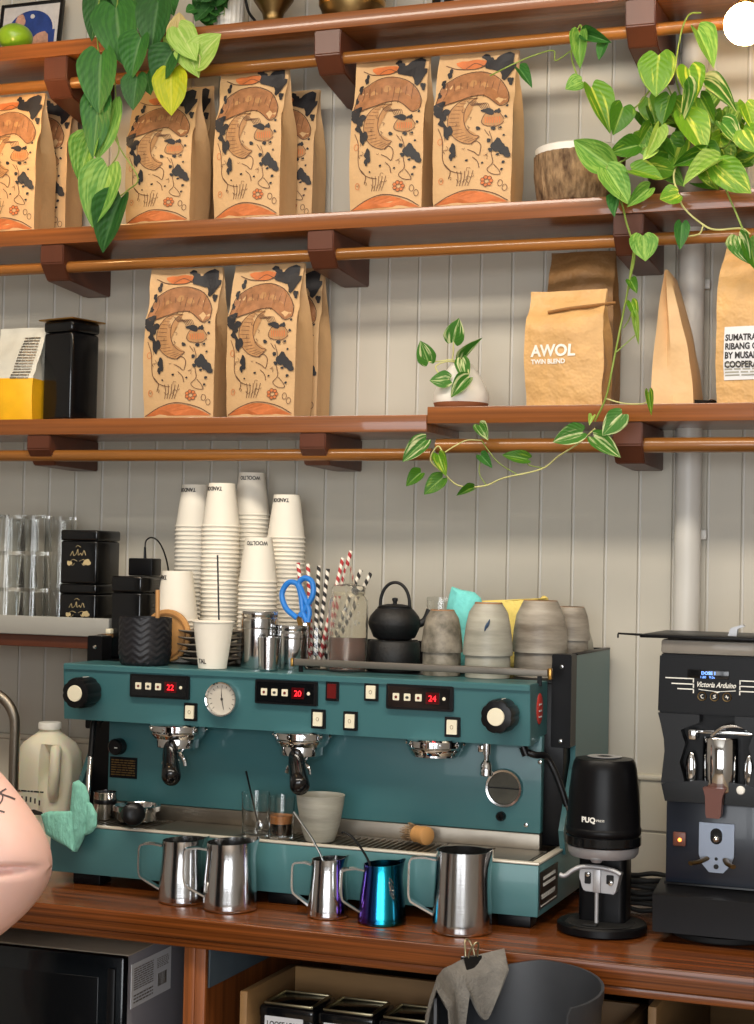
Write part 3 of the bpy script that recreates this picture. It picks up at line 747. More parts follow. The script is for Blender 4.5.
# dark bottle base
c = P(443, 4, -.13); k = 1/S(443, -.13, 10)
t = thing('dark_bottle', 'dark glass bottle whose foot just shows at the top of the picture', 'bottle', (c.x, -.13, zt1))
b = N(); lathe(b, [(0, 0), (10*k, 0), (11*k, 1.5*k), (11*k, 50*k), (9*k, 58*k), (4*k, 66*k), (4*k, 86*k), (0, 86*k)], (0, 0, 0), 32); part('glass_body', b, 'black_gloss', t, 50)
b = N(); lathe(b, [(0, 86*k), (4.6*k, 86*k), (4.6*k, 94*k), (0, 94*k)], (0, 0, 0), 24); part('cap', b, 'brass', t)

# ---------------------------------------------------------------- leaves and plants
def leaf_mesh(name, m, fold, droop, curl=.1, wfun=None):
    bm = N(); uvl = bm.loops.layers.uv.new('leaf'); nt, ns = 14, 10; grid = []
    for i in range(nt+1):
        t = i/nt; row = []
        hw = .5*(.50+.50*min(1, t/.24)**.6)*(1-max(0, (t-.24)/.76)**1.95)*1.03
        for j in range(ns+1):
            s = j/ns*2-1
            x = t - .21*(abs(s)**.9)*(1-.42*abs(s)**3)*(1-t)**3; y = s*hw*(1+.0*t)
            z = fold*abs(s)*hw*2 - droop*t*t + curl*hw*math.sin(2.2*t*PI)*s*s*.5
            row.append((bm.verts.new((x, y, z)), (t, s)))
        grid.append(row)
    for i in range(nt):
        for j in range(ns):
            q = (grid[i][j], grid[i][j+1], grid[i+1][j+1], grid[i+1][j])
            vs = [a[0] for a in q]
            f = bm.faces.new(vs)
            for l, a in zip(f.loops, q): l[uvl].uv = a[1]
    bmesh.ops.remove_doubles(bm, verts=bm.verts[:], dist=1e-5)
    return mesh_of(bm, name, m, 80, recalc=False)
LEAF = {}
def leaf_of(m, v):
    key = (m, v)
    if key not in LEAF: LEAF[key] = leaf_mesh('leaf_blade', m, (.16, .28, .05, .42)[v], (.10, .22, .04, .15)[v], (.1, .2, .25, .1)[v])
    return LEAF[key]
def leaf(parent, B, T, wid, m, v=0, tilt=None, roll=0):
    """blade from base B to tip T (world), width wid, facing the room with its own tilt"""
    X = T-B; L = X.length; X = X/L
    n0 = Vector((.18, -1, .25)) if tilt is None else Vector(tilt)
    Nn = (n0-X*n0.dot(X)).normalized(); 
    if roll: Nn = Matrix.Rotation(roll, 3, X) @ Nn
    Y = Nn.cross(X)
    o = link('leaf', leaf_of(m, v), parent)
    mt = Matrix((X*L, Y*wid, Nn*L)).transposed().to_4x4(); mt.translation = B-parent.location
    o.matrix_local = mt
    return o
def px_leaf(parent, bx, by, tx, ty, wpx, y, m, v=0, dy=-.015, roll=0, tilt=None):
    B, T = P(bx, by, y), P(tx, ty, y+dy)
    return leaf(parent, B, T, 1.16*wpx/S((bx+tx)/2, y, (by+ty)/2), m, v, tilt, roll)
def stem(parent, pts, r=.0016, m='stem', name='stem'):
    b = N(); tube(b, pts, r, 6, 6); return wpart(name, b, m, parent, 60)
def pvine(parent, pts, y, r=.0016, m='stem', name='vine'):
    return stem(parent, [P(p[0], p[1], p[2] if len(p) > 2 else y) for p in pts], r, m, name)

# heart-leaf plant, top shelf
c = P(148, 28, -.12)
ph = thing('heartleaf_plant', 'large dark green heart-leaved plant trailing over the top shelf front', 'plant', (c.x, -.12, zt1))
k = 1/S(148, -.12, 20)
b = N(); lathe(b, [(0, 0), (.042, 0), (.046, .004), (.056, .085), (.053, .085), (.044, .01), (0, .008)], (0, 0, 0), 36); part('pot', b, 'white_pot', ph, 50)
b = N(); lathe(b, [(0, .074), (.0518, .074)], (0, 0, 0), 30); part('soil', b, 'soil', ph)
for a in [(100, -6, 90, 40, 22, -.225, 'leaf_deep', 0), (128, -14, 134, 16, 34, -.20, 'leaf_dark', 2), (150, -16, 154, 14, 30, -.205, 'leaf_deep', 0), (166, -12, 172, 12, 26, -.21, 'leaf_dark', 1), (112, -12, 118, 14, 28, -.195, 'leaf_deep', 2),
          (158, 3, 150, 52, 32, -.252, 'leaf_deep', 0), (116, 8, 121, 62, 42, -.255, 'leaf_dark', 0), (172, 52, 153, 84, 30, -.258, 'leaf_deep', 1), (147, 74, 150, 94, 16, -.246, 'leaf_dark', 0),
          (141, 38, 128, 77, 28, -.272, 'leaf_dark', 1), (101, 55, 97, 112, 36, -.27, 'leaf_dark', 0), (100, 92, 92, 158, 28, -.262, 'leaf_dark', 2), (111, 103, 96, 160, 30, -.252, 'leaf_mid', 2), (137, 77, 132, 109, 24, -.265, 'leaf_deep', 0),
          (92, 138, 76, 180, 27, -.248, 'leaf_mid', 1), (108, 168, 90, 226, 39, -.275, 'leaf_mid', 0), (121, 198, 98, 250, 32, -.262, 'leaf_deep', 1),
          (171, 71, 171, 115, 31, -.262, 'leaf_yellow', 2), (178, 28, 196, 60, 26, -.262, 'leaf_lime', 2), (196, 62, 219, 33, 32, -.255, 'leaf_lime', 0), (180, 36, 178, 12, 20, -.25, 'leaf_tan', 1), (164, 45, 182, 62, 16, -.24, 'leaf_lime', 1), (188, 50, 197, 74, 24, -.25, 'leaf_lime', 1)]:
    px_leaf(ph, *a)
c0 = (140, -8, -.13)
pvine(ph, [c0, (120, -4, -.2), (117, 6, -.25), (112, 30, -.255), (113, 60, -.25), (116, 100, -.245), (114, 132, -.245), (121, 150, -.245), (138, 178, -.245), (128, 190, -.245), (116, 199, -.25)], 0)
pvine(ph, [(115, 130, -.245), (119, 150, -.245), (112, 164, -.25), (104, 169, -.255)], 0)
pvine(ph, [(116, 98, -.245), (113, 104, -.248), (110, 104, -.25)], 0)
pvine(ph, [c0, (160, -6, -.2), (165, 2, -.235), (163, 22, -.245), (172, 40, -.25), (175, 52, -.255), (182, 60, -.262), (174, 68, -.262), (171, 72, -.262)], 0, .0017, 'stem_pale')
pvine(ph, [(161, 20, -.246), (170, 34, -.25), (176, 50, -.255), (186, 57, -.258), (199, 55, -.262), (199, 68, -.262)], 0, .0013, 'stem_pale')
pvine(ph, [c0, (104, -8, -.2), (100, -4, -.225), (97, 30, -.24), (99, 56, -.262)], 0)

# small round-leaved plant in a fluted white pot
c = P(229, 24, -.12); k = 1/S(229, -.12, 15)
t = thing('round_leaf_plant', 'small bushy round-leaved plant in a fluted white pot, top shelf', 'plant', (c.x, -.12, zt1))
b = N(); fl = lambda a, r, z: 0
prof = [(0, 0), (12.5*k, 0), (13.5*k, 1.5*k), (15.5*k, 44*k), (14.3*k, 44*k), (12.5*k, 3*k), (0, 3*k)]
lathe(b, prof, (0, 0, 0), 72)
for v in b.verts:
    rr_ = math.hypot(v.co.x, v.co.y)
    if rr_ > 13*k: 
        a = math.atan2(v.co.y, v.co.x); q = 1+.035*math.cos(18*a); v.co.x *= q; v.co.y *= q
part('pot', b, 'white_pot', t, 60)
b = N(); lathe(b, [(0, 40*k), (14*k, 40*k)], (0, 0, 0), 24); part('soil', b, 'soil', t)
r2 = random.Random(3)
for i in range(46):
    bx, by = r2.uniform(192, 228), r2.uniform(-26, 20)
    if bx > 222 and by > 4: continue
    a = r2.uniform(0, 6.28)
    px_leaf(t, bx, by, bx+10*math.cos(a), by+6+6*math.sin(a), r2.uniform(10, 14), r2.uniform(-.19, -.14), 'leaf_deep' if r2.random() < .6 else 'leaf_dark', i % 3, roll=r2.uniform(-.5, .5))
for i in range(7): 
    e = (195+5*i, -5+3*(i % 3)); pvine(t, [(229, -18, -.12), ((229+e[0])/2, -30, -.13), (e[0], e[1], -.15), (e[0]-1, 16, -.16)], 0, .001)

# bark-textured pot, right end of the middle shelf
c = P(579, 196, -.12); k = 1/S(579, -.12, 170)
t = thing('bark_planter', 'bark-textured brown planter with a white lip beside the big pothos', 'planter', (c.x, -.12, zt2))
b = N(); zf = None
lathe(b, [(0, 0), (36*k, 0), (40*k, 3*k), (44*k, 30*k), (44.5*k, 50*k), (42*k, 51*k), (38*k, 30*k), (0, 26*k)], (0, 0, 0), 90)
for v in b.verts:
    rr_ = math.hypot(v.co.x, v.co.y)
    if rr_ > 30*k:
        a = math.atan2(v.co.y, v.co.x); q = 1+.03*abs(math.sin(14*a))+.04*noise.noise(Vector((a*12, v.co.z*70, 0))); v.co.x *= q; v.co.y *= q
part('pot', b, 'bark', t, 60)
b = N(); lathe(b, [(41*k, 50*k), (44.5*k, 50*k), (44.5*k, 57*k), (40*k, 59*k), (37*k, 54*k), (0, 52*k)], (0, 0, 0), 60); part('lip', b, 'white_pot', t, 60, label='white lip')

# the big golden pothos
c = P(690, 188, -.115)
po = thing('pothos_plant', 'big sunlit yellow-green pothos spilling over the middle shelf and down', 'plant', (c.x, -.115, zt2))
k = 1/S(690, -.115, 170)
b = N(); lathe(b, [(0, 0), (36*k, 0), (39*k, 3*k), (46*k, 56*k), (47.5*k, 58*k), (44.5*k, 58*k), (37*k, 6*k), (0, 5*k)], (0, 0, 0), 44); part('pot', b, 'steel_dull', po, 50)
b = N(); lathe(b, [(0, 50*k), (44*k, 50*k)], (0, 0, 0), 30); part('soil', b, 'soil', po)
Z1 = lambda X, Y: (500+.33687*X, .33694*Y)
rndl = random.Random(31)
def zl(bX, bY, tX, tY, w, y, m='leaf_pothos', v=0, **kw):
    B, T = Z1(bX, bY), Z1(tX, tY); kw.setdefault('roll', rndl.uniform(-.45, .45)); px_leaf(po, B[0], B[1], T[0], T[1], w*.337, y, m, v, **kw)
for a in [(272, 262, 332, 388, 78, -.25, 'leaf_pothos', 0), (325, 492, 214, 412, 78, -.265, 'leaf_mid', 1), (318, 506, 384, 602, 74, -.275, 'leaf_mid', 0), (470, 165, 462, 285, 98, -.27, 'leaf_pothos', 2), (365, 318, 340, 395, 66, -.255, 'leaf_pothos_deep', 1),
          (392, 505, 482, 524, 62, -.27, 'leaf_pothos', 0), (442, 560, 378, 612, 42, -.275, 'leaf_mid', 3), (528, 575, 474, 590, 66, -.285, 'leaf_pothos', 2), (548, 342, 612, 446, 92, -.28, 'leaf_pothos', 0), (648, 483, 540, 542, 52, -.285, 'leaf_lime', 3), (648, 492, 745, 572, 82, -.29, 'leaf_pothos', 2),
          (612, 456, 516, 490, 46, -.27, 'leaf_pothos_deep', 3), (612, 506, 648, 560, 56, -.255, 'leaf_pothos', 0), (608, 255, 702, 322, 54, -.22, 'leaf_marble', 3), (560, 205, 578, 292, 72, -.255, 'leaf_pothos', 1), (505, 285, 478, 368, 62, -.25, 'leaf_pothos_deep', 0), (545, 250, 538, 380, 36, -.275, 'leaf_marble', 3),
          (728, 308, 756, 384, 66, -.26, 'leaf_pothos', 0), (722, 386, 762, 450, 68, -.27, 'leaf_pothos', 2), (660, 366, 716, 424, 52, -.26, 'leaf_marble', 1), (600, 430, 655, 476, 54, -.25, 'leaf_pothos_deep', 0), (424, 700, 432, 774, 74, -.262, 'leaf_mid', 2), (540, 664, 535, 738, 40, -.255, 'leaf_dark', 0),
          (708, 702, 735, 778, 62, -.27, 'leaf_marble', 1), (738, 715, 762, 800, 58, -.265, 'leaf_pothos_deep', 0), (586, 92, 640, 186, 62, -.235, 'leaf_mid', 1), (242, 243, 194, 262, 52, -.245, 'leaf_mid', 0), (236, 98, 236, 194, 46, -.238, 'leaf_mid', 1), (256, 102, 326, 124, 38, -.235, 'leaf_dark', 3), (312, 126, 292, 176, 32, -.236, 'leaf_dark', 0),
          (58, 206, 94, 250, 32, -.25, 'leaf_dark', 1), (408, 432, 326, 450, 58, -.26, 'leaf_pothos_deep', 1), (460, 446, 424, 472, 36, -.272, 'leaf_lime', 0), (352, 586, 336, 640, 40, -.268, 'leaf_dark', 3), (470, 380, 436, 468, 40, -.27, 'leaf_lime', 3), (520, 300, 560, 360, 60, -.24, 'leaf_pothos', 2)]:
    zl(*a)
r3 = random.Random(12)
for i in range(52):
    a = r3.uniform(0, 6.28); q = math.sqrt(r3.random()); X = 580+185*q*math.cos(a); Y = 420+125*q*math.sin(a)
    if X < 400 and Y < 300: continue
    an = r3.gauss(PI/2, .9); L = r3.uniform(62, 92)
    zl(X-L/2*math.cos(an), Y-L/2*math.sin(an), X+L/2*math.cos(an), Y+L/2*math.sin(an), r3.uniform(46, 68), r3.uniform(-.235, -.12), r3.choice(['leaf_pothos', 'leaf_pothos_deep', 'leaf_pothos', 'leaf_mid']), i % 3, roll=r3.uniform(-.6, .6))
def zv(pts, r=.0017, m='stem', sc=Z1): return pvine(po, [sc(p[0], p[1])+(p[2],) for p in pts], 0, r, m)
root = (600, 400, -.13)
zv([root, (500, 420, -.2), (430, 440, -.24), (360, 480, -.262), (325, 492, -.266), (318, 506, -.27), (360, 600, -.265), (375, 660, -.262), (400, 750, -.258), (385, 831, -.256)], .002)
zv([root, (540, 350, -.2), (480, 240, -.23), (400, 320, -.24), (330, 330, -.235), (272, 265, -.24), (240, 240, -.24), (222, 205, -.235), (212, 150, -.235), (236, 76, -.235), (246, 98, -.235)])
zv([(212, 150, -.235), (165, 180, -.24), (158, 150, -.24), (100, 165, -.245), (40, 190, -.255), (-30, 225, -.262)], .0014)
zv([root, (560, 340, -.2), (522, 230, -.235), (535, 110, -.235), (560, 45, -.235), (597, 38, -.232)], .0018)
zv([root, (520, 500, -.24), (530, 580, -.272), (550, 622, -.262), (600, 665, -.26), (640, 682, -.26), (715, 678, -.26), (742, 695, -.265)], .0019, 'stem_pale')
zv([(604, 668, -.26), (592, 694, -.26), (557, 702, -.257)], .0017, 'stem_pale')
zv([root, (655, 500, -.25), (668, 555, -.262), (700, 630, -.258), (725, 690, -.262)], .0019)
zv([root, (660, 440, -.22), (700, 400, -.24), (740, 400, -.262)], .0016)
Z2 = lambda X, Y: (510+.2387*X, 240+.2387*Y)
zv([(517, 60, -.256), (495, 200, -.256), (462, 370, -.256), (432, 520, -.26), (402, 660, -.265), (355, 760, -.268)], .002, sc=Z2)
zv([(520, 20, -.256), (517, 60, -.256)], .002, sc=Z2)
zv([(495, 210, -.256), (512, 190, -.258), (518, 175, -.258)], .0012, sc=Z2)
zv([(475, 370, -.256), (500, 330, -.258), (515, 280, -.258)], .0012, sc=Z2)
zv([(445, 470, -.26), (490, 430, -.26), (530, 395, -.26)], .0012, sc=Z2)
zv([(402, 665, -.265), (480, 685, -.255), (560, 685, -.25), (588, 660, -.25)], .0014, 'stem_pale', sc=Z2)
def z2l(bX, bY, tX, tY, w, y, m, v): 
    B, T = Z2(bX, bY), Z2(tX, tY); px_leaf(po, B[0], B[1], T[0], T[1], w*.2387, y, m, v)
for a in [(505, 170, 530, 215, 40, -.262, 'leaf_pothos_deep', 1), (508, 262, 532, 325, 40, -.262, 'leaf_pothos', 1), (522, 318, 538, 432, 26, -.264, 'leaf_lime', 3), (582, 640, 592, 730, 30, -.254, 'leaf_pothos', 3)]: z2l(*a)
Z3 = lambda X, Y: (380+.496*X, 230+.496*Y)
def z3l(bX, bY, tX, tY, w, y, m='leaf_marble', v=0):
    B, T = Z3(bX, bY), Z3(tX, tY); px_leaf(po, B[0], B[1], T[0], T[1], w*.496, y, m, v)
for a in [(408, 408, 348, 426, 38, -.275, 'leaf_marble', 0), (488, 372, 448, 414, 40, -.278, 'leaf_marble', 2), (432, 418, 484, 456, 34, -.28, 'leaf_marble', 0), (428, 376, 422, 392, 12, -.27, 'leaf_lime', 3),
          (92, 424, 44, 466, 34, -.26, 'leaf_marble', 0), (82, 490, 52, 514, 26, -.255, 'leaf_pothos_deep', 1), (126, 500, 88, 532, 32, -.26, 'leaf_pothos_deep', 0), (118, 454, 132, 492, 24, -.262, 'leaf_pothos', 1), (188, 521, 154, 534, 16, -.258, 'leaf_pothos_deep', 3),
          (200, 394, 216, 420, 24, -.226, 'leaf_marble', 1), (204, 455, 224, 476, 20, -.22, 'leaf_dark', 1), (298, 462, 246, 452, 24, -.232, 'leaf_pothos_deep', 0)]: z3l(*a)
zv([(434, 400, -.268), (400, 430, -.262), (360, 456, -.25), (325, 482, -.24), (250, 500, -.235), (210, 516, -.238), (160, 516, -.25), (130, 492, -.255), (102, 464, -.258), (116, 436, -.258), (128, 450, -.258)], .0016, 'stem_pale', sc=Z3)
zv([(128, 450, -.258), (150, 436, -.235), (175, 424, -.225), (205, 424, -.222)], .0013, 'stem_pale', sc=Z3)
zv([(330, 480, -.24), (300, 474, -.235), (296, 464, -.232)], .0011, sc=Z3)
zv([(215, 516, -.238), (200, 490, -.228), (204, 458, -.222)], .0011, sc=Z3)
zv([(280, 495, -.236), (240, 470, -.225), (215, 440, -.222), (205, 424, -.222)], .0011, sc=Z3)

# white vase with a cutting
c = P(461, 404, -.13); k = 1/S(463, -.13, 390)
va = thing('bud_vase', 'squat white vase with bare clay base holding a small variegated cutting', 'vase', (c.x, -.13, b3t))
b = N(); lathe(b, [(0, 0), (23*k, 0), (25.8*k, 1.5*k), (27.6*k, 6.5*k)], (0, 0, 0), 40); part('clay_base', b, 'clay', va, 50, label='bare clay base')
b = N(); lathe(b, [(27.6*k, 6.5*k), (28.6*k, 11*k), (27*k, 18*k), (21.5*k, 30*k), (15*k, 40*k), (10.5*k, 45.5*k), (9*k, 46*k), (8.5*k, 44*k), (12*k, 36*k), (0, 12*k)], (0, 0, 0), 44); part('vase_body', b, 'white_pot', va, 60)
Z4 = lambda X, Y: (400+.13263*X, 300+.13263*Y)
def z4l(bX, bY, tX, tY, w, y, v):
    B, T = Z4(bX, bY), Z4(tX, tY); px_leaf(va, B[0], B[1], T[0], T[1], w*.1326, y, 'leaf_marble', v)
for a in [(405, 312, 440, 138, 140, -.15, 0), (215, 468, 152, 308, 125, -.16, 0), (372, 600, 222, 606, 120, -.185, 2), (465, 452, 502, 612, 100, -.178, 0), (515, 590, 378, 722, 110, -.188, 1), (480, 450, 608, 284, 70, -.15, 3)]: z4l(*a)
mth = (455, 470, -.135)
for pts in ([mth, (400, 465, -.14), (402, 390, -.145), (404, 316, -.15)], [mth, (380, 450, -.15), (300, 462, -.155), (218, 466, -.16)], [mth, (350, 465, -.155), (270, 500, -.17), (300, 560, -.18), (368, 600, -.185)], [mth, (440, 440, -.16), (462, 450, -.175)], [mth, (510, 500, -.18), (516, 588, -.188)], [mth, (480, 450, -.15)]):
    pvine(va, [Z4(p[0], p[1])+(p[2],) for p in pts], 0, .0015, 'stem_pale', 'stem')

# lit globe bulbs on cords
for (bx, by, y, r, lab) in ((745, 24, -.42, .0330, 'glowing globe bulb hanging at upper right before the pothos'), (-24, 90, -.42, .033, 'glowing globe bulb just past the left frame edge')):
    c = P(bx, by, y); t = thing('globe_bulb', lab, 'light bulb', (c.x, c.y, c.z))
    b = N(); ball(b, (0, 0, 0), r*1.12, 1, 1, 1); part('glass_globe', b, 'bulb', t, 60)
    b = N(); lathe(b, [(0, r*1.0), (.011, r*1.0), (.0135, r*1.4), (.0135, r*2.6), (.006, r*3.0), (0, r*3.0)], (0, 0, 0), 20); part('socket', b, 'brass', t)
    b = N(); cyl(b, (0, 0, r*2.9), (0, 0, 3.1-c.z), .0028, seg=10); part('cord', b, 'black', t)
# ================================================================ espresso machine
YP, YL, YPL, YB = -.455, -.385, -.335, -.021     # front panel, lower panel, frame plates, back
pl = lambda px, py: P(px, py, YP)
XL, XR = pl(63.5, 690).x, pl(530, 715).x
ZT, ZB = (pl(65, 664).z+pl(530, 683.8).z)/2, (pl(62.5, 718).z+pl(530, 747.4).z)/2
TZ = ZT+.0004                                        # cup tray, flush with the panel top
xsl, xsr = P(86, 700, YPL).x, P(571, 700, YPL).x       # outer faces of the side frame
mc = thing('espresso_machine', 'teal three-group espresso machine with red digital displays on the bench', 'coffee machine', ((XL+XR)/2, -.28, BENCH))
W = lambda name, b, m, p=None, **k: wpart(name, b, m, p or mc, **k)
# front panel: open-backed hood with a lip and end returns
b = N(); lip = .011
prism(b, [(YP+.004, ZB), (YP, ZT-lip), (YP-.0035, ZT-lip), (YP-.0035, ZT-.002), (YP-.001, ZT), (YPL-.001, ZT), (YPL-.001, ZB+.012), (YP+.02, ZB+.0)], XL, XR, 'yz')
bmesh.ops.bevel(b, geom=[e for e in b.edges if e.calc_length() < .3], offset=.0015, segments=2, affect='EDGES')
front_panel = W('front_panel', b, 'teal')
zpy = lambda px, py: P(px, py, YP-.0005)
YF = YP+.0015
# rear body
b = N(); box(b, (xsl+.01, YPL+.001, 1.045), (xsr-.012, YB, TZ-.004), .004); W('body_case', b, 'black_satin')
b = N(); box(b, (xsl+.006, YPL+.0005, ZT-.006), (xsr-.006, YB, TZ), .002); W('cup_tray', b, 'black_satin')
# lower splash panel
zl0 = P(540, 833.9, YL).z; xl0 = P(108, 770, YL).x; xl1 = P(541, 790, YL).x
b = N(); box(b, (xl0, YL, zl0), (xl1, YL+.02, ZB+.012), .002); W('splash_panel', b, 'teal')
zt_ = P(540, 851, YL).z
b = N(); box(b, (xl0, YL-.004, zt_-.002), (xl1, YL+.015, zl0-.0005), .002); W('steel_strip', b, 'steel_dull')
# side panels
sz1 = P(571, 656.4, YPL).z; sz0 = 1.035
b = N(); prism(b, [(YPL+.0405, 1.2), (YPL+.0405, sz1), (YB, sz1), (YB, sz0), (YL+.03, sz0), (YL+.012, 1.08)], xsr-.010, xsr, 'yz'); W('side_panel', b, 'teal')
b = N(); prism(b, [(YPL+.0405, 1.2), (YPL+.0405, sz1), (YB, sz1), (YB, sz0), (YL+.03, sz0), (YL+.012, 1.08)], xsl, xsl+.010, 'yz'); W('side_panel', b, 'teal')
b = N(); box(b, (xsr-.0105, YPL+.0405, sz1), (xsr+.001, YB, sz1+.004), .0015); box(b, (xsl-.001, YPL+.0405, sz1), (xsl+.0105, YB, sz1+.004), .0015); box(b, (xsl+.0105, YB-.004, TZ), (xsr-.0105, YB, sz1+.003), .001); W('tray_rail', b, 'black_satin')
# black front plates with screws
for xa, xb in ((P(551.5, 690, YPL).x, xsr), (xsl, xsl+.034)):
    z0p = ZB-.012 if xa > -1 else ZB-.03
    b = N(); prism(b, rrect(xa, z0p, xb, sz1+.003, .004), YPL, YPL+.04); pltt = W('frame_plate', b, 'black_satin')
    for zz in (sz1-.02, z0p+.012):
        b = N(); lathe(b, [(0, .0025), (.003, .002), (.0045, 0)], ((xa+xb)/2, YPL, zz), 14, axis=(0, -1, 0)); W('screw', b, 'steel', pltt)
# cup rail bar along the front of the tray
A, B = P(294, 661, -.40), P(548, 674, -.40); zr = (A.z+B.z)/2
b = N(); box(b, (A.x, -.404, zr-.0065), (B.x, -.394, zr+.0065), .002); bar = W('cup_rail', b, 'rail_grey')
b = N(); box(b, (B.x+.0005, -.4055, zr-.012), (B.x+.007, -.392, zr+.009), .002); W('rail_end', b, 'brass', bar); b = N(); box(b, (A.x-.006, -.405, zr-.009), (A.x-.0005, -.392, zr+.008), .002); W('rail_end', b, 'brass', bar)
b = N(); box(b, (A.x+.01, -.4, TZ-.006), (A.x+.018, -.396, zr-.006)); box(b, (B.x-.02, -.4, TZ-.006), (B.x-.012, -.396, zr-.006)); W('rail_post', b, 'black', bar)
# keypads
def keypad(x0, x1, y0, y1, digits):
    A, B = zpy(x0, (y0+y1)/2), zpy(x1, (y0+y1)/2); zc = (A.z+B.z)/2; hh = (y1-y0-4)/S(x0, YP, 690)/2
    b = N(); prism(b, rrect(A.x, zc-hh, B.x, zc+hh, .003), YF-.007, YF+.003); kp = W('keypad', b, 'black')
    w = B.x-A.x
    b = N(); prism(b, rrect(A.x+.004, zc-hh+.004, B.x-.006, zc+hh-.004, .002), YF-.0082, YF-.0068); W('keypad_face', b, 'black_gloss', kp)
    for i in range(3):
        xx = A.x+w*(.155+.168*i)
        b = N(); prism(b, rrect(xx-.0062, zc-.0065, xx+.0062, zc+.0065, .0015), YF-.0095, YF-.008); bt = W('button', b, 'cream', kp)
        b = N(); prism(b, circle_pts(xx, zc-.0005, .0026 if i != 1 else .0032, .0026, 12), YF-.0102, YF-.0094); W('button_symbol', b, 'red_lamp' if i != 1 else 'print_', bt)
    b = N(); prism(b, rrect(A.x+w*.60, zc-.0105, A.x+w*.80, zc+.0105, .001), YF-.0092, YF-.008); dw = W('display', b, 'led_glass', kp)
    b = text_at(digits, .0155, (A.x+w*.70, YF-.0096, zc-.0055), xs=1.0, align='CENTER'); W('digits', b, 'red_led', dw, smooth=0)
    b = N(); lathe(b, [(0, .0015), (.003, .001), (.0035, 0)], (A.x+w*.868, YF-.008, zc), 14, axis=(0, -1, 0)); W('led', b, 'cream', kp)
keypad(131, 190, 673, 700, '22'); keypad(256, 318, 678.5, 706.5, '20'); keypad(387, 454, 683, 712, '24')
# rocker switches
def rocker(x, y, w, h, m, name='switch', sym=True):
    c = zpy(x, y); k = 1/S(x, YP, y); w *= k; h *= k
    b = N(); prism(b, rrect(c.x-w/2, c.z-h/2, c.x+w/2, c.z+h/2, .0015), YF-.004, YF+.002); s = W(name, b, 'black')
    b = N(); prism(b, rrect(c.x-w*.33, c.z-h*.36, c.x+w*.33, c.z+h*.36, .001), YF-.0075, YF-.0038); r = W('rocker', b, m, s)
    if sym:
        b = N(); tube(b, [(c.x+.0026*math.cos(a), YF-.0077, c.z+.0034*math.sin(a)) for a in [2*PI*i/12 for i in range(13)]], .0004, 5, 1)
        W('switch_symbol', b, 'old_brass', r)
rocker(190.5, 712, 14, 18, 'cream'); rocker(318.5, 719, 15, 19, 'cream'); rocker(350.5, 721, 15, 19, 'cream'); rocker(371.5, 692, 15, 18, 'cream'); rocker(452.5, 727, 16, 20, 'cream'); rocker(332.5, 691, 14, 20, 'red_lamp', 'indicator_lamp', False)
# pressure gauge
c = zpy(222.5, 699); r = 17.6/S(222, YP, 699)
b = N(); lathe(b, [(r*.86, .004), (r*.9, .011), (r*.97, .012), (r, .008), (r, -.003), (0, -.003)], (c.x, YF, c.z), 44, axis=(0, -1, 0)); ga = W('pressure_gauge', b, 'chrome', smooth=40)
b = N(); lathe(b, [(0, .0045), (r*.88, .0045)], (c.x, YF, c.z), 40, axis=(0, -1, 0)); W('dial', b, 'dial', ga)
b = N()
for i in range(13):
    a = R(225-22.5*i); d = Vector((math.cos(a), 0, math.sin(a))); q = Vector((c.x, YF-.0049, c.z)); cyl(b, q+d*r*.66, q+d*r*.8, .0005, seg=5)
W('dial_marks', b, 'print_', ga)
q = Vector((c.x, YF-.0055, c.z)); b = N(); ball(b, q, .0028, 1, .5, 1, 12, 8); cyl(b, q, q+Vector((-.0015, 0, r*.62)), .0009, .0003, 6); cyl(b, q, q+Vector((.0045, 0, -r*.6)), .0009, .0004, 6); W('needle', b, 'print_', ga)
# steam knobs
def steam_knob(x, y, r, m=None):
    c = zpy(x, y); k = 1/S(x, YP, y); r *= k; L = .058
    b = N(); prof = [(0, .0), (r*.55, 0), (r*.6, .004), (r*.96, .008), (r, .014), (r, L-.008), (r*.93, L), (r*.6, L+.002), (0, L+.002)]
    lathe(b, prof, (c.x, YF, c.z), 56, axis=(0, -1, 0))
    for v in b.verts:
        d = Vector((v.co.x-c.x, 0, v.co.z-c.z)); rr_ = d.length
        if rr_ > r*.9: 
            a = math.atan2(d.z, d.x); q = 1-.07*max(0, math.cos(8*a))**2; v.co.x = c.x+d.x*q; v.co.z = c.z+d.z*q
    kn = W('steam_knob', b, 'black')
    b = N(); lathe(b, [(0, L+.0045), (r*.5, L+.004), (r*.53, L+.0015)], (c.x, YF, c.z), 28, axis=(0, -1, 0)); W('knob_cap', b, 'cream', kn)
    b = N(); box(b, (c.x+r*.15, YF-L*.7, c.z+r*.98), (c.x+r*.2, YF-.018, c.z+r*1.01)); W('knob_mark', b, 'white', kn)
steam_knob(90, 691.5, 15.5); steam_knob(505, 714.5, 17)
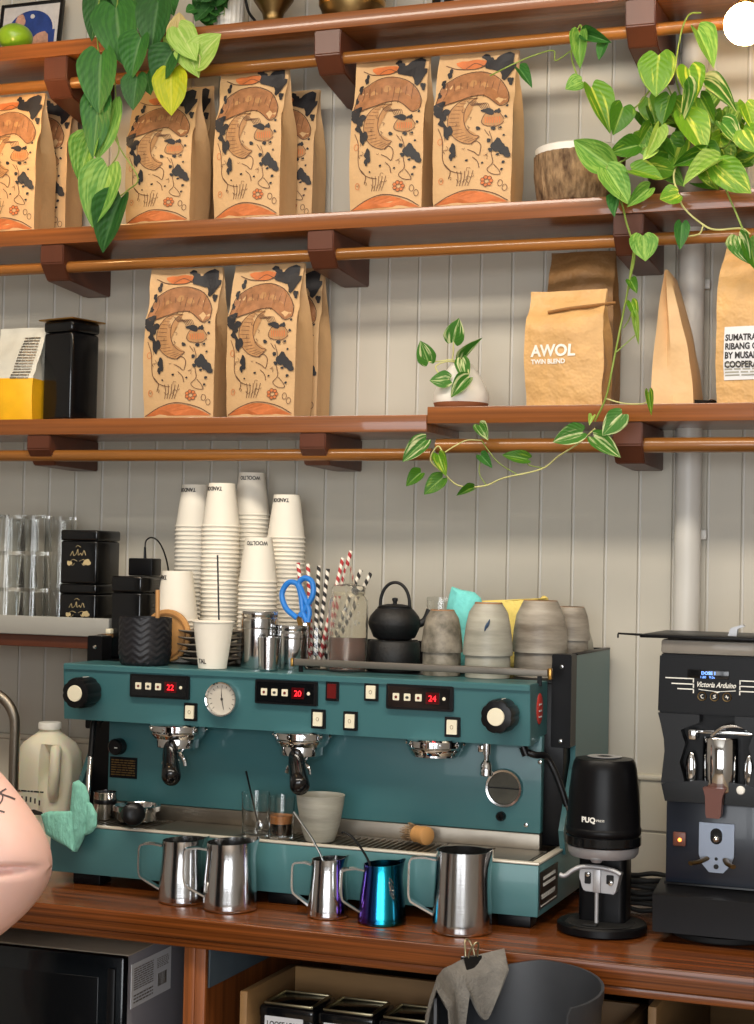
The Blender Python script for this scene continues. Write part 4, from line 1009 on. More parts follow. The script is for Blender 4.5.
# group heads
def group(px, py0):
    c = P(px, py0, YL-.055); X, Y = c.x, YL-.045
    z = ZB+.006; k = 1/S(px, Y, py0)
    b = N(); r = 28.5*k
    lathe(b, [(0, 0), (r*.92, 0), (r, -.003), (r, -.014), (r*.95, -.017), (r*.95, -.02), (r*.9, -.024), (r*.86, -.028), (0, -.028)], (X, Y, z-.004), 48); g = W('group_head', b, 'chrome')
    for i in range(10):
        a = 2*PI*i/10+.2; q = Vector((X+r*math.cos(a)*.985, Y+r*math.sin(a)*.985, z-.0125)); b = N(); lathe(b, [(0, .004), (.003, .0035), (.0036, 0)], q, 8, axis=(math.cos(a), math.sin(a), 0)); 
        if math.sin(a) < .3: W('bolt', b, 'steel', g)
        else: b.free()
    return X, Y, z-.032, k, r
def portafilter(parent, X, Y, z, k, r):
    b = N(); lathe(b, [(0, 0), (r*.74, 0), (r*.76, -.004), (r*.74, -.02), (r*.55, -.027), (r*.2, -.028), (0, -.028)], (X, Y, z+.003), 40); pf = W('portafilter', b, 'chrome', parent)
    b = N(); a = Vector((X, Y-r*.6, z-.006)); e = a+Vector((.050, -.088, -.059)); d = (e-a)
    tube(b, [a, a+d*.12], .0085, 14, 1); W('handle_collar', b, 'chrome', pf)
    b = N(); rs = lambda t: .0105+.0045*math.sin(PI*min(1, t*.75+.1))+(.001 if t > .8 else 0)
    pts = [a+d*.1, a+d*.2, a+d*.35, a+d*.55, a+d*.75, a+d*.92, a+d*.985, a+d*1.0]
    ra = [.012, .0145, .016, .016, .0175, .0185, .0155, .005]
    
    tube(b, pts, lambda t: ra[min(7, int(t*7+.5))], 18, 1); W('handle', b, 'black_gloss', pf, smooth=60)
    b = N()
    for s in (-1, 1): tube(b, [(X+s*.002, Y-.004, z-.026), (X+s*.012, Y-.008, z-.032), (X+s*.021, Y-.012, z-.042), (X+s*.024, Y-.013, z-.052)], .0042, 10, 5)
    W('spout', b, 'chrome', pf)
for px_, hand in ((176, 1), (300, 1), (434, 0)):
    X, Y, z, k, r = group(px_, 735)
    if hand: portafilter(mc, X, Y, z, k, r)
    else:
        b = N(); lathe(b, [(0, 0), (r*.8, 0), (r*.8, -.006), (r*.6, -.008), (0, -.008)], (X, Y, z+.002), 40); W('shower_screen', b, 'steel')
# hot water spout
c = P(486, 752, YL-.045); X, Y = c.x, YL-.04
b = N(); cyl(b, (X, Y, ZB+.004), (X, Y, ZB-.022), .008, seg=16); cyl(b, (X, Y, ZB-.0215), (X, Y, ZB-.034), .0055, seg=14); lathe(b, [(0, 0), (.0065, 0), (.011, -.008), (.012, -.026), (.010, -.028), (0, -.028)], (X, Y, ZB-.033), 22); box(b, (X-.016, Y-.004, ZB-.018), (X-.006, Y+.004, ZB-.006), .001); W('water_spout', b, 'chrome')
# round port with its gauge window
c = P(504.5, 788, YL); r = 19.5/S(504, YL, 788)
b = N(); lathe(b, [(r*.8, .002), (r*.84, .0075), (r*.95, .008), (r, .004), (r, -.002), (0, -.002)], (c.x, YL, c.z), 40, axis=(0, -1, 0)); po_ = W('round_port', b, 'steel', smooth=50)
b = N(); lathe(b, [(0, .002), (r*.82, .002)], (c.x, YL, c.z), 36, axis=(0, -1, 0)); W('port_glass', b, 'port', po_)
b = N(); box(b, (c.x-r*.8, YL-.0045, c.z-.001), (c.x+r*.8, YL-.002, c.z+.001)); W('port_bar', b, 'black', po_)
c = P(501.5, 816, YL); b = N(); lathe(b, [(.0025, .012), (.007, .012), (.009, .008), (.009, 0), (0, 0)], (c.x, YL, c.z), 18, axis=(0, -1, 0)); lathe(b, [(0, .009), (.0026, .009)], (c.x, YL, c.z), 12, axis=(0, -1, 0)); W('drain_knob', b, 'black_gloss')
for x, y in ((526, 825), (540, 762)):
    c = P(x, y, YL); b = N(); lathe(b, [(0, .003), (.0035, .002), (.0048, 0)], (c.x, YL, c.z), 14, axis=(0, -1, 0)); W('screw', b, 'steel')
c = P(116, 803, YL); b = N(); lathe(b, [(0, .003), (.0035, .002), (.0048, 0)], (c.x, YL, c.z), 14, axis=(0, -1, 0)); W('screw', b, 'steel')
# left knob and rating plate on the splash panel
c = P(120.5, 746, YL); b = N(); lathe(b, [(0, .026), (.013, .026), (.016, .022), (.0165, .004), (.012, 0), (0, 0)], (c.x, YL, c.z), 28, axis=(0, -1, 0)); kn = W('small_knob', b, 'black'); b = N(); box(b, (c.x+.001, YL-.0268, c.z-.002), (c.x+.0075, YL-.0258, c.z)); W('knob_mark', b, 'white', kn)
A, B = P(110, 766, YL), P(137, 777, YL)
b = N(); box(b, (A.x, YL-.0015, P(123, 778, YL).z), (B.x, YL+.001, P(123, 757, YL).z), .0005); rp = W('rating_plate', b, 'black_satin')
b = N(); marks(b, A.x+.004, P(123, 776, YL).z, B.x-.004, P(123, 759, YL).z, 7, 3, YL-.0016); W('plate_print', b, 'old_brass', rp, smooth=0)
# oval red badge on the right return of the front panel
c = Vector((XR, -.392, P(541, 709, -.392).z)); rz_ = 15.5/S(541, -.392, 709)
b = N(); loft(b, [[Vector((XR-.001+dx, c.y+.019*q*math.cos(a), c.z+rz_*q*math.sin(a))) for a in [2*PI*i/32 for i in range(32)]] for dx, q in ((0, 1), (.0022, 1), (.003, .94))]); bd = W('oval_badge', b, 'red')
b = N()
for zz in (-.5, -.12, .3): box(b, (XR+.002, c.y-.009, c.z+rz_*zz-.0012), (XR+.0026, c.y+.009, c.z+rz_*zz+.0012))
W('badge_mark', b, 'label', bd)
# steam wands
c = P(94, 722, -.42); e = P(88, 792, -.47)
b = N(); ball(b, c+Vector((.001, .02, .006)), .011, u=16, v=10); tube(b, [c+Vector((.001, .02, .006)), c, P(92, 740, -.43), P(90.5, 757, -.44)], .006, 12, 5); wd = W('steam_wand', b, 'black')
b = N(); tube(b, [P(90.5, 756, -.44), P(89, 775, -.455), e, P(86, 812, -.48)], .0048, 12, 5); W('wand_tube', b, 'steel', wd)
b = N(); a0 = P(525, 751, -.42); pts = [a0, P(535, 755, -.415), P(545, 756, -.40), P(552, 766, -.395), P(560, 785, -.40), P(567, 806, -.405)]; tube(b, pts, .0062, 12, 6); cyl(b, a0+Vector((-.004, 0, .008)), a0+Vector((.003, 0, -.008)), .008, seg=14); wd = W('steam_wand', b, 'black')
b = N(); tube(b, [P(567, 805, -.405), P(573, 822, -.41), P(578, 842, -.415)], .0046, 10, 4); W('wand_tube', b, 'steel', wd)
# drip tray
YT = -.525
ttz = (P(538, 867.4, YT).z+P(205, 833, YT).z)/2; tbz = (P(538, 918, YT).z+P(53, 871, YT).z)/2
xt0, xt1 = P(50, 850, YT).x, P(538, 892, YT).x
print('tray', ttz, tbz, zt_, 'top', ZT, ZB, 'side', sz1)
b = N(); box(b, (xt0, YT, tbz), (xt1, YT+.012, ttz-.003), .0015); box(b, (xt0, YT+.0125, tbz), (xt0+.012, -.15, ttz-.003), .0015); box(b, (xt1-.012, YT+.0125, tbz), (xt1, -.15, ttz-.003), .0015); box(b, (xt0+.012, YT+.0125, tbz), (xt1-.012, -.15, tbz+.01)); dt = W('drip_tray', b, 'teal_tray')
b = N(); box(b, (xt0-.001, YT-.001, ttz-.0025), (xt1+.001, YT+.012, ttz+.002), .0015); box(b, (xt0-.001, YT+.0125, ttz-.0025), (xt0+.012, -.3, ttz+.002), .0015); box(b, (xt1-.014, YT+.0125, ttz-.0025), (xt1+.001, -.3, ttz+.002), .0015); W('tray_rim', b, 'rim_cream', dt)
b = N(); box(b, (xt0+.0125, YT+.0125, ttz-.012), (xt1-.0145, YL-.005, ttz-.006)); W('tray_well', b, 'steel_dull', dt)
b = N(); n = 5; gw = (xt1-xt0-.03)/n
for i in range(n):
    xa = xt0+.0135+gw*i
    box(b, (xa, YT+.014, ttz-.0055), (xa+gw-.004, YT+.02, ttz+.0005)); box(b, (xa, YL-.012, ttz-.0055), (xa+gw-.004, YL-.006, ttz+.0005))
    m_ = 16
    for j in range(m_): 
        xx = xa+(gw-.006)*j/(m_-1); box(b, (xx, YT+.02, ttz-.005), (xx+.0035, YL-.012, ttz))
    if i in (1, 4): box(b, (xa+.004, YT+.02, ttz-.0045), (xa+gw-.008, YL-.012, ttz+.0003))
W('tray_grate', b, 'steel_dull', dt)
# printed plate on the tray's right end
b = N(); za, zb_ = tbz+.012, ttz-.016; box(b, (xt1, YT+.008, za), (xt1+.0015, YT+.13, zb_)); wp = W('notice_plate', b, 'black', dt)
b = N(); rr_ = random.Random(5)
def ymarks(b, y0, z0, y1, z1, rows, words):
    h = (z1-z0)/rows
    for i in range(rows):
        z = z1-h*(i+.5); y = y0
        while y < y1-.001:
            w = (y1-y0)/words*rr_.uniform(.4, 1); e = min(y+w, y1); box(b, (xt1+.0014, y, z-h*.25), (xt1+.0021, e, z+h*.25)); y = e+.003
ymarks(b, YT+.02, za+.016, YT+.11, zb_-.04, 4, 7); ymarks(b, YT+.03, zb_-.03, YT+.11, zb_-.008, 2, 4)
box(b, (xt1+.0014, YT+.015, za+.004), (xt1+.002, YT+.12, za+.006)); W('notice_print', b, 'white', wp, smooth=0)
# feet
for x in (P(516, 925, -.5).x, P(90, 880, -.5).x, (xt0+xt1)/2):
    for y in (-.492, -.12):
        b = N(); box(b, (x-.03, y-.022, BENCH+.0005), (x+.03, y+.022, tbz-.0005), .003); W('foot', b, 'black_satin')
# ================================================================ things on the machine's cup tray
TT = TZ+.0006
def at_tray(px, y): 
    p = P(px, 650, y); return (p.x, y, TT)
# ---- paper cups
CH, CB, CRM = .092, .0275, .0405          # height, base radius, rim radius
def cup_meshes():
    b = N(); lathe(b, [(0, .004), (CB-.001, .004), (CB-.001, 0), (CB, 0), (CRM-.0012, CH-.004), (CRM-.0002, CH-.0042), (CRM+.0009, CH-.0022), (CRM+.0004, CH-.0004), (CRM-.0010, CH), (CRM-.0019, CH-.003), (CB+.0001, .006), (0, .006)], (0, 0, 0), 44)
    return mesh_of(b, 'cup_wall', 'paper', 40)
CUPM = cup_meshes()
def cup_text(s, ang, z, size, flip=False):
    """lettering wrapped on the tapered wall; ang is the direction faced (-90 deg = towards -y)"""
    b = text_bm(s, size, xs=.85, align='CENTER', bold=.0003, extrude=.0002)
    bmesh.ops.subdivide_edges(b, edges=[e for e in b.edges if e.calc_length() > .004], cuts=1)
    for v in b.verts:
        zz = z+v.co.z; r = CB+(CRM-CB)*zz/CH+.0007-v.co.y; a = R(ang)+v.co.x/r
        v.co = Vector((r*math.cos(a), r*math.sin(a), zz))
    return mesh_of(b, 'printed_name', 'print_', 0)
TXA, TXB = cup_text('WOOLTIO', -106, .008, .0115), cup_text('TANDOR', -106, .008, .0115)
cup0 = thing('paper_cup', 'template', 'paper cup'); link('cup_wall', CUPM, cup0); link('printed_name', TXA, cup0)
def cup_at(loc, flip, label, group=None, rz=0, scale=1, text=None):
    o = copy_tree(cup0)
    o.location = loc; o.rotation_euler = (0, PI if flip else 0, rz); o.scale = (scale,)*3
    o['label'] = label
    if group: o['group'] = group
    elif 'group' in o: del o['group']
    if text is False:
        for ch in [k for k in bpy.data.objects if k.parent == o and k.name.startswith('printed_name')]: bpy.data.objects.remove(ch)
    elif text is not None:
        for ch in [k for k in bpy.data.objects if k.parent == o and k.name.startswith('printed_name')]: ch.data = text
    return o
PITCH_C = .0092
def cup_stack(px, y, top_py, name, toplab, scale=1, text=None, rz=0):
    x = P(px, top_py, y).x; ztop = P(px, top_py, y).z
    h = CH*scale; n = max(2, round((ztop-TT-h)/PITCH_C)+1); pit = (ztop-TT-h)/(n-1)
    for i in range(n):
        z = TT+h+pit*i
        if i == n-1: cup_at((x, y, z), True, toplab, 'upside-down paper cups in stacks', rz, scale, text)
        else: cup_at((x, y, z), True, 'paper cup nested in the %s' % name, 'upside-down paper cups in stacks', rz+i*.9, scale, False)
cup_stack(195, -.09, 485, 'stack beside the black adapter, below its printed top cup', 'topmost cup of the stack beside the black adapter, print set low', 1, TXB, -.45)
cup_stack(222, -.168, 483.5, 'tall stack directly behind the upright cup, below its top cup', 'topmost cup of the tall stack directly behind the upright cup', 1, TXB, -.5)
cup_stack(252, -.071, 473, 'tallest stack at the back, below its top cup', 'topmost cup of the tallest stack at the back', 1, TXA, .0)
cup_stack(287, -.115, 495, 'rear stack behind the blue scissors, below its top cup', 'topmost cup of the rear stack behind the blue scissors', 1, TXB, -.4)
cup_stack(259, -.225, 537.5, 'short stack behind the steel canister, below its top cup', 'topmost cup of the short stack behind the steel canister', 1, TXA, .0)
cup_stack(177.5, -.262, 571, 'low stack of larger cups behind the wooden disc', 'top cup of the low stack of larger cups behind the wooden disc', 1.12, TXB, -1.2)
for ch in [k for k in bpy.data.objects if k.parent == cup0]: bpy.data.objects.remove(ch)
bpy.data.objects.remove(cup0)
p = P(212.5, 664, -.418)
t = thing('paper_cup', 'single white paper cup standing upright at the front edge of the machine', 'paper cup', (p.x, -.418, TT))
link('cup_wall', CUPM, t); link('printed_name', cup_text('TAL', -107, .010, .0125), t)
# stirrer standing behind the upright cup
a, b_ = P(220.5, 640, -.37), P(218, 555, -.37)
t = thing('stirrer', 'thin black stirrer standing upright behind the single white cup', 'stirrer', (a.x, -.372, TT))
b = N(); tube(b, [(0, 0, .0005), (0, 0, .02), (b_.x-a.x, 0, b_.z-TT)], .0018, 8, 1); part('rod', b, 'black', t); b = N(); box(b, (-.004, -.0022, .0003), (.004, .0022, .003), .0008); part('paddle', b, 'black', t)
# saucers
sx, sy, _ = at_tray(210, -.302)
for i in range(5):
    t = thing('saucer', ('dark glazed saucer in the pile behind the upright cup', 'topmost dark saucer of the pile behind the upright cup')[i == 4], 'saucer', (sx+.0012*math.sin(i*2.2), sy, TT+.0135*i), 0, 'dark saucers in a pile')
    if i == 0:
        b = N(); lathe(b, [(0, .001), (.030, .001), (.032, 0), (.036, 0), (.038, .003), (.058, .010), (.0635, .0128), (.0645, .0118), (.0650, .0135), (.0635, .0145), (.056, .0122), (.036, .006), (0, .005)], (0, 0, 0), 48); sm_ = mesh_of(b, 'dish', 'plate', 50)
        b = N(); lathe(b, [(.0628, .0143), (.0647, .0149), (.0655, .0139), (.0650, .0125)], (0, 0, 0), 48); sr_ = mesh_of(b, 'clay_edge', 'edge_clay', 60, recalc=False)
    link('dish', sm_, t); link('clay_edge', sr_, t)
# black herringbone bowl and the spoon in it
p = at_tray(145, -.404); k = 1/S(145, -.404, 640); r = 26*k; h = P(145, 617, -.404).z-TT
t = thing('herringbone_bowl', 'black straight-sided bowl with raised herringbone texture, left end of machine', 'bowl', p)
b = N(); seg, rows = 120, 26; rings = []
for j in range(rows+1):
    z = .004+(h-.006)*j/rows; ring = []
    for i in range(seg):
        a = 2*PI*i/seg; band = (a*10/(2*PI)) % 1.0; zig = abs(band-.5)*2
        q = 1+.022*math.sin(2*PI*(z/.0125+zig*.9)); taper = .93+.07*min(1, j/5)
        ring.append(Vector((r*taper*q*math.cos(a), r*taper*q*math.sin(a), z)))
    rings.append(ring)
rings = [[Vector((v.x*.93, v.y*.93, 0)) for v in rings[0]]]+rings+[[Vector((r*1.0*math.cos(2*PI*i/seg), r*math.sin(2*PI*i/seg), h)) for i in range(seg)], [Vector((r*.93*math.cos(2*PI*i/seg), r*.93*math.sin(2*PI*i/seg), h)) for i in range(seg)], [Vector((r*.9*math.cos(2*PI*i/seg), r*.9*math.sin(2*PI*i/seg), .01)) for i in range(seg)]]
loft(b, rings); part('bowl', b, 'black_weave', t, 50)
a, e = P(156, 640, -.385), P(158, 590, -.372)
s_ = thing('wooden_spoon', 'pale wooden spoon handle sticking up out of the black bowl', 'spoon', (a.x, -.385, TT+.012))
b = N(); tube(b, [(0, 0, 0), (.0005, .004, .04), (e.x-a.x, .012, e.z-TT-.012)], lambda q: .0035+.001*q, 10, 6); part('handle', b, 'wood_lid', s_)
b = N(); ball(b, (0, 0, .0), .012, 1, .45, 1, 14, 10); part('spoon_bowl', b, 'wood_lid', s_)
# round wooden lid leaning behind the bowl
p = at_tray(164, -.338); r = 27*k
t = thing('wooden_disc', 'round light wood disc leaning upright behind the black bowl', 'wooden disc', (p[0], -.338, TT+.0015)); t.rotation_euler = (R(-5), 0, 0)
b = N(); lathe(b, [(0, 0), (r*.97, 0), (r, .002), (r, .009), (r*.97, .011), (0, .011)], (0, 0, r), 56, axis=(0, 1, 0)); part('disc', b, 'wood_lid', t)
b = N(); lathe(b, [(r*.80, 0), (r*.80, -.003), (r*.86, -.003), (r*.86, 0)], (0, 0, r), 56, axis=(0, 1, 0)); part('ring', b, 'cork', t)
# steel canisters and a small tumbler
def canister(label, px, y, wpx, top, rings_):
    p = at_tray(px, y); k = 1/S(px, y, 640); r = wpx/2*k; h = P(px, top, y).z-TT; lh = h*.30
    t = thing('steel_canister', label, 'canister', p)
    b = N(); lathe(b, [(0, 0), (r*.95, 0), (r*.985, .003), (r*.985, h-lh-.001), (0, h-lh-.001)], (0, 0, 0), 44); part('body', b, 'steel', t)
    b = N(); lathe(b, [(0, h-lh), (r, h-lh), (r*1.01, h-lh+.003), (r*1.01, h-.014), (r*.97, h-.012), (r*.97, h-.010), (r, h-.008), (r, h-.003), (r*.97, h), (0, h)], (0, 0, 0), 44); part('lid', b, 'steel', t)
canister('tall lidded steel canister between the paper cups and the blue scissors', 259, -.352, 37, 611, 2)
canister('shorter lidded steel canister just below the blue scissors', 292.5, -.338, 32, 625, 1)
p = at_tray(269, -.412); k = 1/S(269, -.41, 650); h = P(269, 637, -.412).z-TT
t = thing('steel_tumbler', 'small plain steel tumbler in front of the two steel canisters', 'tumbler', p)
b = N(); lathe(b, [(0, .001), (9*k, 0), (10*k, .002), (11.5*k, h), (10.9*k, h), (9.3*k, .004), (0, .004)], (0, 0, 0), 36); part('cup', b, 'steel', t)
# glass jar with scissors and straws
p = at_tray(317, -.30); jx = p[0]; k = 1/S(317, -.30, 640); jr = 13.5*k; jh = P(317, 626, -.30).z-TT
t = thing('glass_jar', 'clear glass jar holding blue scissors and striped straws', 'jar', p)
b = N(); lathe(b, [(0, 0), (jr*.9, 0), (jr*.97, .003), (jr, .012), (jr, jh-.012), (jr*.94, jh-.006), (jr*.98, jh), (jr*.90, jh), (jr*.88, jh-.008), (jr*.92, jh-.014), (jr*.92, .013), (jr*.85, .006), (0, .006)], (0, 0, 0), 40); part('glass_body', b, 'glass', t, 50)
def straw(label, bx, by, tx, ty, y0, y1, m, grp='striped paper straws in the glass jar'):
    B, T = P(bx, by, y0), P(tx, ty, y1); B.z = TT+.0075
    t = thing('paper_straw', label, 'straw', (B.x, B.y, B.z), 0, grp)
    L = (T-B).length; d = (T-B)/L; x, yv, _ = frame_from(d); b = N(); uvl = b.loops.layers.uv.new('leaf'); seg = 12; n = 24; r = .0041
    rg = [[b.verts.new(d*(L*j/n)+x*(r*math.cos(2*PI*i/seg))+yv*(r*math.sin(2*PI*i/seg))) for i in range(seg)] for j in range(n+1)]
    for j in range(n):
        for i in range(seg):
            q = [(i, j), (i+1, j), (i+1, j+1), (i, j+1)]; f = b.faces.new([rg[jj][ii % seg] for ii, jj in q])
            for l, (ii, jj) in zip(f.loops, q): l[uvl].uv = (ii/seg, jj/n*L/.017)
    part('tube', b, m, t, 60)
for a in [('red striped straw leaning furthest left over the scissors', 310, 660, 298, 563, -.303, -.273, 'straw_red'), ('second red striped straw from the left, against the first', 312, 660, 308, 564, -.287, -.257, 'straw_red'), ('black striped straw between the two clusters of red straws', 314, 660, 319, 566, -.303, -.273, 'straw_black'),
          ('black striped straw right of its twin, before the long red straws', 316, 660, 328, 569, -.287, -.257, 'straw_black'), ('red striped straw just below the longest one', 318, 660, 343, 558, -.303, -.273, 'straw_red'), ('longest red striped straw, leaning right over the squeeze bottle', 320, 660, 351, 551, -.287, -.257, 'straw_red'),
          ('upper black striped straw leaning right behind the bottle nozzle', 322, 662, 361, 570, -.303, -.265, 'straw_black'), ('lower black striped straw leaning furthest right behind the bottle', 324, 662, 371, 573, -.287, -.24, 'straw_black')]: straw(*a)
# scissors standing handles up
def scissors():
    y = -.315; c = P(304, 625, y)
    t = thing('scissors', 'scissors with bright blue handles standing in the glass jar', 'scissors', (c.x+.008, y, TT+.009))
    o = Vector((c.x+.008, y, TT+.009)); q = lambda px, py, yy=y: P(px, py, yy)-o
    b = N(); tube(b, [q(297, 618), q(286, 608), q(282, 594), q(288, 583), q(297, 584), q(301, 596), q(303, 612), q(307, 622)], .0056, 10, 8); part('handle', b, 'blue_handle', t)
    b = N(); tube(b, [q(308, 622), q(309, 610), q(302, 592), q(299, 583), q(305, 578), q(312, 582), q(313, 594), q(307, 606), q(300, 616)], .0056, 10, 8); part('handle', b, 'blue_handle', t)
    b = N(); cyl(b, q(305, 625, y-.004), q(305, 625, y+.004), .0035, seg=12); part('pivot', b, 'steel', t)
    for s, e in ((298, 7), (309, -3)):
        b = N(); A = q(s, 616); Bt = Vector((e*.0006, .004, 0)); d = Bt-A; sx_ = Vector((.0055, 0, 0))
        yy = .0012 if s == 298 else -.0012
        loft(b, [[A+sx_+Vector((0, yy-.0008, 0)), A-sx_+Vector((0, yy-.0008, 0)), A-sx_+Vector((0, yy+.0008, 0)), A+sx_+Vector((0, yy+.0008, 0))], [Bt+sx_*.2+Vector((0, yy-.0005, 0)), Bt-sx_*.2+Vector((0, yy-.0005, 0)), Bt-sx_*.2+Vector((0, yy+.0005, 0)), Bt+sx_*.2+Vector((0, yy+.0005, 0))]]); part('blade', b, 'brass', t)
scissors()
# squeeze bottle
p = at_tray(347.5, -.328); k = 1/S(347, -.328, 620); r = 20*k
t = thing('squeeze_bottle', 'cloudy squeeze bottle with brown syrup in the bottom and a pointed nozzle', 'bottle', p)
zz = lambda py: P(347, py, -.328).z-TT
b = N(); lathe(b, [(0, 0), (r*.94, 0), (r, .003), (r, zz(606)), (r*.97, zz(600)), (r*.80, zz(595)), (r*.78, zz(592)), (r*.72, zz(592)), (r*.92, zz(602)), (r*.94, .004), (0, .004)], (0, 0, 0), 44); part('bottle_wall', b, 'plastic_clear', t, 50)
b = N(); lathe(b, [(0, .0045), (r*.925, .0045), (r*.925, zz(637)), (0, zz(637))], (0, 0, 0), 40); part('syrup', b, 'syrup', t)
b = N(); lathe(b, [(r*.83, zz(596)), (r*.85, zz(588)), (r*.8, zz(586)), (r*.3, zz(584)), (r*.24, zz(576)), (r*.12, zz(566)), (0, zz(566))], (0, 0, 0), 30); part('nozzle_cap', b, 'plastic_clear', t, 50)
b = N(); rr_ = random.Random(8)
for i in range(46):
    a = R(rr_.uniform(-125, -35)); z = rr_.uniform(zz(628), zz(600)); q = Vector((r*1.004*math.cos(a), r*1.004*math.sin(a), z)); ball(b, q, rr_.uniform(.0008, .0022), 1, .6, 1, 8, 6)
part('droplets', b, 'glass', t, 60)['kind'] = 'stuff'
# cast-iron teapot on its warmer
p = at_tray(394, -.27); k = 1/S(394, -.27, 620); zz = lambda py: P(394, py, -.27).z-TT
t = thing('teapot_warmer', 'low black iron stand under the cast-iron teapot', 'teapot stand', p)
hw = zz(640)
b = N(); lathe(b, [(0, 0), (26*k, 0), (27*k, .003), (25.5*k, hw-.004), (23*k, hw), (16*k, hw), (15*k, hw-.004), (14*k, .004), (0, .004)], (0, 0, 0), 44); part('stand', b, 'black_matt', t, 50)
for i in range(3):
    b = N(); a = R(-100+120*i); cyl(b, (21*k*math.cos(a), 21*k*math.sin(a), hw-.001), (21*k*math.cos(a), 21*k*math.sin(a), hw+.0012), .005, seg=12); part('pad', b, 'black_matt', t)
t = thing('cast_iron_teapot', 'black cast-iron teapot with a tall hooped handle', 'teapot', (p[0], p[1], TT+hw+.0016))
H = zz(608)-hw
b = N(); prof = [(0, 0), (17*k, 0), (21*k, .004), (26*k, H*.42), (26.5*k, H*.52), (24.5*k, H*.72), (19*k, H*.93), (17.5*k, H*.96), (17.5*k, H), (0, H)]
lathe(b, prof, (0, 0, 0), 48); part('pot_body', b, 'black_matt', t, 50)
b = N(); lathe(b, [(0, H), (16.5*k, H+.0005), (17*k, H+.002), (8*k, H+.006), (0, H+.007)], (0, 0, 0), 40); ld = part('lid', b, 'black_matt', t, 50)
b = N(); lathe(b, [(0, H+.0065), (2.2*k, H+.0065), (2*k, H+.010), (3.2*k, H+.014), (2.6*k, H+.018), (0, H+.019)], (0, 0, 0), 18); part('knob', b, 'black_matt', ld, 50)
b = N(); pts = []
for i in range(13):
    a = PI*i/12; pts.append((15.5*k*math.cos(a)*(1.02 if 0 < i < 12 else 1.0), 0, H*.93+27*k*math.sin(a)**.8))
tube(b, pts, .0032, 10, 3); part('hoop_handle', b, 'black_matt', t, 60)
b = N(); tube(b, [(0.5*k*0+20*k, .012, H*.45), (29*k, .016, H*.6), (33*k, .018, H*.95)], lambda q: .0085-.003*q, 12, 5); part('spout', b, 'black_matt', t, 60)
# upturned clear glass
p = at_tray(440, -.165); k = 1/S(440, -.165, 620); h = P(440, 597, -.165).z-TT
t = thing('glass_tumbler', 'clear glass turned upside down behind the dark speckled cup', 'glass', p)
def tumbler_bm(r0, r1, h, th=.0016):
    b = N(); lathe(b, [(r1, 0), (r0, h), (0, h), (0, h-.008), (r0-th*1.3, h-.008), (r1-th, 0)], (0, 0, 0), 36)
    f = [e for e in b.edges if e.is_boundary]; bmesh.ops.bridge_loops(b, edges=f) if f else None
    return b
part('glass_wall', tumbler_bm(14*k, 16*k, h), 'glass', t, 50)
# stoneware cups upside down in pairs
def stoneware(px, y, wpx, top, mid, m, toplab, lowlab, foot=.55, rim='stone_rim', mark=False, shape='round'):
    x = P(px, 640, y).x; k = 1/S(px, y, 630); r = wpx/2*k; ztop = P(px, top, y).z; zmid = P(px, mid, y).z
    H = ztop-zmid
    prof0 = ([(.0, 1.0), (foot*.78, 1.0), (foot*.80, 1.012), (foot*.96, 1.012), (foot, .985), (.78, .82), (.90, .55), (.98, .22), (1.0, .05), (.985, 0), (.93, 0), (.92, .06), (.86, .5), (.6, .88), (0, .90)] if shape == 'round' else
             [(.0, 1.0), (foot*.85, 1.0), (foot*.98, 1.005), (foot+.03, .96), (.86, .72), (.95, .42), (1.0, .08), (.99, 0), (.935, 0), (.93, .08), (.8, .7), (.5, .9), (0, .92)])
    def one(z0, label):
        t = thing('stoneware_cup', label, 'cup', (x, y, z0), 0, 'upside-down stoneware cups')
        b = N(); lathe(b, [(q*r, v*H) for q, v in prof0], (0, 0, 0), 48); part('cup_wall', b, m, t, 50)
        b = N(); lathe(b, [(foot*.80*r, 1.0125*H), (foot*.96*r, 1.0145*H), (foot*1.01*r, .985*H)], (0, 0, 0), 40); part('foot_ring', b, rim, t, 60, recalc=False)
        return t
    t = one(zmid, toplab)
    if mark:
        b = N(); 
        for s, (du, dv, w) in enumerate(((.0, .0, .010), (.012, .006, .006))):
            pts = [(-R(80)+.16*q*.5+du*8, H*(.52+.12*q)+dv) for q in (-.4, 0, .5, 1)]
            tube(b, [(r*.93*math.cos(a)*(1-.1*(z/H-.4)), r*.93*math.sin(a)*(1-.1*(z/H-.4)), z) for a, z in pts], lambda q: .0012+.003*math.sin(PI*q), 8, 4, flat=.5)
        part('brush_mark', b, 'bluepaint', t)
    # the cup underneath: its lower wall shows below the upper rim
    t2 = thing('stoneware_cup', lowlab, 'cup', (x, y, TT), 0, 'upside-down stoneware cups')
    dz = zmid-TT; s2 = .915
    b = N(); Hh = dz+H*.62
    lathe(b, [(0, Hh), (.42*r, Hh), (.52*r, Hh-.004), (.74*r, Hh*.62), (s2*r*.985, dz+.0006), (s2*r, dz*.5), (s2*r*.97, 0), (s2*r*.90, 0), (s2*r*.9, dz*.6), (.68*r, Hh*.6), (0, Hh-.006)], (0, 0, 0), 44); part('cup_wall', b, m, t2, 50)
stoneware(442, -.325, 42, 610, 652, 'stone', 'dark speckled stoneware cup upside down beside the teapot', 'under cup below the dark speckled one beside the teapot', .58)
stoneware(488, -.325, 50, 603, 655, 'stone_pale', 'pale grey stoneware cup with a blue brush mark, upside down', 'under cup below the blue-marked pale cup', .56, mark=True)
stoneware(540, -.236, 56, 601, 652, 'stone_wash', 'largest brown-washed stoneware cup upside down at right of the tray', 'under cup below the largest brown-washed one', .62, shape='full')
stoneware(571, -.142, 38, 607, 640, 'stone_wash', 'brown-rimmed stoneware cup behind the largest one', 'under cup of the pair behind the largest stoneware cup', .68, shape='full')
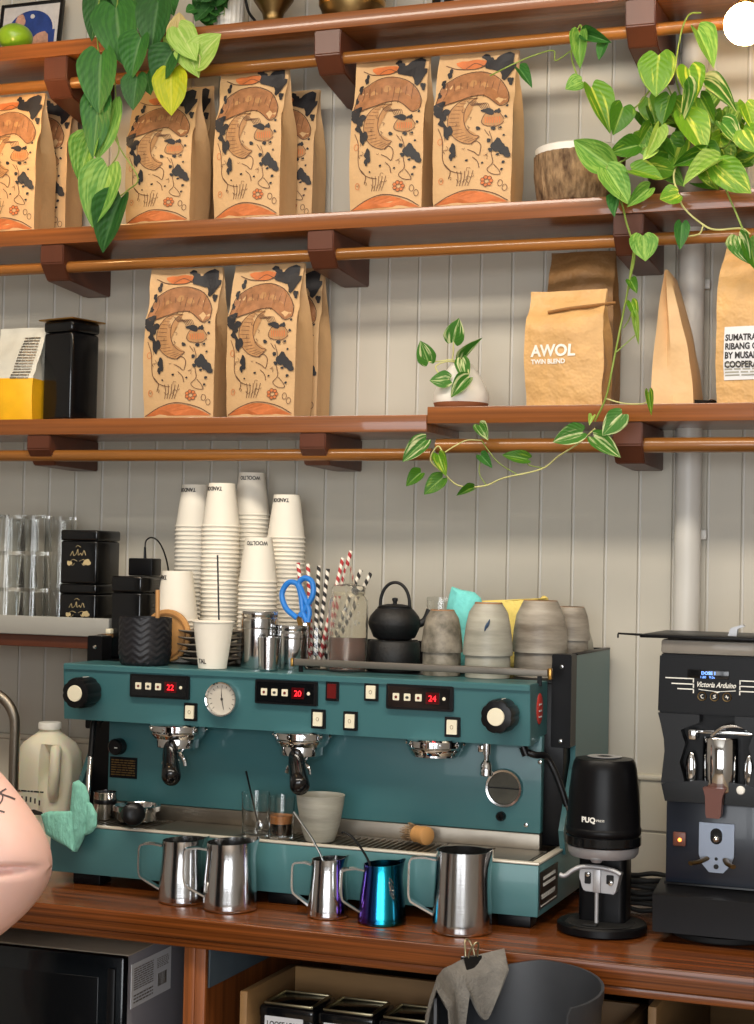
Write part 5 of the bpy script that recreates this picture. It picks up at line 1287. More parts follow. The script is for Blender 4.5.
p = at_tray(581, -.062); k = 1/S(594, -.062, 630); h = P(594, 628, -.062).z-TT
t = thing('stoneware_cup', 'pale stoneware cup upside down in the rear right corner of the tray', 'cup', p, 0, 'upside-down stoneware cups')
b = N(); r = 14.5*k; lathe(b, [(0, h), (.5*r, h), (.8*r, h*.7), (r, h*.2), (r*.98, 0), (r*.9, 0), (r*.9, h*.2), (.6*r, h*.8), (0, h*.9)], (0, 0, 0), 36); part('cup_wall', b, 'stone_pale', t, 50)
# folded cleaning cloths
def pad(outline, y0, thick, seed, rows=30, cols=20, ripple=.004, freq=26, back=None):
    """a soft folded cloth standing upright: outline in px at depth y0, puffed towards the room, flat behind"""
    ys = [p[1] for p in outline]; y_a, y_b = min(ys)+.2, max(ys)-.2; g = []; n = len(outline)
    for i in range(rows+1):
        py = y_a+(y_b-y_a)*i/rows; xs = []
        for k in range(n):
            (xa, ya), (xb, yb) = outline[k], outline[(k+1) % n]
            if (ya <= py) != (yb <= py): xs.append(xa+(xb-xa)*(py-ya)/(yb-ya))
        x0, x1 = min(xs), max(xs); row = []
        for j in range(cols+1):
            u, v = j/cols, i/rows
            pt = P(x0+(x1-x0)*u, py, y0)
            h = (math.sin(PI*u)**.6)*(math.sin(PI*min(1, max(.0, v)))**.35)
            wv = math.sin((u*1.3+v*.5)*freq*.5+seed)*ripple+noise.noise(pt*34+Vector((seed, 0, 0)))*ripple*1.6
            row.append((pt, max(.0, h)*thick/2*(1+wv/ripple*.25)+.0008, wv*h))
        g.append(row)
    b = N()
    F = [[b.verts.new(p+Vector((0, -h+w, 0))) for p, h, w in r] for r in g]; K = [[b.verts.new(p+Vector((0, h*.8+w*.6, 0))) for p, h, w in r] for r in g]
    for A_, s in ((F, 1), (K, -1)):
        for r0, r1 in zip(A_, A_[1:]):
            for a0, a1, b0, b1 in zip(r0, r0[1:], r1, r1[1:]): b.faces.new((a0, a1, b1, b0) if s > 0 else (a0, b0, b1, a1))
    def rim(f, k):
        for a0, a1, b0, b1 in zip(f, f[1:], k, k[1:]): b.faces.new((a0, b0, b1, a1))
    rim(F[0], K[0]); rim(F[-1], K[-1]); rim([r[0] for r in F], [r[0] for r in K]); rim([r[-1] for r in F], [r[-1] for r in K])
    return b
def cloth(label, m, pads):
    y = pads[0][1]; c = P(sum(p[0] for p in pads[0][0])/len(pads[0][0]), 640, y)
    t = thing('cleaning_cloth', label, 'cloth', (c.x, y, TT))
    for k, a in enumerate(pads): wpart('folded_cloth' if k == 0 else 'loose_corner', pad(*a), m, t, 70)
def base_py(px, y):
    lo, hi = 560, 700
    for _ in range(30):
        md = (lo+hi)/2
        if P(px, md, y).z > TT+.005: lo = md
        else: hi = md
    return lo
q = base_py(465, -.215)
cloth('crumpled aqua cleaning cloth behind the stoneware cups', 'aqua_cloth', [([(444, q), (446, 612), (449, 596), (452, 586.5), (462, 590), (474, 592), (481, 598), (484, 612), (485, q)], -.215, .05, 1)])
q = base_py(512, -.15)
cloth('pale yellow cleaning cloth between the blue-marked and largest stoneware cups', 'yellow_cloth', [([(474, q), (477, 606), (483, 599), (489, 599), (500, 605), (512, 605), (526, 602), (538, 600.5), (543, 595.5), (548, 596), (549, 604), (547, q)], -.145, .05, 2)])

# ================================================================ left side shelf with glasses and tins
YS = -.25
sxr = P(107.5, 625, YS).x; slz = P(50, 633, YS).z; slt = P(50, 616.5, YS).z; slb = P(0, 640, YS).z
t = thing('side_shelf', 'narrow timber side shelf with a stainless tray left of the machine', 'shelf', (sxr-.4, YS/2, slb-.012))
b = N(); box(b, (-3.0, YS+.012, slb-.012), (sxr, -.013, slz-.006), .002); wpart('shelf_board', b, 'bracket', t)
b = N(); box(b, (-3.0, YS, slz-.004), (sxr+.003, YS+.003, slt), .001); box(b, (-3.0, YS+.0035, slz-.005), (sxr+.002, -.013, slz-.0015)); box(b, (sxr, YS+.0035, slz-.001), (sxr+.003, -.013, slt), .001); wpart('steel_tray', b, 'strip', t)
for x in (-2.85, -2.55):
    b = N(); prism(b, [(-.2, slb-.013), (-.013, slb-.013), (-.013, slb-.16)], x, x+.03, 'yz'); wpart('bracket', b, 'bracket', t)
ST = slz-.0012
zA, zB_, zC = P(35, 515, -.2).z, P(35, 549.5, -.2).z, P(35, 588, -.2).z
gh = (zA-zC)/2; k = 1/S(35, -.2, 560)
gm = mesh_of(tumbler_bm(.0305, .0365, gh-.0006, .0017), 'glass_wall', 'glass', 50)
gz0 = zC-gh
cols = [(8, -.195, 'left'), (34.5, -.195, 'middle'), (61.5, -.09, 'right'), (22, -.105, 'rear left')]
pos = {'left': 'in the column cut by the left frame edge', 'middle': 'in the front column midway to the tins', 'right': 'in the column half behind the black tins', 'rear left': 'in the rear column seen between the two front columns'}
gx0 = P(8, 560, -.2).x
for ci, (px, y, nm) in enumerate(cols):
    x = P(px, 560, y).x
    for lv in range(3):
        g = thing('glass_tumbler', '%s upturned clear glass %s' % (('bottom', 'middle', 'top')[lv], pos[nm]), 'glass', (x, y, max(ST, gz0)+gh*lv), 0, 'upturned glasses on the side shelf')
        link('glass_wall', gm, g)
# tins with gilt script
def tin_box(name, label, cat, x0, x1, z0, z1, y0, y1, gilt, grp=None):
    t = thing(name, label, cat, ((x0+x1)/2, (y0+y1)/2, z0), 0, grp); w, d, h = x1-x0, y1-y0, z1-z0
    b = N(); box(b, (-w/2, -d/2, 0), (w/2, d/2, h*.80), .005, 3); part('body', b, 'black_gloss', t)
    b = N(); box(b, (-w/2-.001, -d/2-.001, h*.803), (w/2+.001, d/2+.001, h), .005, 3); part('lid', b, 'black_gloss', t)
    if gilt:
        b = N(); yy = -d/2-.0006; rr_ = random.Random(5)
        tube(b, [(-w*.22, yy, h*.52), (-w*.16, yy, h*.60), (-w*.13, yy, h*.52), (-w*.06, yy, h*.56), (-w*.02, yy, h*.64), (0, yy, h*.53), (.06*w, yy, h*.57), (.1*w, yy, h*.53), (.15*w, yy, h*.62), (.2*w, yy, h*.53)], .0011, 6, 5, flat=.5)
        tube(b, [(-.08*w, yy, h*.68), (-.02*w, yy, h*.71), (.06*w, yy, h*.68)], .0008, 6, 5, flat=.5)
        for sgn in (-1, 1):
            tube(b, [(sgn*.03*w, yy, h*.42), (sgn*.14*w, yy, h*.45), (sgn*.22*w, yy, h*.40), (sgn*.16*w, yy, h*.34), (sgn*.1*w, yy, h*.38)], .001, 6, 6, flat=.5)
        prism(b, blob(.24*w, h*.40, w*.09, h*.065, 3, 14, .3), yy-.0004, yy+.0004); prism(b, blob(-.24*w, h*.38, w*.06, h*.05, 4, 14, .3), yy-.0004, yy+.0004)
        part('gilt_emblem', b, 'gilt', t, label='gilt script emblem')
    return t
ty0 = -.215; X0, X1 = P(60, 570, ty0).x, P(96.5, 570, ty0).x; d_ = .1
zt, zm = P(78, 530, ty0).z, P(78, 584, ty0).z
tin_box('tea_tin', 'upper black tin with gilt script, standing on its twin', 'tin', X0, X1, zm+.0006, zt, ty0, ty0+d_, True)
tin_box('tea_tin', 'lower black tin with gilt script, half sunk behind the shelf lip', 'tin', X0, X1, ST+.0003, zm, ty0, ty0+d_, True)
yb0 = -.264; X0, X1 = P(105.5, 600, yb0).x, P(141, 600, yb0).x; zt = P(123, 576, yb0).z
X0 = max(X0, sxr+.004, xsl+.0125)
tin_box('lidded_box', 'plain black lidded box between the gilt tins and the paper cups', 'box', X0, X1, TT, zt, yb0, yb0+.095, False)
A, B = P(132, 567, -.2), P(156, 567, -.2); zt2_ = P(145, 558.5, -.2).z
t = thing('power_adapter', 'black power adapter lying on the plain black box with its lead looping up', 'adapter', ((A.x+B.x)/2, -.195, zt+.0006)); w = B.x-A.x
b = N(); box(b, (-w/2, -.022, 0), (w/2, .02, zt2_-zt), .003, 2); part('body', b, 'black_satin', t)
b = N(); q = lambda px, py, y=-.195: P(px, py, y)-t.location
tube(b, [q(145, 559), q(145, 552), q(145, 547)], lambda v: .0034-.001*v, 10, 3); part('strain_relief', b, 'black', t)
b = N(); tube(b, [q(145, 548), q(146, 541, -.138), q(151, 537.5, -.135), q(158, 541, -.13), q(164, 552, -.12), q(168, 568, -.1), q(169, 590, -.085), q(168, 625, -.08)], .0018, 8, 6); part('lead', b, 'black', t)
# wooden clip end lying on the shelf end
c = P(113, 618, -.262); t = thing('wood_peg', 'small pale wooden peg at the right end of the side shelf', 'peg', (sxr+.012, -.268, slz-.004))
b = N(); box(b, (-.012, -.009, .0), (.010, .009, .008), .0015); xs_ = len(b.verts); part('lower_jaw', b, 'pine', t)
b = N(); box(b, (-.002, -.008, .0085), (.010, .008, .019), .002); part('upper_jaw', b, 'cream', t)
# ================================================================ things on the drip tray and the bench
GZ = ttz+.0012                     # top of the tray grate
BZ = BENCH+.0006
def on_tray(px, py): 
    p = PZ(px, py, GZ); return p
# shot glass holding a spoon
p = on_tray(249, 838); k = 1/S(254, p.y, 820); ctr = Vector((p.x, p.y+.026, GZ)); h = 44*k
t = thing('shot_glass', 'clear rocks glass with a spoon standing in it, on the drip tray', 'glass', ctr)
def open_glass(r0, r1, h, th=.0018):
    b = N(); lathe(b, [(0, 0), (r0, 0), (r1, h), (r1-th, h), (r0-th, .007), (0, .007)], (0, 0, 0), 36); return b
part('glass_wall', open_glass(13*k, 14.5*k, h), 'glass', t, 50)
sp = thing('teaspoon', 'teaspoon standing in the clear glass on the drip tray', 'spoon', ctr+Vector((.004, 0, .008)))
o = sp.location; b = N(); e = P(246, 771, p.y+.03)-o; tube(b, [(.004, 0, .006), e*.5+Vector((.003, 0, .0)), e], lambda v: .0016+.0016*v, 8, 4, flat=.5); part('handle', b, 'black_satin', sp)
b = N(); ball(b, (.004, 0, .011), .011, .7, .3, 1, 14, 10); part('spoon_bowl', b, 'steel', sp)
# espresso shot
p = on_tray(275, 840); ctr = Vector((p.x, p.y+.026, GZ)); k = 1/S(281, p.y, 820); h = 42*k
t = thing('espresso_glass', 'small glass of black espresso with a tan crema on the drip tray', 'glass', ctr)
part('glass_wall', open_glass(12*k, 14*k, h), 'glass', t, 50)
b = N(); lathe(b, [(0, .0075), (10.6*k, .0075), (11.3*k, h*.36), (0, h*.36)], (0, 0, 0), 30); part('espresso', b, 'coffee', t)
b = N(); lathe(b, [(0, h*.361), (11.35*k, h*.361), (11.9*k, h*.55), (0, h*.55)], (0, 0, 0), 30); part('crema', b, 'crema', t)
# stoneware cup
ctr = Vector((P(320, 830, YT+.044).x, YT+.044, GZ)); k = 1/S(322, YT+.044, 820); h = 46*k
t = thing('stoneware_cup', 'grey stoneware cup upright on the drip tray beside the espresso', 'cup', ctr)
b = N(); lathe(b, [(0, 0), (14*k, 0), (15*k, .002), (19*k, h*.3), (23*k, h*.75), (24.5*k, h), (23.2*k, h), (21.5*k, h*.75), (16*k, h*.2), (0, h*.14)], (0, 0, 0), 44); part('cup_wall', b, 'stone_pale', t, 50)
# round brush lying on the tray
p = on_tray(424, 848); q = Vector((p.x, p.y+.024, GZ+.0175))
t = thing('round_brush', 'stubby round brush with turned wooden handle lying on the drip tray', 'brush', (q.x, q.y, GZ))
d = Vector((-.75, .45, 0)).normalized(); e = Vector((0, 0, .0175))
b = N(); lathe(b, [(0, 0), (.011, 0), (.0165, .003), (.0172, .012), (.0150, .026), (.0155, .034), (0, .034)], e, 30, axis=d); part('handle', b, 'wood_lid', t, 50)
b = N(); rr_ = random.Random(4)
x_, y_, _ = frame_from(d)
for i in range(150):
    a, r_ = rr_.uniform(0, 6.28), .0145*math.sqrt(rr_.random()); s = x_*(r_*math.cos(a))+y_*(r_*math.sin(a)); e2 = s*1.25+d*(.034+rr_.uniform(.022, .03)); 
    if (e+e2).z < .002: continue
    cyl(b, e+s+d*.0335, e+e2, .0007, .0005, 5)
part('bristles', b, 'bark', t, 60)['kind'] = 'stuff'
# loose portafilter parked at the left of the tray
p = on_tray(136, 824); hd = Vector((P(138, 808, -.44).x, -.445, GZ))
t = thing('portafilter', 'spare portafilter parked on the left of the drip tray, black handle forward', 'portafilter', hd)
k = 1/S(138, -.445, 810); r = 24*k
b = N(); lathe(b, [(0, 0), (r*.6, 0), (r*.8, .004), (r*.82, .022), (r, .024), (r, .033), (r*.9, .034), (r*.84, .03), (r*.78, .008), (0, .008)], (0, 0, 0), 44); part('basket', b, 'chrome', t, 45)
e = P(134, 814, -.56)-hd; a = Vector((-.002, -r*.8, .02)); d = e-a
b = N(); tube(b, [a, a+d*.25], .008, 14, 1); part('collar', b, 'chrome', t)
ra = [.012, .016, .0165, .017, .020, .0225, .0195, .007]; b = N(); tube(b, [a+d*q for q in (.22, .3, .45, .6, .8, .95, 1.02, 1.04)], lambda v: ra[min(7, int(v*7+.5))], 20, 1); part('handle', b, 'black', t, 60)
# small steel cup behind the wand
p = PZ(101, 818, GZ); t = thing('steel_cup', 'small steel cup in the shade behind the left steam wand', 'cup', (p.x+.01, -.435, GZ)); k = 1/S(101, -.435, 800)
b = N(); lathe(b, [(0, 0), (10*k, 0), (11*k, .002), (11.5*k, 26*k), (12*k, 27*k), (11*k, 27*k), (10.4*k, 3*k), (0, 3*k)], (0, 0, 0), 32); part('cup', b, 'steel', t)
b = N(); lathe(b, [(11.2*k, 15*k), (11.6*k, 16*k), (11.6*k, 19*k), (11.3*k, 20*k)], (0, 0, 0), 32); part('band', b, 'black', t)
# teal knitted cloth hung over the left end of the tray and the wand
def knit():
    y = YT-.016; o = Vector((P(75, 830, y).x, y, tbz+.02))
    t = thing('knitted_cloth', 'teal textured cloth draped over the left corner of the drip tray', 'cloth', o)
    b = pad([(73, 781), (79, 780), (86, 786), (89, 796), (90, 812), (87, 830), (82, 843), (77, 852), (72, 852), (69, 840), (70, 820), (71, 800)], y, .022, 0, 34, 16, .0022, 20)
    wpart('upright_fold', b, 'teal_cloth', t, 70)
    b = pad([(41, 814), (50, 811), (62, 812), (72, 811), (75, 830), (75, 852), (66, 846), (56, 841), (46, 834)], y-.008, .018, 2, 26, 18, .0022, 20)
    wpart('trailing_fold', b, 'teal_cloth', t, 70)
    b = pad([(86, 800), (92, 804), (97, 814), (97, 826), (92, 833), (84, 836)], y+.0, .014, 4, 18, 10, .0015, 20)
    wpart('tucked_corner', b, 'teal_cloth', t, 70)
knit()
# milk jug
p = P(48, 800, -.2); k = 1/S(48, -.2, 780); H = P(48, 722, -.2).z-BZ; zz = lambda py: P(48, py, -.2).z-BZ
t = thing('milk_jug', 'large translucent milk jug with moulded handle at left of the machine', 'milk jug', (p.x, -.2, BZ))
b = N(); r = 30*k; rings = []
for z, q, e in ((0, .9, 1), (.004, .98, 1), (.012, 1, 1), (zz(780), 1, 1), (zz(765), 1.0, 1), (zz(752), .95, .9), (zz(742), .78, .7), (zz(735), .52, .3), (zz(731), .36, 0), (zz(728), .35, 0)):
    ring = []
    for i in range(48):
        a = 2*PI*i/48; ca, sa = math.cos(a), math.sin(a); n_ = 2+2.6*e
        s = (abs(ca)**n_+abs(sa)**n_)**(-1/n_); ring.append(Vector((r*q*s*ca, r*q*s*sa*.86, z)))
    rings.append(ring)
# the moulded recess of the handle, right front
for ring in rings[3:6]:
    for v in ring:
        if v.x > r*.25 and v.y < 0: v.y *= .45
loft(b, rings); part('jug_body', b, 'jug', t, 60)
b = N(); tube(b, [(r*.45, -r*.30, zz(742)), (r*.62, -r*.62, zz(752)), (r*.66, -r*.72, zz(770)), (r*.55, -r*.6, zz(790)), (r*.45, -r*.3, zz(798))], .012, 12, 6); part('handle', b, 'jug', t, 60)
b = N(); lathe(b, [(0, zz(722)), (r*.36, zz(722)), (r*.385, zz(723.5)), (r*.385, zz(728.5)), (0, zz(728.5))], (0, 0, 0), 36); part('cap', b, 'white', t)
b = N(); marks(b, -r*.75, zz(791), r*.35, zz(786), 1, 2, -r*.862, .0006, .7, 5)
rr_ = random.Random(3)
for i in range(7):
    u = i/6*2-1; x = -r*.3+u*r*.5; z = zz(799)-abs(u)**2*.006; box(b, (x-.002, -r*.8625, z), (x+.002, -r*.861, z+.011))
part('printed_marks', b, 'print_', t, 0)
b = N(); prism(b, [(-r*.4, zz(812)), (r*.42, zz(811)), (r*.3, zz(808)), (0, zz(806)), (-r*.3, zz(808))], -r*.8625, -r*.861); part('printed_emblem', b, 'print_', t, 0)
# gooseneck tap
p = P(13.5, 780, -.31); k = 1/S(13, -.31, 740); zz = lambda py: P(13.5, py, -.31).z-BZ
t = thing('gooseneck_tap', 'arched steel gooseneck tap at the left frame edge', 'tap', (p.x, -.31, BZ))
b = N(); R_ = 34*k; pts = [(0, 0, .02), (0, 0, zz(760)), (0, 0, zz(726))]+[(-R_+R_*math.cos(a), -.01*(1-math.cos(a)), zz(726)+R_*math.sin(a)) for a in [PI*i/8 for i in range(1, 9)]]+[(-2*R_, -.02, zz(750))]
tube(b, pts, 5.2*k, 16, 5); part('spout_tube', b, 'steel_dull', t, 60)
b = N(); lathe(b, [(0, 0), (.026, 0), (.026, .006), (.016, .012), (.015, .055), (.0115, .06), (0, .06)], (0, 0, 0), 30); part('base', b, 'steel_dull', t)
b = N(); tube(b, [(0, -.014, .04), (0, -.03, .046), (0, -.075, .07)], .0048, 10, 3); part('lever', b, 'steel_dull', t)

# ---- milk pitchers
def pitcher(label, px, base_py, wb, wt, top_py, m, hx, seed=0, tilt=0, etched=False, mug=False, group='milk pitchers along the bench'):
    f = PZ(px, base_py, BZ); k = 1/S(px, f.y, base_py-30); rb, rt = wb/2*k, wt/2*k
    cy = f.y+rb; c = P(px, base_py-20, cy); H = P(px, top_py, cy).z-BZ
    t = thing('milk_pitcher', label, 'milk pitcher', (c.x, cy, BZ), R(tilt), group)
    b = N(); seg = 64; rings = []
    th = .0011
    prof = [(rb*.93, 0), (rb*.985, .0015), (rb, .005)]+[(rb+(rt-rb)*q**.9, .005+(H-.005)*q) for q in (.1, .25, .45, .65, .8, .9, .96, 1)]
    if not mug: prof = [(r_*(1-.03*math.sin(PI*min(1, max(0, (z/H-.55)/.45)))), z) for r_, z in prof]
    prof += [(prof[-1][0]-th, H)]+[(r_-th, max(z, .004)) for r_, z in prof[::-1][1:]]
    for r_, z in prof:
        ring = []
        for i in range(seg):
            a = 2*PI*i/seg; lip = max(0, math.cos(a))**14; q = max(0, (z/H-.72)/.28)
            rr2 = r_*(1+.20*lip*q**1.4); ring.append(Vector((rr2*math.cos(a), rr2*math.sin(a), z+ (.006*lip*q if z > H*.7 else 0) - (.0 if mug else .004*(1-math.cos(a))/2*q))))
        rings.append(ring)
    loft(b, rings); part('jug_wall', b, m, t, 50)
    b = N(); w = hx*k; zt_, zb2 = H*.87, H*.24
    xa, xb = -(rb+(rt-rb)*.85)+.001, -(rb+(rt-rb)*.25)+.001
    pth = smooth_path([(xa, 0, zt_), (xa-w*.5, 0, zt_+.003), (-rb-w*.86, 0, zt_+.001), (-rb-w*.98, 0, zt_-.006), (-rb-w, 0, zt_-.016), (-rb-w*1.0, 0, zb2+.03), (-rb-w*.95, 0, zb2+.019), (-rb-w*.8, 0, zb2+.012), (xb, 0, zb2-.006)], 4)
    hw = .0080; rgs = []
    for i, q in enumerate(pth):
        tt = (pth[min(i+1, len(pth)-1)]-pth[max(i-1, 0)]).normalized(); nn = Vector((-tt.z, 0, tt.x))
        rgs.append([q+nn*.0017+Vector((0, hw, 0)), q+nn*.0017-Vector((0, hw, 0)), q-nn*.0017-Vector((0, hw, 0)), q-nn*.0017+Vector((0, hw, 0))])
    loft(b, rgs); part('handle', b, m if m != 'rainbow' else 'steel', t, 40)
    if etched:
        b = N(); rr_ = random.Random(2)
        for s in range(5):
            z0 = H*(.5+.06*s); pts = [(-R(74)+.13*math.sin(q*2+s), z0+.006*math.cos(q*3+s)) for q in (0, .7, 1.4, 2.1)]
            rz2 = lambda z: (rb+(rt-rb)*(z/H)**.9)*.995
            tube(b, [(rz2(z)*math.cos(a), rz2(z)*math.sin(a), z) for a, z in pts], .0007, 6, 4)
        part('etched_mark', b, 'steel', t, 60)
    return t, H, rt, cy, c
T_ = R
pitcher('leftmost steel milk pitcher, partly behind its larger neighbour', 183, 907, 50, 44, 838, 'steel', 21, tilt=14)
pitcher('second steel milk pitcher from the left, in front of its twin', 230, 915, 56, 50, 840, 'steel', 20, tilt=32)
s3, H3, r3_, cy3, c3 = pitcher('small steel milk pitcher with a pale stick in it', 328, 921, 42, 35, 857, 'steel', 16, tilt=14)
s4, H4, r4_, cy4, c4 = pitcher('rainbow-tinted blue milk pitcher', 382, 928, 50, 39, 862, 'rainbow', 18, tilt=30, etched=True)
pitcher('largest wide steel milk pitcher at the right of the row', 462, 938, 62, 55, 850, 'steel', 24, tilt=14, mug=True)
o = Vector((c3.x, cy3, BZ+.006)); t = thing('thermometer_stick', 'pale steel stick leaning out of the small steel pitcher', 'stick', o)
a, e = Vector((.021, .001, .003)), P(294, 812, cy3+.008)-o
b = N(); tube(b, [a, P(320, 853, cy3+.004)-o, e], lambda v: .0026+.0008*v, 10, 3, flat=.6); part('rod', b, 'steel', t); b = N(); ball(b, a+Vector((0, 0, .012)), .008, .8, .5, 1, 14, 10); part('spoon_end', b, 'steel', t)
o = Vector((c4.x, cy4, BZ+.006)); t = thing('dark_spoon', 'dark bent spoon handle leaning out of the rainbow pitcher', 'spoon', o)
a, m2, e = Vector((.012, .004, 0)), P(367, 858, cy4+.006)-o, P(344, 832, cy4+.02)-o
b = N(); tube(b, [a, a.lerp(m2, .6), m2, P(354, 839, cy4+.014)-o, e, e+Vector((-.004, 0, -.002))], .0028, 10, 5, flat=.7); part('handle', b, 'black_satin', t); b = N(); ball(b, a+Vector((0, 0, .015)), .011, .8, .4, 1, 14, 10); part('spoon_bowl', b, 'steel_dull', t)

# ---- automatic tamper
f = PZ(603, 941, BZ); k = 1/S(603, f.y, 900)
cy = f.y+.078; c = P(602, 920, cy); zz = lambda py, y=None: P(602, py, cy if y is None else y).z-BZ
t = thing('electric_tamper', 'domed black automatic tamper lettered PUQ beside the grinder', 'tamper', (c.x, cy, BZ))
k = 1/S(602, cy, 830)
r = 37.5*k
zb, ztop = zz(833), zz(757)
b = N(); hh = ztop-zb
lathe(b, [(r*.97, 0), (r*1.0, .002), (r*1.0, .011), (r*.985, .012), (r*.975, .014), (r*.965, hh*.3), (r*.93, hh*.55), (r*.86, hh*.85), (r*.82, hh*.94), (r*.76, hh*.985), (r*.55, hh), (0, hh)], (0, 0, zb), 64); part('dome', b, 'black_satin', t, 45)
b = N(); lathe(b, [(0, 0), (r*.98, 0), (r*1.005, .002), (r*1.005, .016), (r*.97, .018), (0, .018)], (0, 0, zb-.0185), 64); part('dome_band', b, 'black_gloss', t)
b = N(); lathe(b, [(r*.2, hh+.0006), (r*.45, hh+.0008), (r*.46, hh+.002), (r*.2, hh+.002)], (0, 0, zb), 40); part('top_dial', b, 'tamper_alu', t)
b = text_bm('PUQ', .0125, xs=1.0, bold=.0005); bmesh.ops.translate(b, verts=b.verts[:], vec=(-.024, 0, 0)); b2 = text_bm('PRESS', .0055, xs=1.0); bmesh.ops.translate(b2, verts=b2.verts[:], vec=(.003, 0, .002)); merge_into(b, b2)
for v in b.verts:
    rr2 = r*.972; a = -PI/2-.02+v.co.x/rr2; z = v.co.z; v.co = Vector(((rr2+.0005-v.co.y)*math.cos(a), (rr2+.0005-v.co.y)*math.sin(a), zb+.026+z))
part('lettering', b, 'white', t, 0)
b = N(); lathe(b, [(0, 0), (r*.86, 0), (r*.93, .006), (r*.95, .018), (0, .018)], (0, 0, zb-.038), 56); lathe(b, [(0, 0), (.008, 0), (.012, .006), (0, .006)], (0, -r*.75, zb-.043), 20); part('collar', b, 'tamper_alu', t)
b = N(); wcol = r*.64; prism(b, rrect(-wcol, -.01, wcol, r*.75, .012), .018, zb-.036, 'xy'); part('column', b, 'black_satin', t)
zf = zz(880, cy-.06); yfk = -.040
b = N(); tube(b, [(-r*1.0, yfk-.004, zf+.0), (-r*.86, yfk-.004, zf-.001), (-r*.66, yfk-.002, zf+.009), (-r*.42, yfk, zf+.016), (0, yfk, zf+.0175), (r*.4, yfk, zf+.014), (r*.62, yfk, zf+.008)], .0052, 12, 6, flat=.8); fk = part('fork', b, 'tamper_alu', t, 60)
b = N(); prism(b, [(-r*.46, zf+.014), (-r*.50, zf+.0), (-r*.40, zf-.021), (-r*.34, zf-.025), (r*.46, zf-.027), (r*.50, zf-.02), (r*.56, zf-.002), (r*.60, zf+.008), (r*.3, zf+.013)], yfk-.001, yfk+.03); bmesh.ops.bevel(b, geom=b.edges[:], offset=.0015, segments=2, affect='EDGES'); part('fork_block', b, 'tamper_alu', fk)
for xa, xb, za, zb3 in ((-.34, -.17, -.012, .008), (.24, .44, -.010, .006)):
    b = N(); prism(b, rrect(r*xa, zf+za, r*xb, zf+zb3, .0025), yfk-.0016, yfk+.001); part('recess', b, 'black', fk)
for xa, zc_ in ((-.255, .004), (.36, -.008)):
    b = N(); lathe(b, [(0, .003), (.0035, .0025), (.0048, 0)], (r*xa, yfk-.0016, zf+zc_), 16, axis=(0, -1, 0)); part('fork_bolt', b, 'chrome', fk)
b = N(); box(b, (-.0065, yfk-.006, zf-.025), (.0065, yfk-.0012, zf+.014), .001); cyl(b, (0, yfk-.003, zf-.0252), (0, yfk-.003, .022), .0034, seg=14); part('plunger', b, 'tamper_alu', t)
b = N(); R0 = .078; 
lathe(b, [(0, 0), (R0*.95, 0), (R0, .003), (R0, .014), (R0*.96, .017), (R0*.9, .0175), (0, .0175)], (0, 0, 0), 64, sy=.98); part('base', b, 'black_satin', t)
b = N(); lathe(b, [(0, .0178), (.056, .0178), (.058, .019), (.060, .0178)], (0, -.012, 0), 44); box(b, (-.02, -.06, .018), (.004, -.05, .0215), .001); part('mat', b, 'rubber', t)

# ---- coffee grinder at the right edge
f = PZ(700, 950, BZ); GYF = f.y+.012
zz = lambda px, py, y: P(px, py, y).z-BZ
gx0, gx1 = P(660, 690, GYF+.03).x, P(660, 690, GYF+.03).x+.262
gc = (gx0+gx1)/2-.006
gcx = P(717, 700, GYF+.03).x; half = gcx-P(659, 690, GYF+.03).x
t = thing('coffee_grinder', 'big black electric coffee grinder with blue lit display at the right frame edge', 'grinder', (gcx, GYF+.14, BZ))
o = t.location
YG = GYF+.03-o.y          # local y of the main front
h0 = half
zA, zB2, zC, zD, zE, zF_, zG = [zz(690, q, GYF+.03) for q in (655, 714, 780, 805, 886, 893, 934)]
yb = YG+.22
# main body: head, waist recess, lower trunk as side profile pieces
b = N(); prism(b, [(-h0*1.02, zB2), (-h0*1.0, zA), (h0*1.0, zA), (h0*1.02, zB2)], YG, yb); bmesh.ops.bevel(b, geom=b.edges[:], offset=.003, segments=2, affect='EDGES'); part('head', b, 'black_satin', t)
b = N()
pro = [(-h0*1.02, zB2-.0005), (-h0*.97, zB2-.018), (-h0*.91, zB2-.045), (-h0*.895, (zB2+zC)/2-.01), (-h0*.93, zC+.01), (-h0*.95, zC-.008), (-h0*.89, zD+.004), (-h0*.89, zE)]
prism(b, pro+[(-x, z) for x, z in pro[::-1]], YG+.035, yb-.001); part('trunk', b, 'black_satin', t)
for s in (-1, 1):
    b = N(); pr2 = pro[:6]+[(pro[5][0]+h0*.42, pro[5][1]), (pro[4][0]+h0*.30, zC+.028), (-h0*.54, zC+.06), (-h0*.56, zB2-.045), (-h0*.62, zB2-.028), (-h0*.3, zB2-.014), (-h0*.3, zB2-.0005)]
    prism(b, [(s*-x if s > 0 else x, z) for x, z in pr2], YG+.003, YG+.0345); part('cheek', b, 'black', t)
b = N(); prism(b, [(-h0*.94, zC-.009), (-h0*.87, zD+.004), (h0*.87, zD+.004), (h0*.94, zC-.009), (h0*.3, zC+.0), (-h0*.3, zC+.0)], YG+.001, YG+.0345); part('waist_ledge', b, 'black_gloss', t)
b = N(); box(b, (-h0*.88, YG+.022, zE), (h0*.88, YG+.0345, zD+.003), .002); part('lower_panel', b, 'navy', t, label='dark navy lower panel')
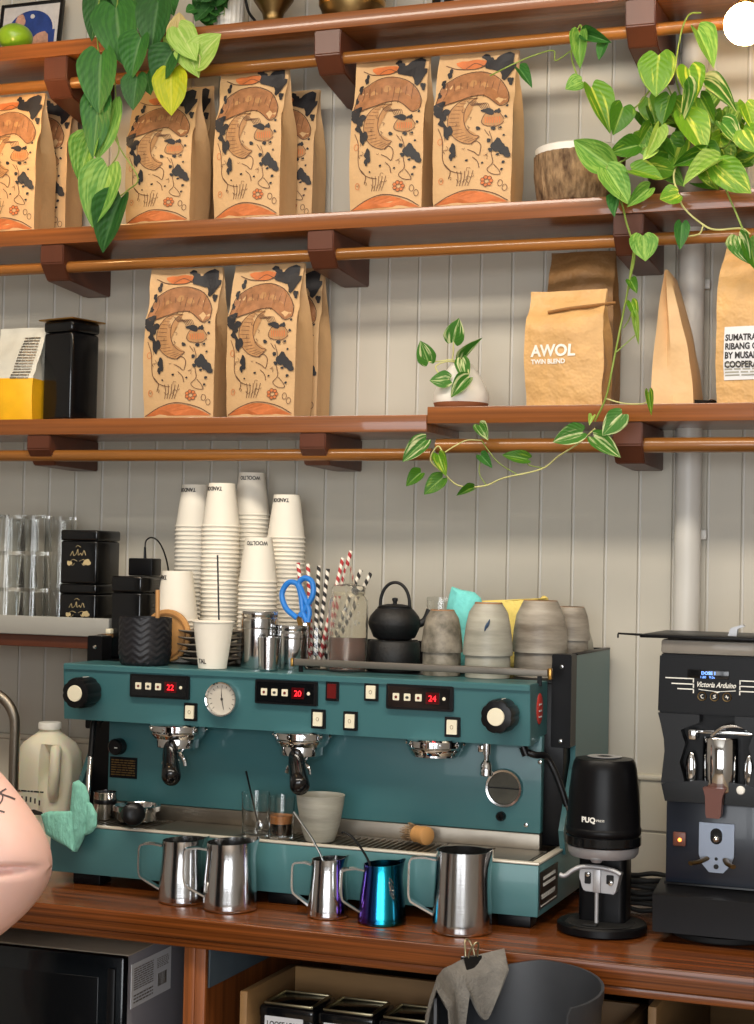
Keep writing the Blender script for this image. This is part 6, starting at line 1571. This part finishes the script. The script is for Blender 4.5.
# chrome grinding chamber
zc0, zc1 = zz(717, 791, GYF+.05), zz(717, 737, GYF+.05)
b = N(); lathe(b, [(0, 0), (h0*.30, 0), (h0*.31, .002), (h0*.31, zc1-zc0-.003), (h0*.29, zc1-zc0), (0, zc1-zc0)], (.004, YG+.026, zc0), 44); part('chamber', b, 'chrome', t)
b = N(); box(b, (-h0*.52, YG+.028, zc1+.004), (h0*.7, YG+.034, zc1+.010), .001); box(b, (-h0*.50, YG+.006, zc1-.006), (-h0*.36, YG+.03, zc1+.012), .003); tube(b, [(-h0*.1, YG+.01, zc1+.002), (h0*.1, YG+.004, zc1+.018), (h0*.4, YG+.008, zc1+.02), (h0*.7, YG+.02, zc1+.006)], .0032, 10, 6); part('chamber_bar', b, 'steel', t)
for sx_ in (-1, 1):
    b = N(); ball(b, (sx_*h0*.50+.004, YG+.018, (zc0+zc1)/2-.012), .012, .8, .6, 2.6, 20, 14); part('chamber_bolt', b, 'chrome', t)
# outlet chute
b = N(); z0, z1 = zz(717, 818, GYF+.02), zz(717, 788, GYF+.02)
prism(b, [(-h0*.19, z1), (-h0*.15, z1-.014), (-h0*.14, z0+.006), (-h0*.12, z0), (h0*.10, z0), (h0*.12, z0+.006), (h0*.14, z1-.014), (h0*.2, z1)], YG-.018, YG+.004); part('outlet_chute', b, 'copper', t, label='copper brown outlet chute')
b = N(); lathe(b, [(0, .004), (.006, .003), (.0075, 0)], (h0*.42, YG+.001, zC-.012), 18, axis=(0, -1, 0)); part('ledge_stud', b, 'white', t)
# portafilter fork plate
z0, z1 = zz(717, 873, GYF+.05), zz(717, 823, GYF+.05)
b = N(); prism(b, [(-h0*.30, z1), (-h0*.30, z0+.03), (-h0*.24, z0+.014), (-h0*.12, z0+.001), (h0*.12, z0+.001), (h0*.24, z0+.014), (h0*.30, z0+.03), (h0*.30, z1)], YG+.016, YG+.0215); pfk = part('fork_plate', b, 'fork_steel', t)
b = N(); prism(b, rrect(-h0*.10, z1-.035, h0*.10, z1-.008, .010, 6), YG+.013, YG+.0158); part('oval_boss', b, 'black_gloss', pfk); b = N(); ball(b, (0, YG+.011, z1-.026), .006, 1, .8, 1, 14, 10); part('boss_ball', b, 'chrome', pfk)
b = N(); lathe(b, [(0, .002), (.0025, .002), (.003, 0)], (0, YG+.016, z0+.024), 12, axis=(0, -1, 0)); lathe(b, [(0, .002), (.004, .002), (.0045, 0)], (0, YG+.016, z0+.011), 12, axis=(0, -1, 0)); part('screw', b, 'black', pfk)
for sx_ in (-1, 1):
    b = N(); tube(b, [(sx_*h0*.16, YG+.014, z0+.024), (sx_*h0*.24, YG-.012, z0+.022), (sx_*h0*.36, YG-.03, z0+.021)], .0052, 12, 5, flat=.7); part('fork_arm', b, 'old_brass', pfk, 60)
c = zz(680, 839, GYF+.05); b = N(); xx = P(679.5, 839, GYF+.05).x-o.x; box(b, (xx-.011, YG+.018, c-.012), (xx+.011, YG+.0215, c+.012), .002); sw = part('power_switch', b, 'copper', t); b = N(); ball(b, (xx+.001, YG+.0165, c-.001), .0034, 1, .6, 1, 12, 8); part('switch_light', b, 'amber', sw)
# foot platform
b = N(); prism(b, [(YG+.06, zF_+.012), (YG-.012, zF_), (YG-.02, zF_-.004), (YG-.016, zG+.002), (YG+.06, zG)], -h0*1.02, h0*1.02, 'yz'); bmesh.ops.bevel(b, geom=[e for e in b.edges if e.calc_length() < .2], offset=.0015, segments=2, affect='EDGES'); part('knock_platform', b, 'black', t)
b = N(); box(b, (-h0*.92, YG+.03, .012), (h0*.92, yb, zE), .002); part('plinth', b, 'black', t)
b = N(); lathe(b, [(0, 0), (h0*.78, 0), (h0*.82, .003), (h0*.82, .011), (h0*.78, .013), (0, .013)], (0, YG+.085, 0), 56, sx=1.05, sy=1.02); part('base_ring', b, 'rubber', t)
# logo, lines, display and buttons on the head
lt = lambda px, py: P(px, py, GYF+.03)-o
b = N(); A = lt(704, 675); box(b, (A.x-.028, YG-.0012, A.z-.006), (A.x-.028+.07, YG+.0005, A.z+.009), .0008); ds = part('display', b, 'black_gloss', t)
b = text_at('DOSE 1', .0075, (A.x+.008, YG-.0016, A.z+.0008), align='CENTER', bold=.0002); merge_into(b, text_at('1.80   9.0s', .006, (A.x+.006, YG-.0016, A.z-.0055), align='CENTER')); part('digits', b, 'blue_led', ds, 0)
b = text_at('Victoria Arduino', .0125, (gcx-o.x-.0025, YG-.0008, lt(717, 687.5).z), xs=.78, align='CENTER', shear=.4, bold=.0002)
zl = lt(717, 689).z; prism(b, [(-.031, zl-.0012), (0, zl-.0042), (.031, zl-.0012), (.031, zl-.0024), (.006, zl-.0045), (0, zl-.0072), (-.006, zl-.0045), (-.031, zl-.0024)], YG-.0009, YG+.0003)
part('script_logo', b, 'white', t, 0)
b = N()
for i, (xa, xr, py) in enumerate(((665.5, 693.5, 677.5), (671.5, 693.5, 683.2), (677.5, 693.5, 688.5))):
    A, B = lt(xa, py), lt(xr, py+2.2); 
    for s in (1, -1):
        x0, x1 = (A.x, B.x) if s == 1 else (-B.x-.002, -A.x-.002); box(b, (min(x0, x1), YG-.0009, A.z-.0009), (max(x0, x1), YG+.0003, A.z+.0009))
        xe = B.x if s == 1 else -B.x-.002
        box(b, (xe-.0009, YG-.0009, A.z-.0065), (xe+.0009, YG+.0003, A.z+.0009))
part('speed_lines', b, 'white', t, 0)
for i, px in enumerate((702, 714.5, 727)):
    A = lt(px, 696.2+.5*i); b = N(); lathe(b, [(.0062, .0015), (.0072, .0018), (.0080, 0)], (A.x, YG, A.z), 24, axis=(0, -1, 0)); bt = part('button', b, 'old_brass', t, 60)
    b = N(); tube(b, {0: [(A.x+.002, YG-.0009, A.z+.003), (A.x-.002, YG-.0009, A.z+.001), (A.x+.0, YG-.0009, A.z-.003), (A.x+.003, YG-.0009, A.z-.003)], 1: [(A.x+.0025, YG-.0009, A.z+.003), (A.x-.002, YG-.0009, A.z+.0015), (A.x+.002, YG-.0009, A.z-.001), (A.x-.0025, YG-.0009, A.z-.003)], 2: [(A.x-.003, YG-.0009, A.z), (A.x+.003, YG-.0009, A.z), (A.x, YG-.0009, A.z), (A.x-.0015, YG-.0009, A.z+.003), (A.x+.0015, YG-.0009, A.z-.003)]}[i], .0007, 6, 3); part('button_symbol', b, 'white', bt)
# hopper block and the tray-like lid on it
zh = zz(690, 640, GYF+.03); zl0 = zz(690, 638, GYF+.03)
b = N(); box(b, (-h0*.985, YG+.004, zA+.0006), (h0*.985, yb-.01, zh-.0005), .004); part('hopper', b, 'hopper', t)
b = N(); lx0 = P(618, 634, GYF+.03).x-o.x; xw = P(640, 634, GYF+.03).x-o.x
box(b, (xw, YG-.004, zl0-.002), (h0*1.25, yb+.004, zl0+.004), .002); cyl(b, (lx0, YG, zl0+.0036), (xw+.004, YG, zl0+.0026), .0016, .0022, 8); cyl(b, (lx0, YG, zl0+.003), (lx0, YG, zl0-.004), .0015, seg=8); lid = part('hopper_lid', b, 'black_satin', t)
b = N(); q = lambda px, py: P(px, py, GYF+.08)-o
prism(b, [(q(728, 634).x, zl0+.0042), (q(731, 628).x, q(731, 628).z), (q(743, 625).x, q(743, 624.5).z), (q(745, 626).x, q(745, 626.5).z), (q(738, 629).x, q(738, 629).z), (q(737, 634).x, zl0+.0042)], YG+.045, YG+.06); part('lid_latch', b, 'tamper_alu', lid)
# coiled black leads between tamper and grinder
c = P(648, 890, -.33); t = thing('cable_coil', 'coil of black cable heaped behind the tamper and grinder', 'cable', (c.x-.005, -.29, BZ))
b = N(); pts = []
for i in range(66):
    a = 2*PI*i/11; pts.append((.048*math.cos(a)*(1+.12*math.sin(i*1.7)), .05*math.sin(a)*(1+.1*math.cos(i*1.1)), .006+.0105*(i/11)+.002*math.sin(i*2.1)))
tube(b, pts, .0046, 8, 3); part('cable', b, 'rubber', t, 60)

# ================================================================ below the bench
# microwave
f = P(120, 958, BY+.03); ztop = f.z
mw = thing('microwave', 'black and bronze microwave with a printed side label in the cupboard', 'microwave', (f.x-.24, BY+.20, .126)); o = mw.location
mw.rotation_euler = (0, 0, R(2))
W2, D2, H2 = .48, .35, ztop-.126
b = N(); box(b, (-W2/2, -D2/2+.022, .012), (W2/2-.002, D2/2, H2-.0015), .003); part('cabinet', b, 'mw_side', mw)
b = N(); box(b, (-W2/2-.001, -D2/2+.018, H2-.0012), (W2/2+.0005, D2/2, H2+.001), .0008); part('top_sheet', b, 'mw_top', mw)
b = N(); box(b, (-W2/2, -D2/2, .012), (W2/2, -D2/2+.0215, H2), .004, 2); fr_ = part('door', b, 'mw_glass', mw)
b = N(); box(b, (-W2/2+.02, -D2/2-.001, .05), (W2/2-.05, -D2/2+.001, H2-.04), .0008); part('door_window', b, 'black_gloss', fr_)
b = N(); box(b, (W2/2-.03, -D2/2-.006, .03), (W2/2-.014, -D2/2-.0005, H2-.02), .003); part('door_handle', b, 'black_satin', fr_)
lz1, lz0 = H2-.020, H2-.100; ly0, ly1 = -D2/2+.034, -D2/2+.20
b = N(); box(b, (W2/2-.0018, ly0, lz0), (W2/2-.0006, ly1, lz1)); lb = part('printed_label', b, 'label', mw)
b = N(); rr_ = random.Random(9)
def lm(y0, z0, y1, z1, rows, words):
    h = (z1-z0)/rows
    for i in range(rows):
        z = z1-h*(i+.5); y = y0
        while y < y1-.002:
            w = (y1-y0)/words*rr_.uniform(.4, 1); e = min(y+w, y1); box(b, (W2/2-.0007, y, z-h*.22), (W2/2-.0003, e, z+h*.22)); y = e+.003
lm(ly0+.01, lz0+.03, ly0+.09, lz1-.008, 10, 4); lm(ly0+.105, lz0+.05, ly1-.01, lz1-.01, 6, 5); lm(ly0+.01, lz0+.006, ly0+.09, lz0+.024, 3, 6)
y = ly0+.11
while y < ly1-.02:
    w = rr_.choice((.001, .002, .003)); box(b, (W2/2-.0007, y, lz0+.016), (W2/2-.0003, y+w, lz0+.04)); y += w+rr_.choice((.0012, .002))
part('label_print', b, 'steel_dull', lb, 0)
for sx_ in (-1, 1):
    for sy_ in (-1, 1): b = N(); cyl(b, (sx_*(W2/2-.04), sy_*(D2/2-.05), 0), (sx_*(W2/2-.04), sy_*(D2/2-.05), .012), .013, seg=16); part('foot', b, 'rubber', mw)
# pull-out trays
def tray(label, xl, xr, yf, ybk, zt, zf, z0):
    t = thing('wooden_tray', label, 'tray', ((xl+xr)/2, (yf+ybk)/2, z0))
    b = N(); box(b, (xl, yf, z0), (xl+.014, ybk, zt), .0015); wpart('side_board', b, 'pine', t)
    b = N(); box(b, (xr-.014, yf, z0), (xr, ybk, zt), .0015); wpart('side_board', b, 'pine', t)
    b = N(); box(b, (xl+.0145, ybk-.014, z0), (xr-.0145, ybk, zt), .0015); wpart('back_board', b, 'pine', t)
    b = N(); box(b, (xl+.0145, yf, z0), (xr-.0145, yf+.012, zf), .0015); wpart('front_board', b, 'pine', t)
    b = N(); box(b, (xl+.0145, yf+.0125, z0), (xr-.0145, ybk-.0145, z0+.008)); wpart('bottom', b, 'pine', t)
    return t
yf = BY+.03; A = P(240, 991, yf); Bk = P(277, 965, -.35)
ztr = A.z; ybk = PZ(277, 965, ztr).y
print('tray back', ybk, A, zbb)
ybk = min(-.06, max(-.45, ybk))
xr = P(640, 1010, yf).x-.03
tray('pale wooden tray holding three black tins under the bench', A.x, xr, yf, ybk, ztr, ztr-.14, .586)
# black tins with pale rims
tinw = .105
for i, (px, py, lab) in enumerate(((290, 1000, 'leftmost black storage tin in the wooden tray, white label'), (350, 1004, 'middle black storage tin in the wooden tray, white label'), (405, 1009, 'right black storage tin in the wooden tray, beside the knock bin'))):
    x = A.x+.075+.112*i; y = yf+.085; ztp = P(258, 1001, yf+.035).z
    t = thing('storage_tin', lab, 'tin', (x, y, .5945)); h = ztp-.5945; s = tinw/2
    b = N(); box(b, (-s, -s, 0), (s, s, h-.012), .008, 3); part('body', b, 'black_gloss', t)
    b = N(); box(b, (-s-.001, -s-.001, h-.03), (s+.001, s+.001, h-.004), .008, 3)
    for q, w in ((-1, 1), (1, 1)): pass
    part('lid', b, 'black_gloss', t)
    b = N(); e = .005
    for lo, hi in (((-s+.008, -s+.006, h-.0045), (s-.008, -s+.006+e, h)), ((-s+.008, s-.006-e, h-.0045), (s-.008, s-.006, h)), ((-s+.006, -s+.008, h-.0045), (-s+.006+e, s-.008, h)), ((s-.006-e, -s+.008, h-.0045), (s-.006, s-.008, h))): box(b, lo, hi, .0015, 2)
    part('lid_rim', b, 'pale_brass', t, label='pale gold lid rim')
    b = N(); box(b, (-s+.012, -s-.0012, h-.092), (s-.02, -s-.0003, h-.022)); lb = part('paper_label', b, 'label', t)
    b = text_at('LOOSE LEAF', .0135, (-s+.016, -s-.0014, h-.040), xs=.82, bold=.0003); merge_into(b, text_at(('ASSAM', 'SENCHA', 'CHAI')[i], .0135, (-s+.016, -s-.0014, h-.057), xs=.9, bold=.0003)); part('lettering', b, 'print_', lb, 0)
A2 = P(648, 1004, BY+.05); tray('second pale wooden tray under the bench at right', A2.x, .84, BY+.05, -.12, A2.z-.004, A2.z-.05, .586)
# knock bin in front of the bench
yk = BY-.135; c = P(519, 985, yk); k = 1/S(519, yk, 985); r = 83*k
zr0 = P(519, 985, yk).z
kb = thing('knock_bin', 'charcoal plastic knock bin with a low scooped front, in front of the bench', 'bin', (c.x, yk, .0))
def cut(a):
    d = abs((math.degrees(a)+100+180) % 360-180); q = max(0, min(1, (62-d)/12)); return q*q*(3-2*q)
rim = lambda a: zr0+.012-.011*(1-math.sin(a))-.024*max(0, -math.cos(a))-.13*cut(a)
b = N(); seg = 144; rings = []
for fz, q in ((0.0, .70), (.004, .72), (.3, .80), (.6, .88), (.85, .96), (.97, .995), (.985, 1.02), (1.0, 1.02)):
    rings.append([Vector((r*q*math.cos(a), r*q*math.sin(a), rim(a)*fz)) for a in [2*PI*i/seg for i in range(seg)]])
for fz, q in ((1.0, .985), (.97, .965), (.8, .92), (.55, .85)):
    rings.append([Vector((r*q*math.cos(a), r*q*math.sin(a), rim(a)*fz)) for a in [2*PI*i/seg for i in range(seg)]])
loft(b, rings); part('tub', b, 'bin', kb, 50)
b = N(); zg = zr0*.66; rg = [[Vector((r*.865*q*math.cos(a), r*.865*q*math.sin(a), zg+.03*(1-q)+.006*noise.noise(Vector((q*4*math.cos(a), q*4*math.sin(a), 0))))) for a in [2*PI*i/40 for i in range(40)]] for q in (1, .8, .6, .4, .2, .05)]
loft(b, rg, True, True); part('coffee_grounds', b, 'grounds', kb)['kind'] = 'stuff'
# grey cloth clipped over the rim
tw = thing('bar_towel', 'grey bar towel folded over the left rim of the knock bin', 'towel', (c.x-r, yk, zr0)); b = N(); g = []
n = 22
for i in range(n+1):
    u = i/n; a = R(200-84*u); row = []
    for j in range(25):
        v = j/24*2-1
        zt_r = rim(a)+.018; ro = r*1.065; ri = r*.915
        if v < 0:
            dr = -v; L = .30*(1-.35*u); q = ro+.010*math.sin(u*9)*dr+.004; z = zt_r-L*dr if dr > .08 else zt_r-L*dr*.7
        else:
            dr = v; L = (.15 if u < .36 else max(.018, .15-(u-.36)*1.6))+(.065*math.sin(PI*(u-.42)/.58) if u > .42 else 0); q = ri-.004-.022*dr-.004*math.sin(u*12); z = zt_r-L*dr
        w = max(0, 1-abs(v)/.09); q = (ro if v < 0 else ri) + (q-(ro if v < 0 else ri)) if w == 0 else ro*(1-(v/.09+1)/2)+ri*((v/.09+1)/2); z += .005*w
        pt = Vector((c.x+q*math.cos(a), yk+q*math.sin(a), z)); row.append(pt+noise.noise_vector(pt*24)*.0018)
    g.append(row)
loft(b, g, False, False); bmesh.ops.recalc_face_normals(b, faces=b.faces[:]); bmesh.ops.solidify(b, geom=b.faces[:], thickness=-.003); wpart('towel_cloth', b, 'grey_cloth', tw, 70)
a = R(143); q = Vector((c.x+r*.99*math.cos(a), yk+r*.99*math.sin(a), rim(a)+.024))
cp = thing('binder_clip', 'black binder clip with wire arms pinching the grey towel', 'clip', q, a-PI/2)
b = N(); prism(b, [(-.017, -.028), (-.017, -.026), (-.0045, .006), (.0045, .006), (.017, -.026), (.017, -.028), (.015, -.028), (.003, .0036), (-.003, .0036), (-.015, -.028)], -.017, .017, 'yz'); part('clamp', b, 'black_gloss', cp)
for s in (-1, 1):
    b = N(); tube(b, [(-.009, s*.0035, .004), (-.008, s*.006, .014), (-.005, s*.012, .026), (0, s*.014, .030), (.005, s*.012, .026), (.008, s*.006, .014), (.009, s*.0035, .004)], .0016, 8, 5); part('wire_arm', b, 'pale_brass', cp, 60)
# ================================================================ the person whose bent arm enters at left
def skin_body(name, verts, edges, radii, levels=2, root=0):
    me = bpy.data.meshes.new(name); me.from_pydata([Vector(v) for v in verts], edges, []); me.update()
    o = bpy.data.objects.new(name+'_tmp', me); COL.objects.link(o)
    o.modifiers.new('skin', 'SKIN'); 
    sv = me.skin_vertices[0].data if me.skin_vertices else None
    if sv is None:
        bm = bmesh.new(); bm.from_mesh(me); lay = bm.verts.layers.skin.verify(); bm.to_mesh(me); bm.free(); sv = me.skin_vertices[0].data
    for i, r in enumerate(radii):
        r = r if isinstance(r, tuple) else (r, r); sv[i].radius = r; sv[i].use_root = (i == root)
    s = o.modifiers.new('sub', 'SUBSURF'); s.levels = levels; s.render_levels = levels
    out = bpy.data.meshes.new_from_object(o.evaluated_get(bpy.context.evaluated_depsgraph_get()))
    bpy.data.objects.remove(o); bpy.data.meshes.remove(me); return out
def person():
    YE = -1.36
    E = P(15, 866, YE); sc_ = S(16, YE, 860)
    Sh = E+Vector((-.235, .03, .18)); Wr = E+Vector((-.19, -.05, -.17))
    hip = Vector((Sh.x-.155, YE+.02, 0)); X = hip.x
    t = thing('person', 'person standing at left with bent bare tattooed arm, hand on hip, black T-shirt', 'person', (X, YE+.02, 0))
    o = Vector((X, YE+.02, 0)); L = lambda v: Vector(v)-o
    V, Ed, Rd = [], [], []
    def add(p, r, par=None):
        V.append(L(p)); Rd.append(r); i = len(V)-1
        if par is not None: Ed.append((par, i))
        return i
    c = lambda dx, dy, z: Vector((X+dx, YE+.02+dy, z))
    pel = add(c(0, 0, .93), (.115, .08)); bel = add(c(0, 0, 1.06), (.10, .07), pel); ch = add(c(0, .005, 1.20), (.11, .075), bel)
    up = add(c(0, 0, 1.315), (.10, .065), ch); nk = add(c(0, .005, 1.43), .055, up); hb = add(c(0, .03, 1.51), .062, nk); h1 = add(c(0, .035, 1.585), (.078, .095), hb); h2 = add(c(0, .03, 1.66), (.066, .08), h1)
    # right-hand (picture right) arm, the one in view
    sh = add(Sh, .070, up); m1 = add(Sh.lerp(E, .35), .074, sh); m2 = add(Sh.lerp(E, .75), .077, m1); el = add(E+Vector((.006, 0, 0)), .076, m2)
    f1 = add(E.lerp(Wr, .3), .071, el); f2 = add(E.lerp(Wr, .65), .05, f1); wr = add(Wr, .026, f2)
    # other arm hanging
    s2 = add(c(-.165, 0, 1.335), .055, up); e2 = add(c(-.225, -.01, 1.10), .042, s2); w2 = add(c(-.23, .06, .87), .026, e2)
    hands = []
    for w, d, side in ((wr, Vector((-.75, .5, -.42)), Vector((.1, .5, .4))), (w2, Vector((0, .15, -1)), Vector((0, 1, .1)))):
        d = d.normalized(); side = (side-d*side.dot(d)).normalized(); base = V[w]+o; palm = add(base+d*.05, (.034, .018), w)
        nrm = d.cross(side)
        for kf in range(4):
            off = side*(.026-.0175*kf); l = (.066, .074, .069, .054)[kf]
            a = add(base+d*.088+off, .0092, palm); b = add(base+d*(.088+l*.5)+off+nrm*.006, .0085, a); add(base+d*(.088+l*.95)+off+nrm*.02, .0075, b)
        a = add(base+d*.035+side*.034, .0105, palm); b = add(base+d*.065+side*.052+nrm*.006, .0098, a); add(base+d*.092+side*.056+nrm*.012, .0085, b)
    for s in (-1, 1):
        th = add(c(s*.085, 0, .84), .088, pel); kn = add(c(s*.095, .01, .49), .058, th); cf = add(c(s*.097, -.01, .34), .055, kn); an = add(c(s*.1, -.01, .085), .036, cf); ft = add(c(s*.11, .10, .04), (.042, .03), an); add(c(s*.115, .17, .028), (.036, .02), ft)
    body_me = skin_body('body', V, Ed, Rd, 4)
    # the fold where forearm meets upper arm: press the skin in along the crease
    zc = P(16, 874, YE-.05).z; xe = P(31, 874, YE-.05).x
    for v in body_me.vertices:
        p = v.co+o
        if p.y < YE+.01 and p.x < xe+.004 and p.x > xe-.13 and abs(p.z-zc-.02*(xe-p.x)) < .035:
            q = (p.z-zc-.004*math.sin((xe-p.x)*40))/.0055; fade = min(1, max(0, (xe+.004-p.x)/.03)); v.co.y += .030*math.exp(-q*q)*fade
    body_me.materials.append(M['skin']); body_me.shade_smooth(); body = link('body', body_me, t)
    # tattoo lines laid on the upper arm
    bvh = BVHTree.FromPolygons([v.co+o for v in body_me.vertices], [tuple(p.vertices) for p in body_me.polygons])
    b = N()
    def ink(pts, w):
        ps = smooth_path([Vector((x, y, 0)) for x, y in pts], 6); prev = None
        for i, q in enumerate(ps):
            tn = (ps[min(i+1, len(ps)-1)]-ps[max(i-1, 0)]).normalized(); nn = Vector((-tn.y, tn.x, 0))*w; cur = []
            for s in (-1, 1):
                pp = q+nn*s; d = ray(pp.x, pp.y).normalized(); hit, nrm, _, _ = bvh.ray_cast(CAM, d)
                if hit is None: cur = None; break
                cur.append(b.verts.new(hit+nrm*.0006-o))
            if cur and prev: b.faces.new((prev[0], prev[1], cur[1], cur[0]))
            prev = cur
    ink([(-12, 786), (-4, 792), (3, 795), (9, 797), (15, 799.5)], .9); ink([(-14, 800), (-5, 796), (1, 792), (6, 789)], .9); ink([(-3, 806), (1, 802), (2.5, 797), (1, 793)], .8); ink([(-14, 804), (-6, 809), (0, 811), (4.5, 812.5)], .9); ink([(-20, 790), (-14, 797), (-8, 802)], .8)
    part('tattoo', b, 'tattoo', t, 60, recalc=False)
    # clothes and hair
    cv, ce, cr = [], [], []
    def ca(p, r, par=None):
        cv.append(L(p)); cr.append(r); 
        if par is not None: ce.append((par, len(cv)-1))
        return len(cv)-1
    a = ca(c(0, 0, .86), (.185, .15)); b1 = ca(c(0, 0, 1.04), (.165, .135), a); c1 = ca(c(0, .005, 1.20), (.175, .14), b1); u1 = ca(c(0, 0, 1.315), (.15, .115), c1); ca(c(0, .003, 1.415), (.085, .08), u1)
    q = ca(Sh, .105, u1); ca(Sh.lerp(E, .34), .108, q); q = ca(c(-.165, 0, 1.335), .09, u1); ca(c(-.2, -.005, 1.2), .085, q)
    me = skin_body('t_shirt', cv, ce, cr, 2); me.materials.append(M['tee']); me.shade_smooth(); link('t_shirt', me, t)
    cv, ce, cr = [], [], []
    a = ca(c(0, 0, .97), (.15, .12)); b1 = ca(c(0, 0, .90), (.165, .13), a)
    for s in (-1, 1):
        q = ca(c(s*.088, 0, .82), .10, b1); q = ca(c(s*.096, .01, .49), .074, q); ca(c(s*.1, -.01, .10), .062, q)
    me = skin_body('trousers', cv, ce, cr, 2, 0); me.materials.append(M['denim']); me.shade_smooth(); link('trousers', me, t)
    for s in (-1, 1):
        b = N(); ball(b, L(c(s*.112, .075, .045)), .05, .95, 2.3, .88, 24, 16)
        for v in b.verts: v.co.z = max(.0, v.co.z)
        part('shoe', b, 'shoe', t, 60)
    b = N(); ball(b, L(c(0, .012, 1.625)), .098, .92, 1.08, 1.02, 28, 20)
    for v in b.verts:
        p = v.co
        if p.y > .06 and p.z < 1.64: v.co.y = .06
    part('hair', b, 'hair', t, 60)
    b = N(); hc = c(0, .03, 1.60)
    tube(b, [L(hc+Vector((0, .085, .02))), L(hc+Vector((0, .108, -.012))), L(hc+Vector((0, .088, -.022)))], lambda v: .008+.005*v, 10, 4); part('nose', b, 'skin', t, 60)
    for s in (-1, 1):
        b = N(); ball(b, L(hc+Vector((s*.032, .082, .012))), .012, 1, .6, .8, 14, 10); part('eye', b, 'white', t, 60)
        b = N(); ball(b, L(hc+Vector((s*.084, -.005, -.005))), .026, .35, .7, 1, 14, 10); part('ear', b, 'skin', t, 60)
    b = N(); tube(b, [L(hc+Vector((-.024, .084, -.052))), L(hc+Vector((0, .092, -.05))), L(hc+Vector((.024, .084, -.052)))], .006, 8, 4, flat=.6); part('mouth', b, 'clay', t, 60)
person()
# ================================================================ light, camera, view
def area(name, loc, target, size, power, col, sy=None):
    l = bpy.data.lights.new(name, 'AREA'); l.energy = power; l.color = col; l.shape = 'RECTANGLE'; l.size = size; l.size_y = sy or size
    o = bpy.data.objects.new(name, l); COL.objects.link(o); o.location = loc
    o.rotation_euler = (Vector(target)-Vector(loc)).to_track_quat('-Z', 'Y').to_euler(); return o
area('shopfront_daylight', (.95, -5.9, 1.7), (-.6, 0, 1.4), 1.5, 85, (.96, .98, 1.0), 2.1)
area('shopfront_daylight', (-.8, -5.9, 1.7), (-.9, 0, 1.4), 1.5, 55, (.96, .98, 1.0), 2.1)
area('ceiling_panel', (-.9, -1.55, 3.06), (-.9, -1.1, 0), 2.8, 62, (1.0, .90, .76), .35)
w = bpy.data.worlds.new('street_sky'); SC.world = w; w.use_nodes = True; nt = w.node_tree; L = nt.links.new
bg = nt.nodes['Background']; tc = nt.nodes.new('ShaderNodeTexCoord'); sp = nt.nodes.new('ShaderNodeSeparateXYZ'); L(tc.outputs['Generated'], sp.inputs[0])
cr = nt.nodes.new('ShaderNodeValToRGB'); cr.color_ramp.elements[0].position = .42; cr.color_ramp.elements[0].color = lin((88, 84, 78)); cr.color_ramp.elements[1].position = .56; cr.color_ramp.elements[1].color = lin((214, 226, 240))
mr = nt.nodes.new('ShaderNodeMapRange'); mr.inputs['From Min'].default_value = -1; L(sp.outputs[2], mr.inputs['Value']); L(mr.outputs[0], cr.inputs[0]); L(cr.outputs[0], bg.inputs['Color']); bg.inputs['Strength'].default_value = 1.2

cam = bpy.data.cameras.new('camera'); co = bpy.data.objects.new('camera', cam); COL.objects.link(co)
cam.sensor_fit = 'HORIZONTAL'; cam.sensor_width = 36; cam.lens = FPX/754*36; cam.clip_start = .05
mt = Matrix((CR, CU, -CW)).transposed().to_4x4(); mt.translation = CAM; co.matrix_world = mt
SC.camera = co
SC.view_settings.view_transform = 'Standard'; SC.view_settings.look = 'None'; SC.view_settings.gamma = 1; SC.view_settings.use_curve_mapping = False
SC.view_settings.exposure = -0.12
SC.cycles.use_denoising = True
SC.cycles.max_bounces = 10
for o in list(bpy.data.objects):
    if o.users == 0: bpy.data.objects.remove(o)
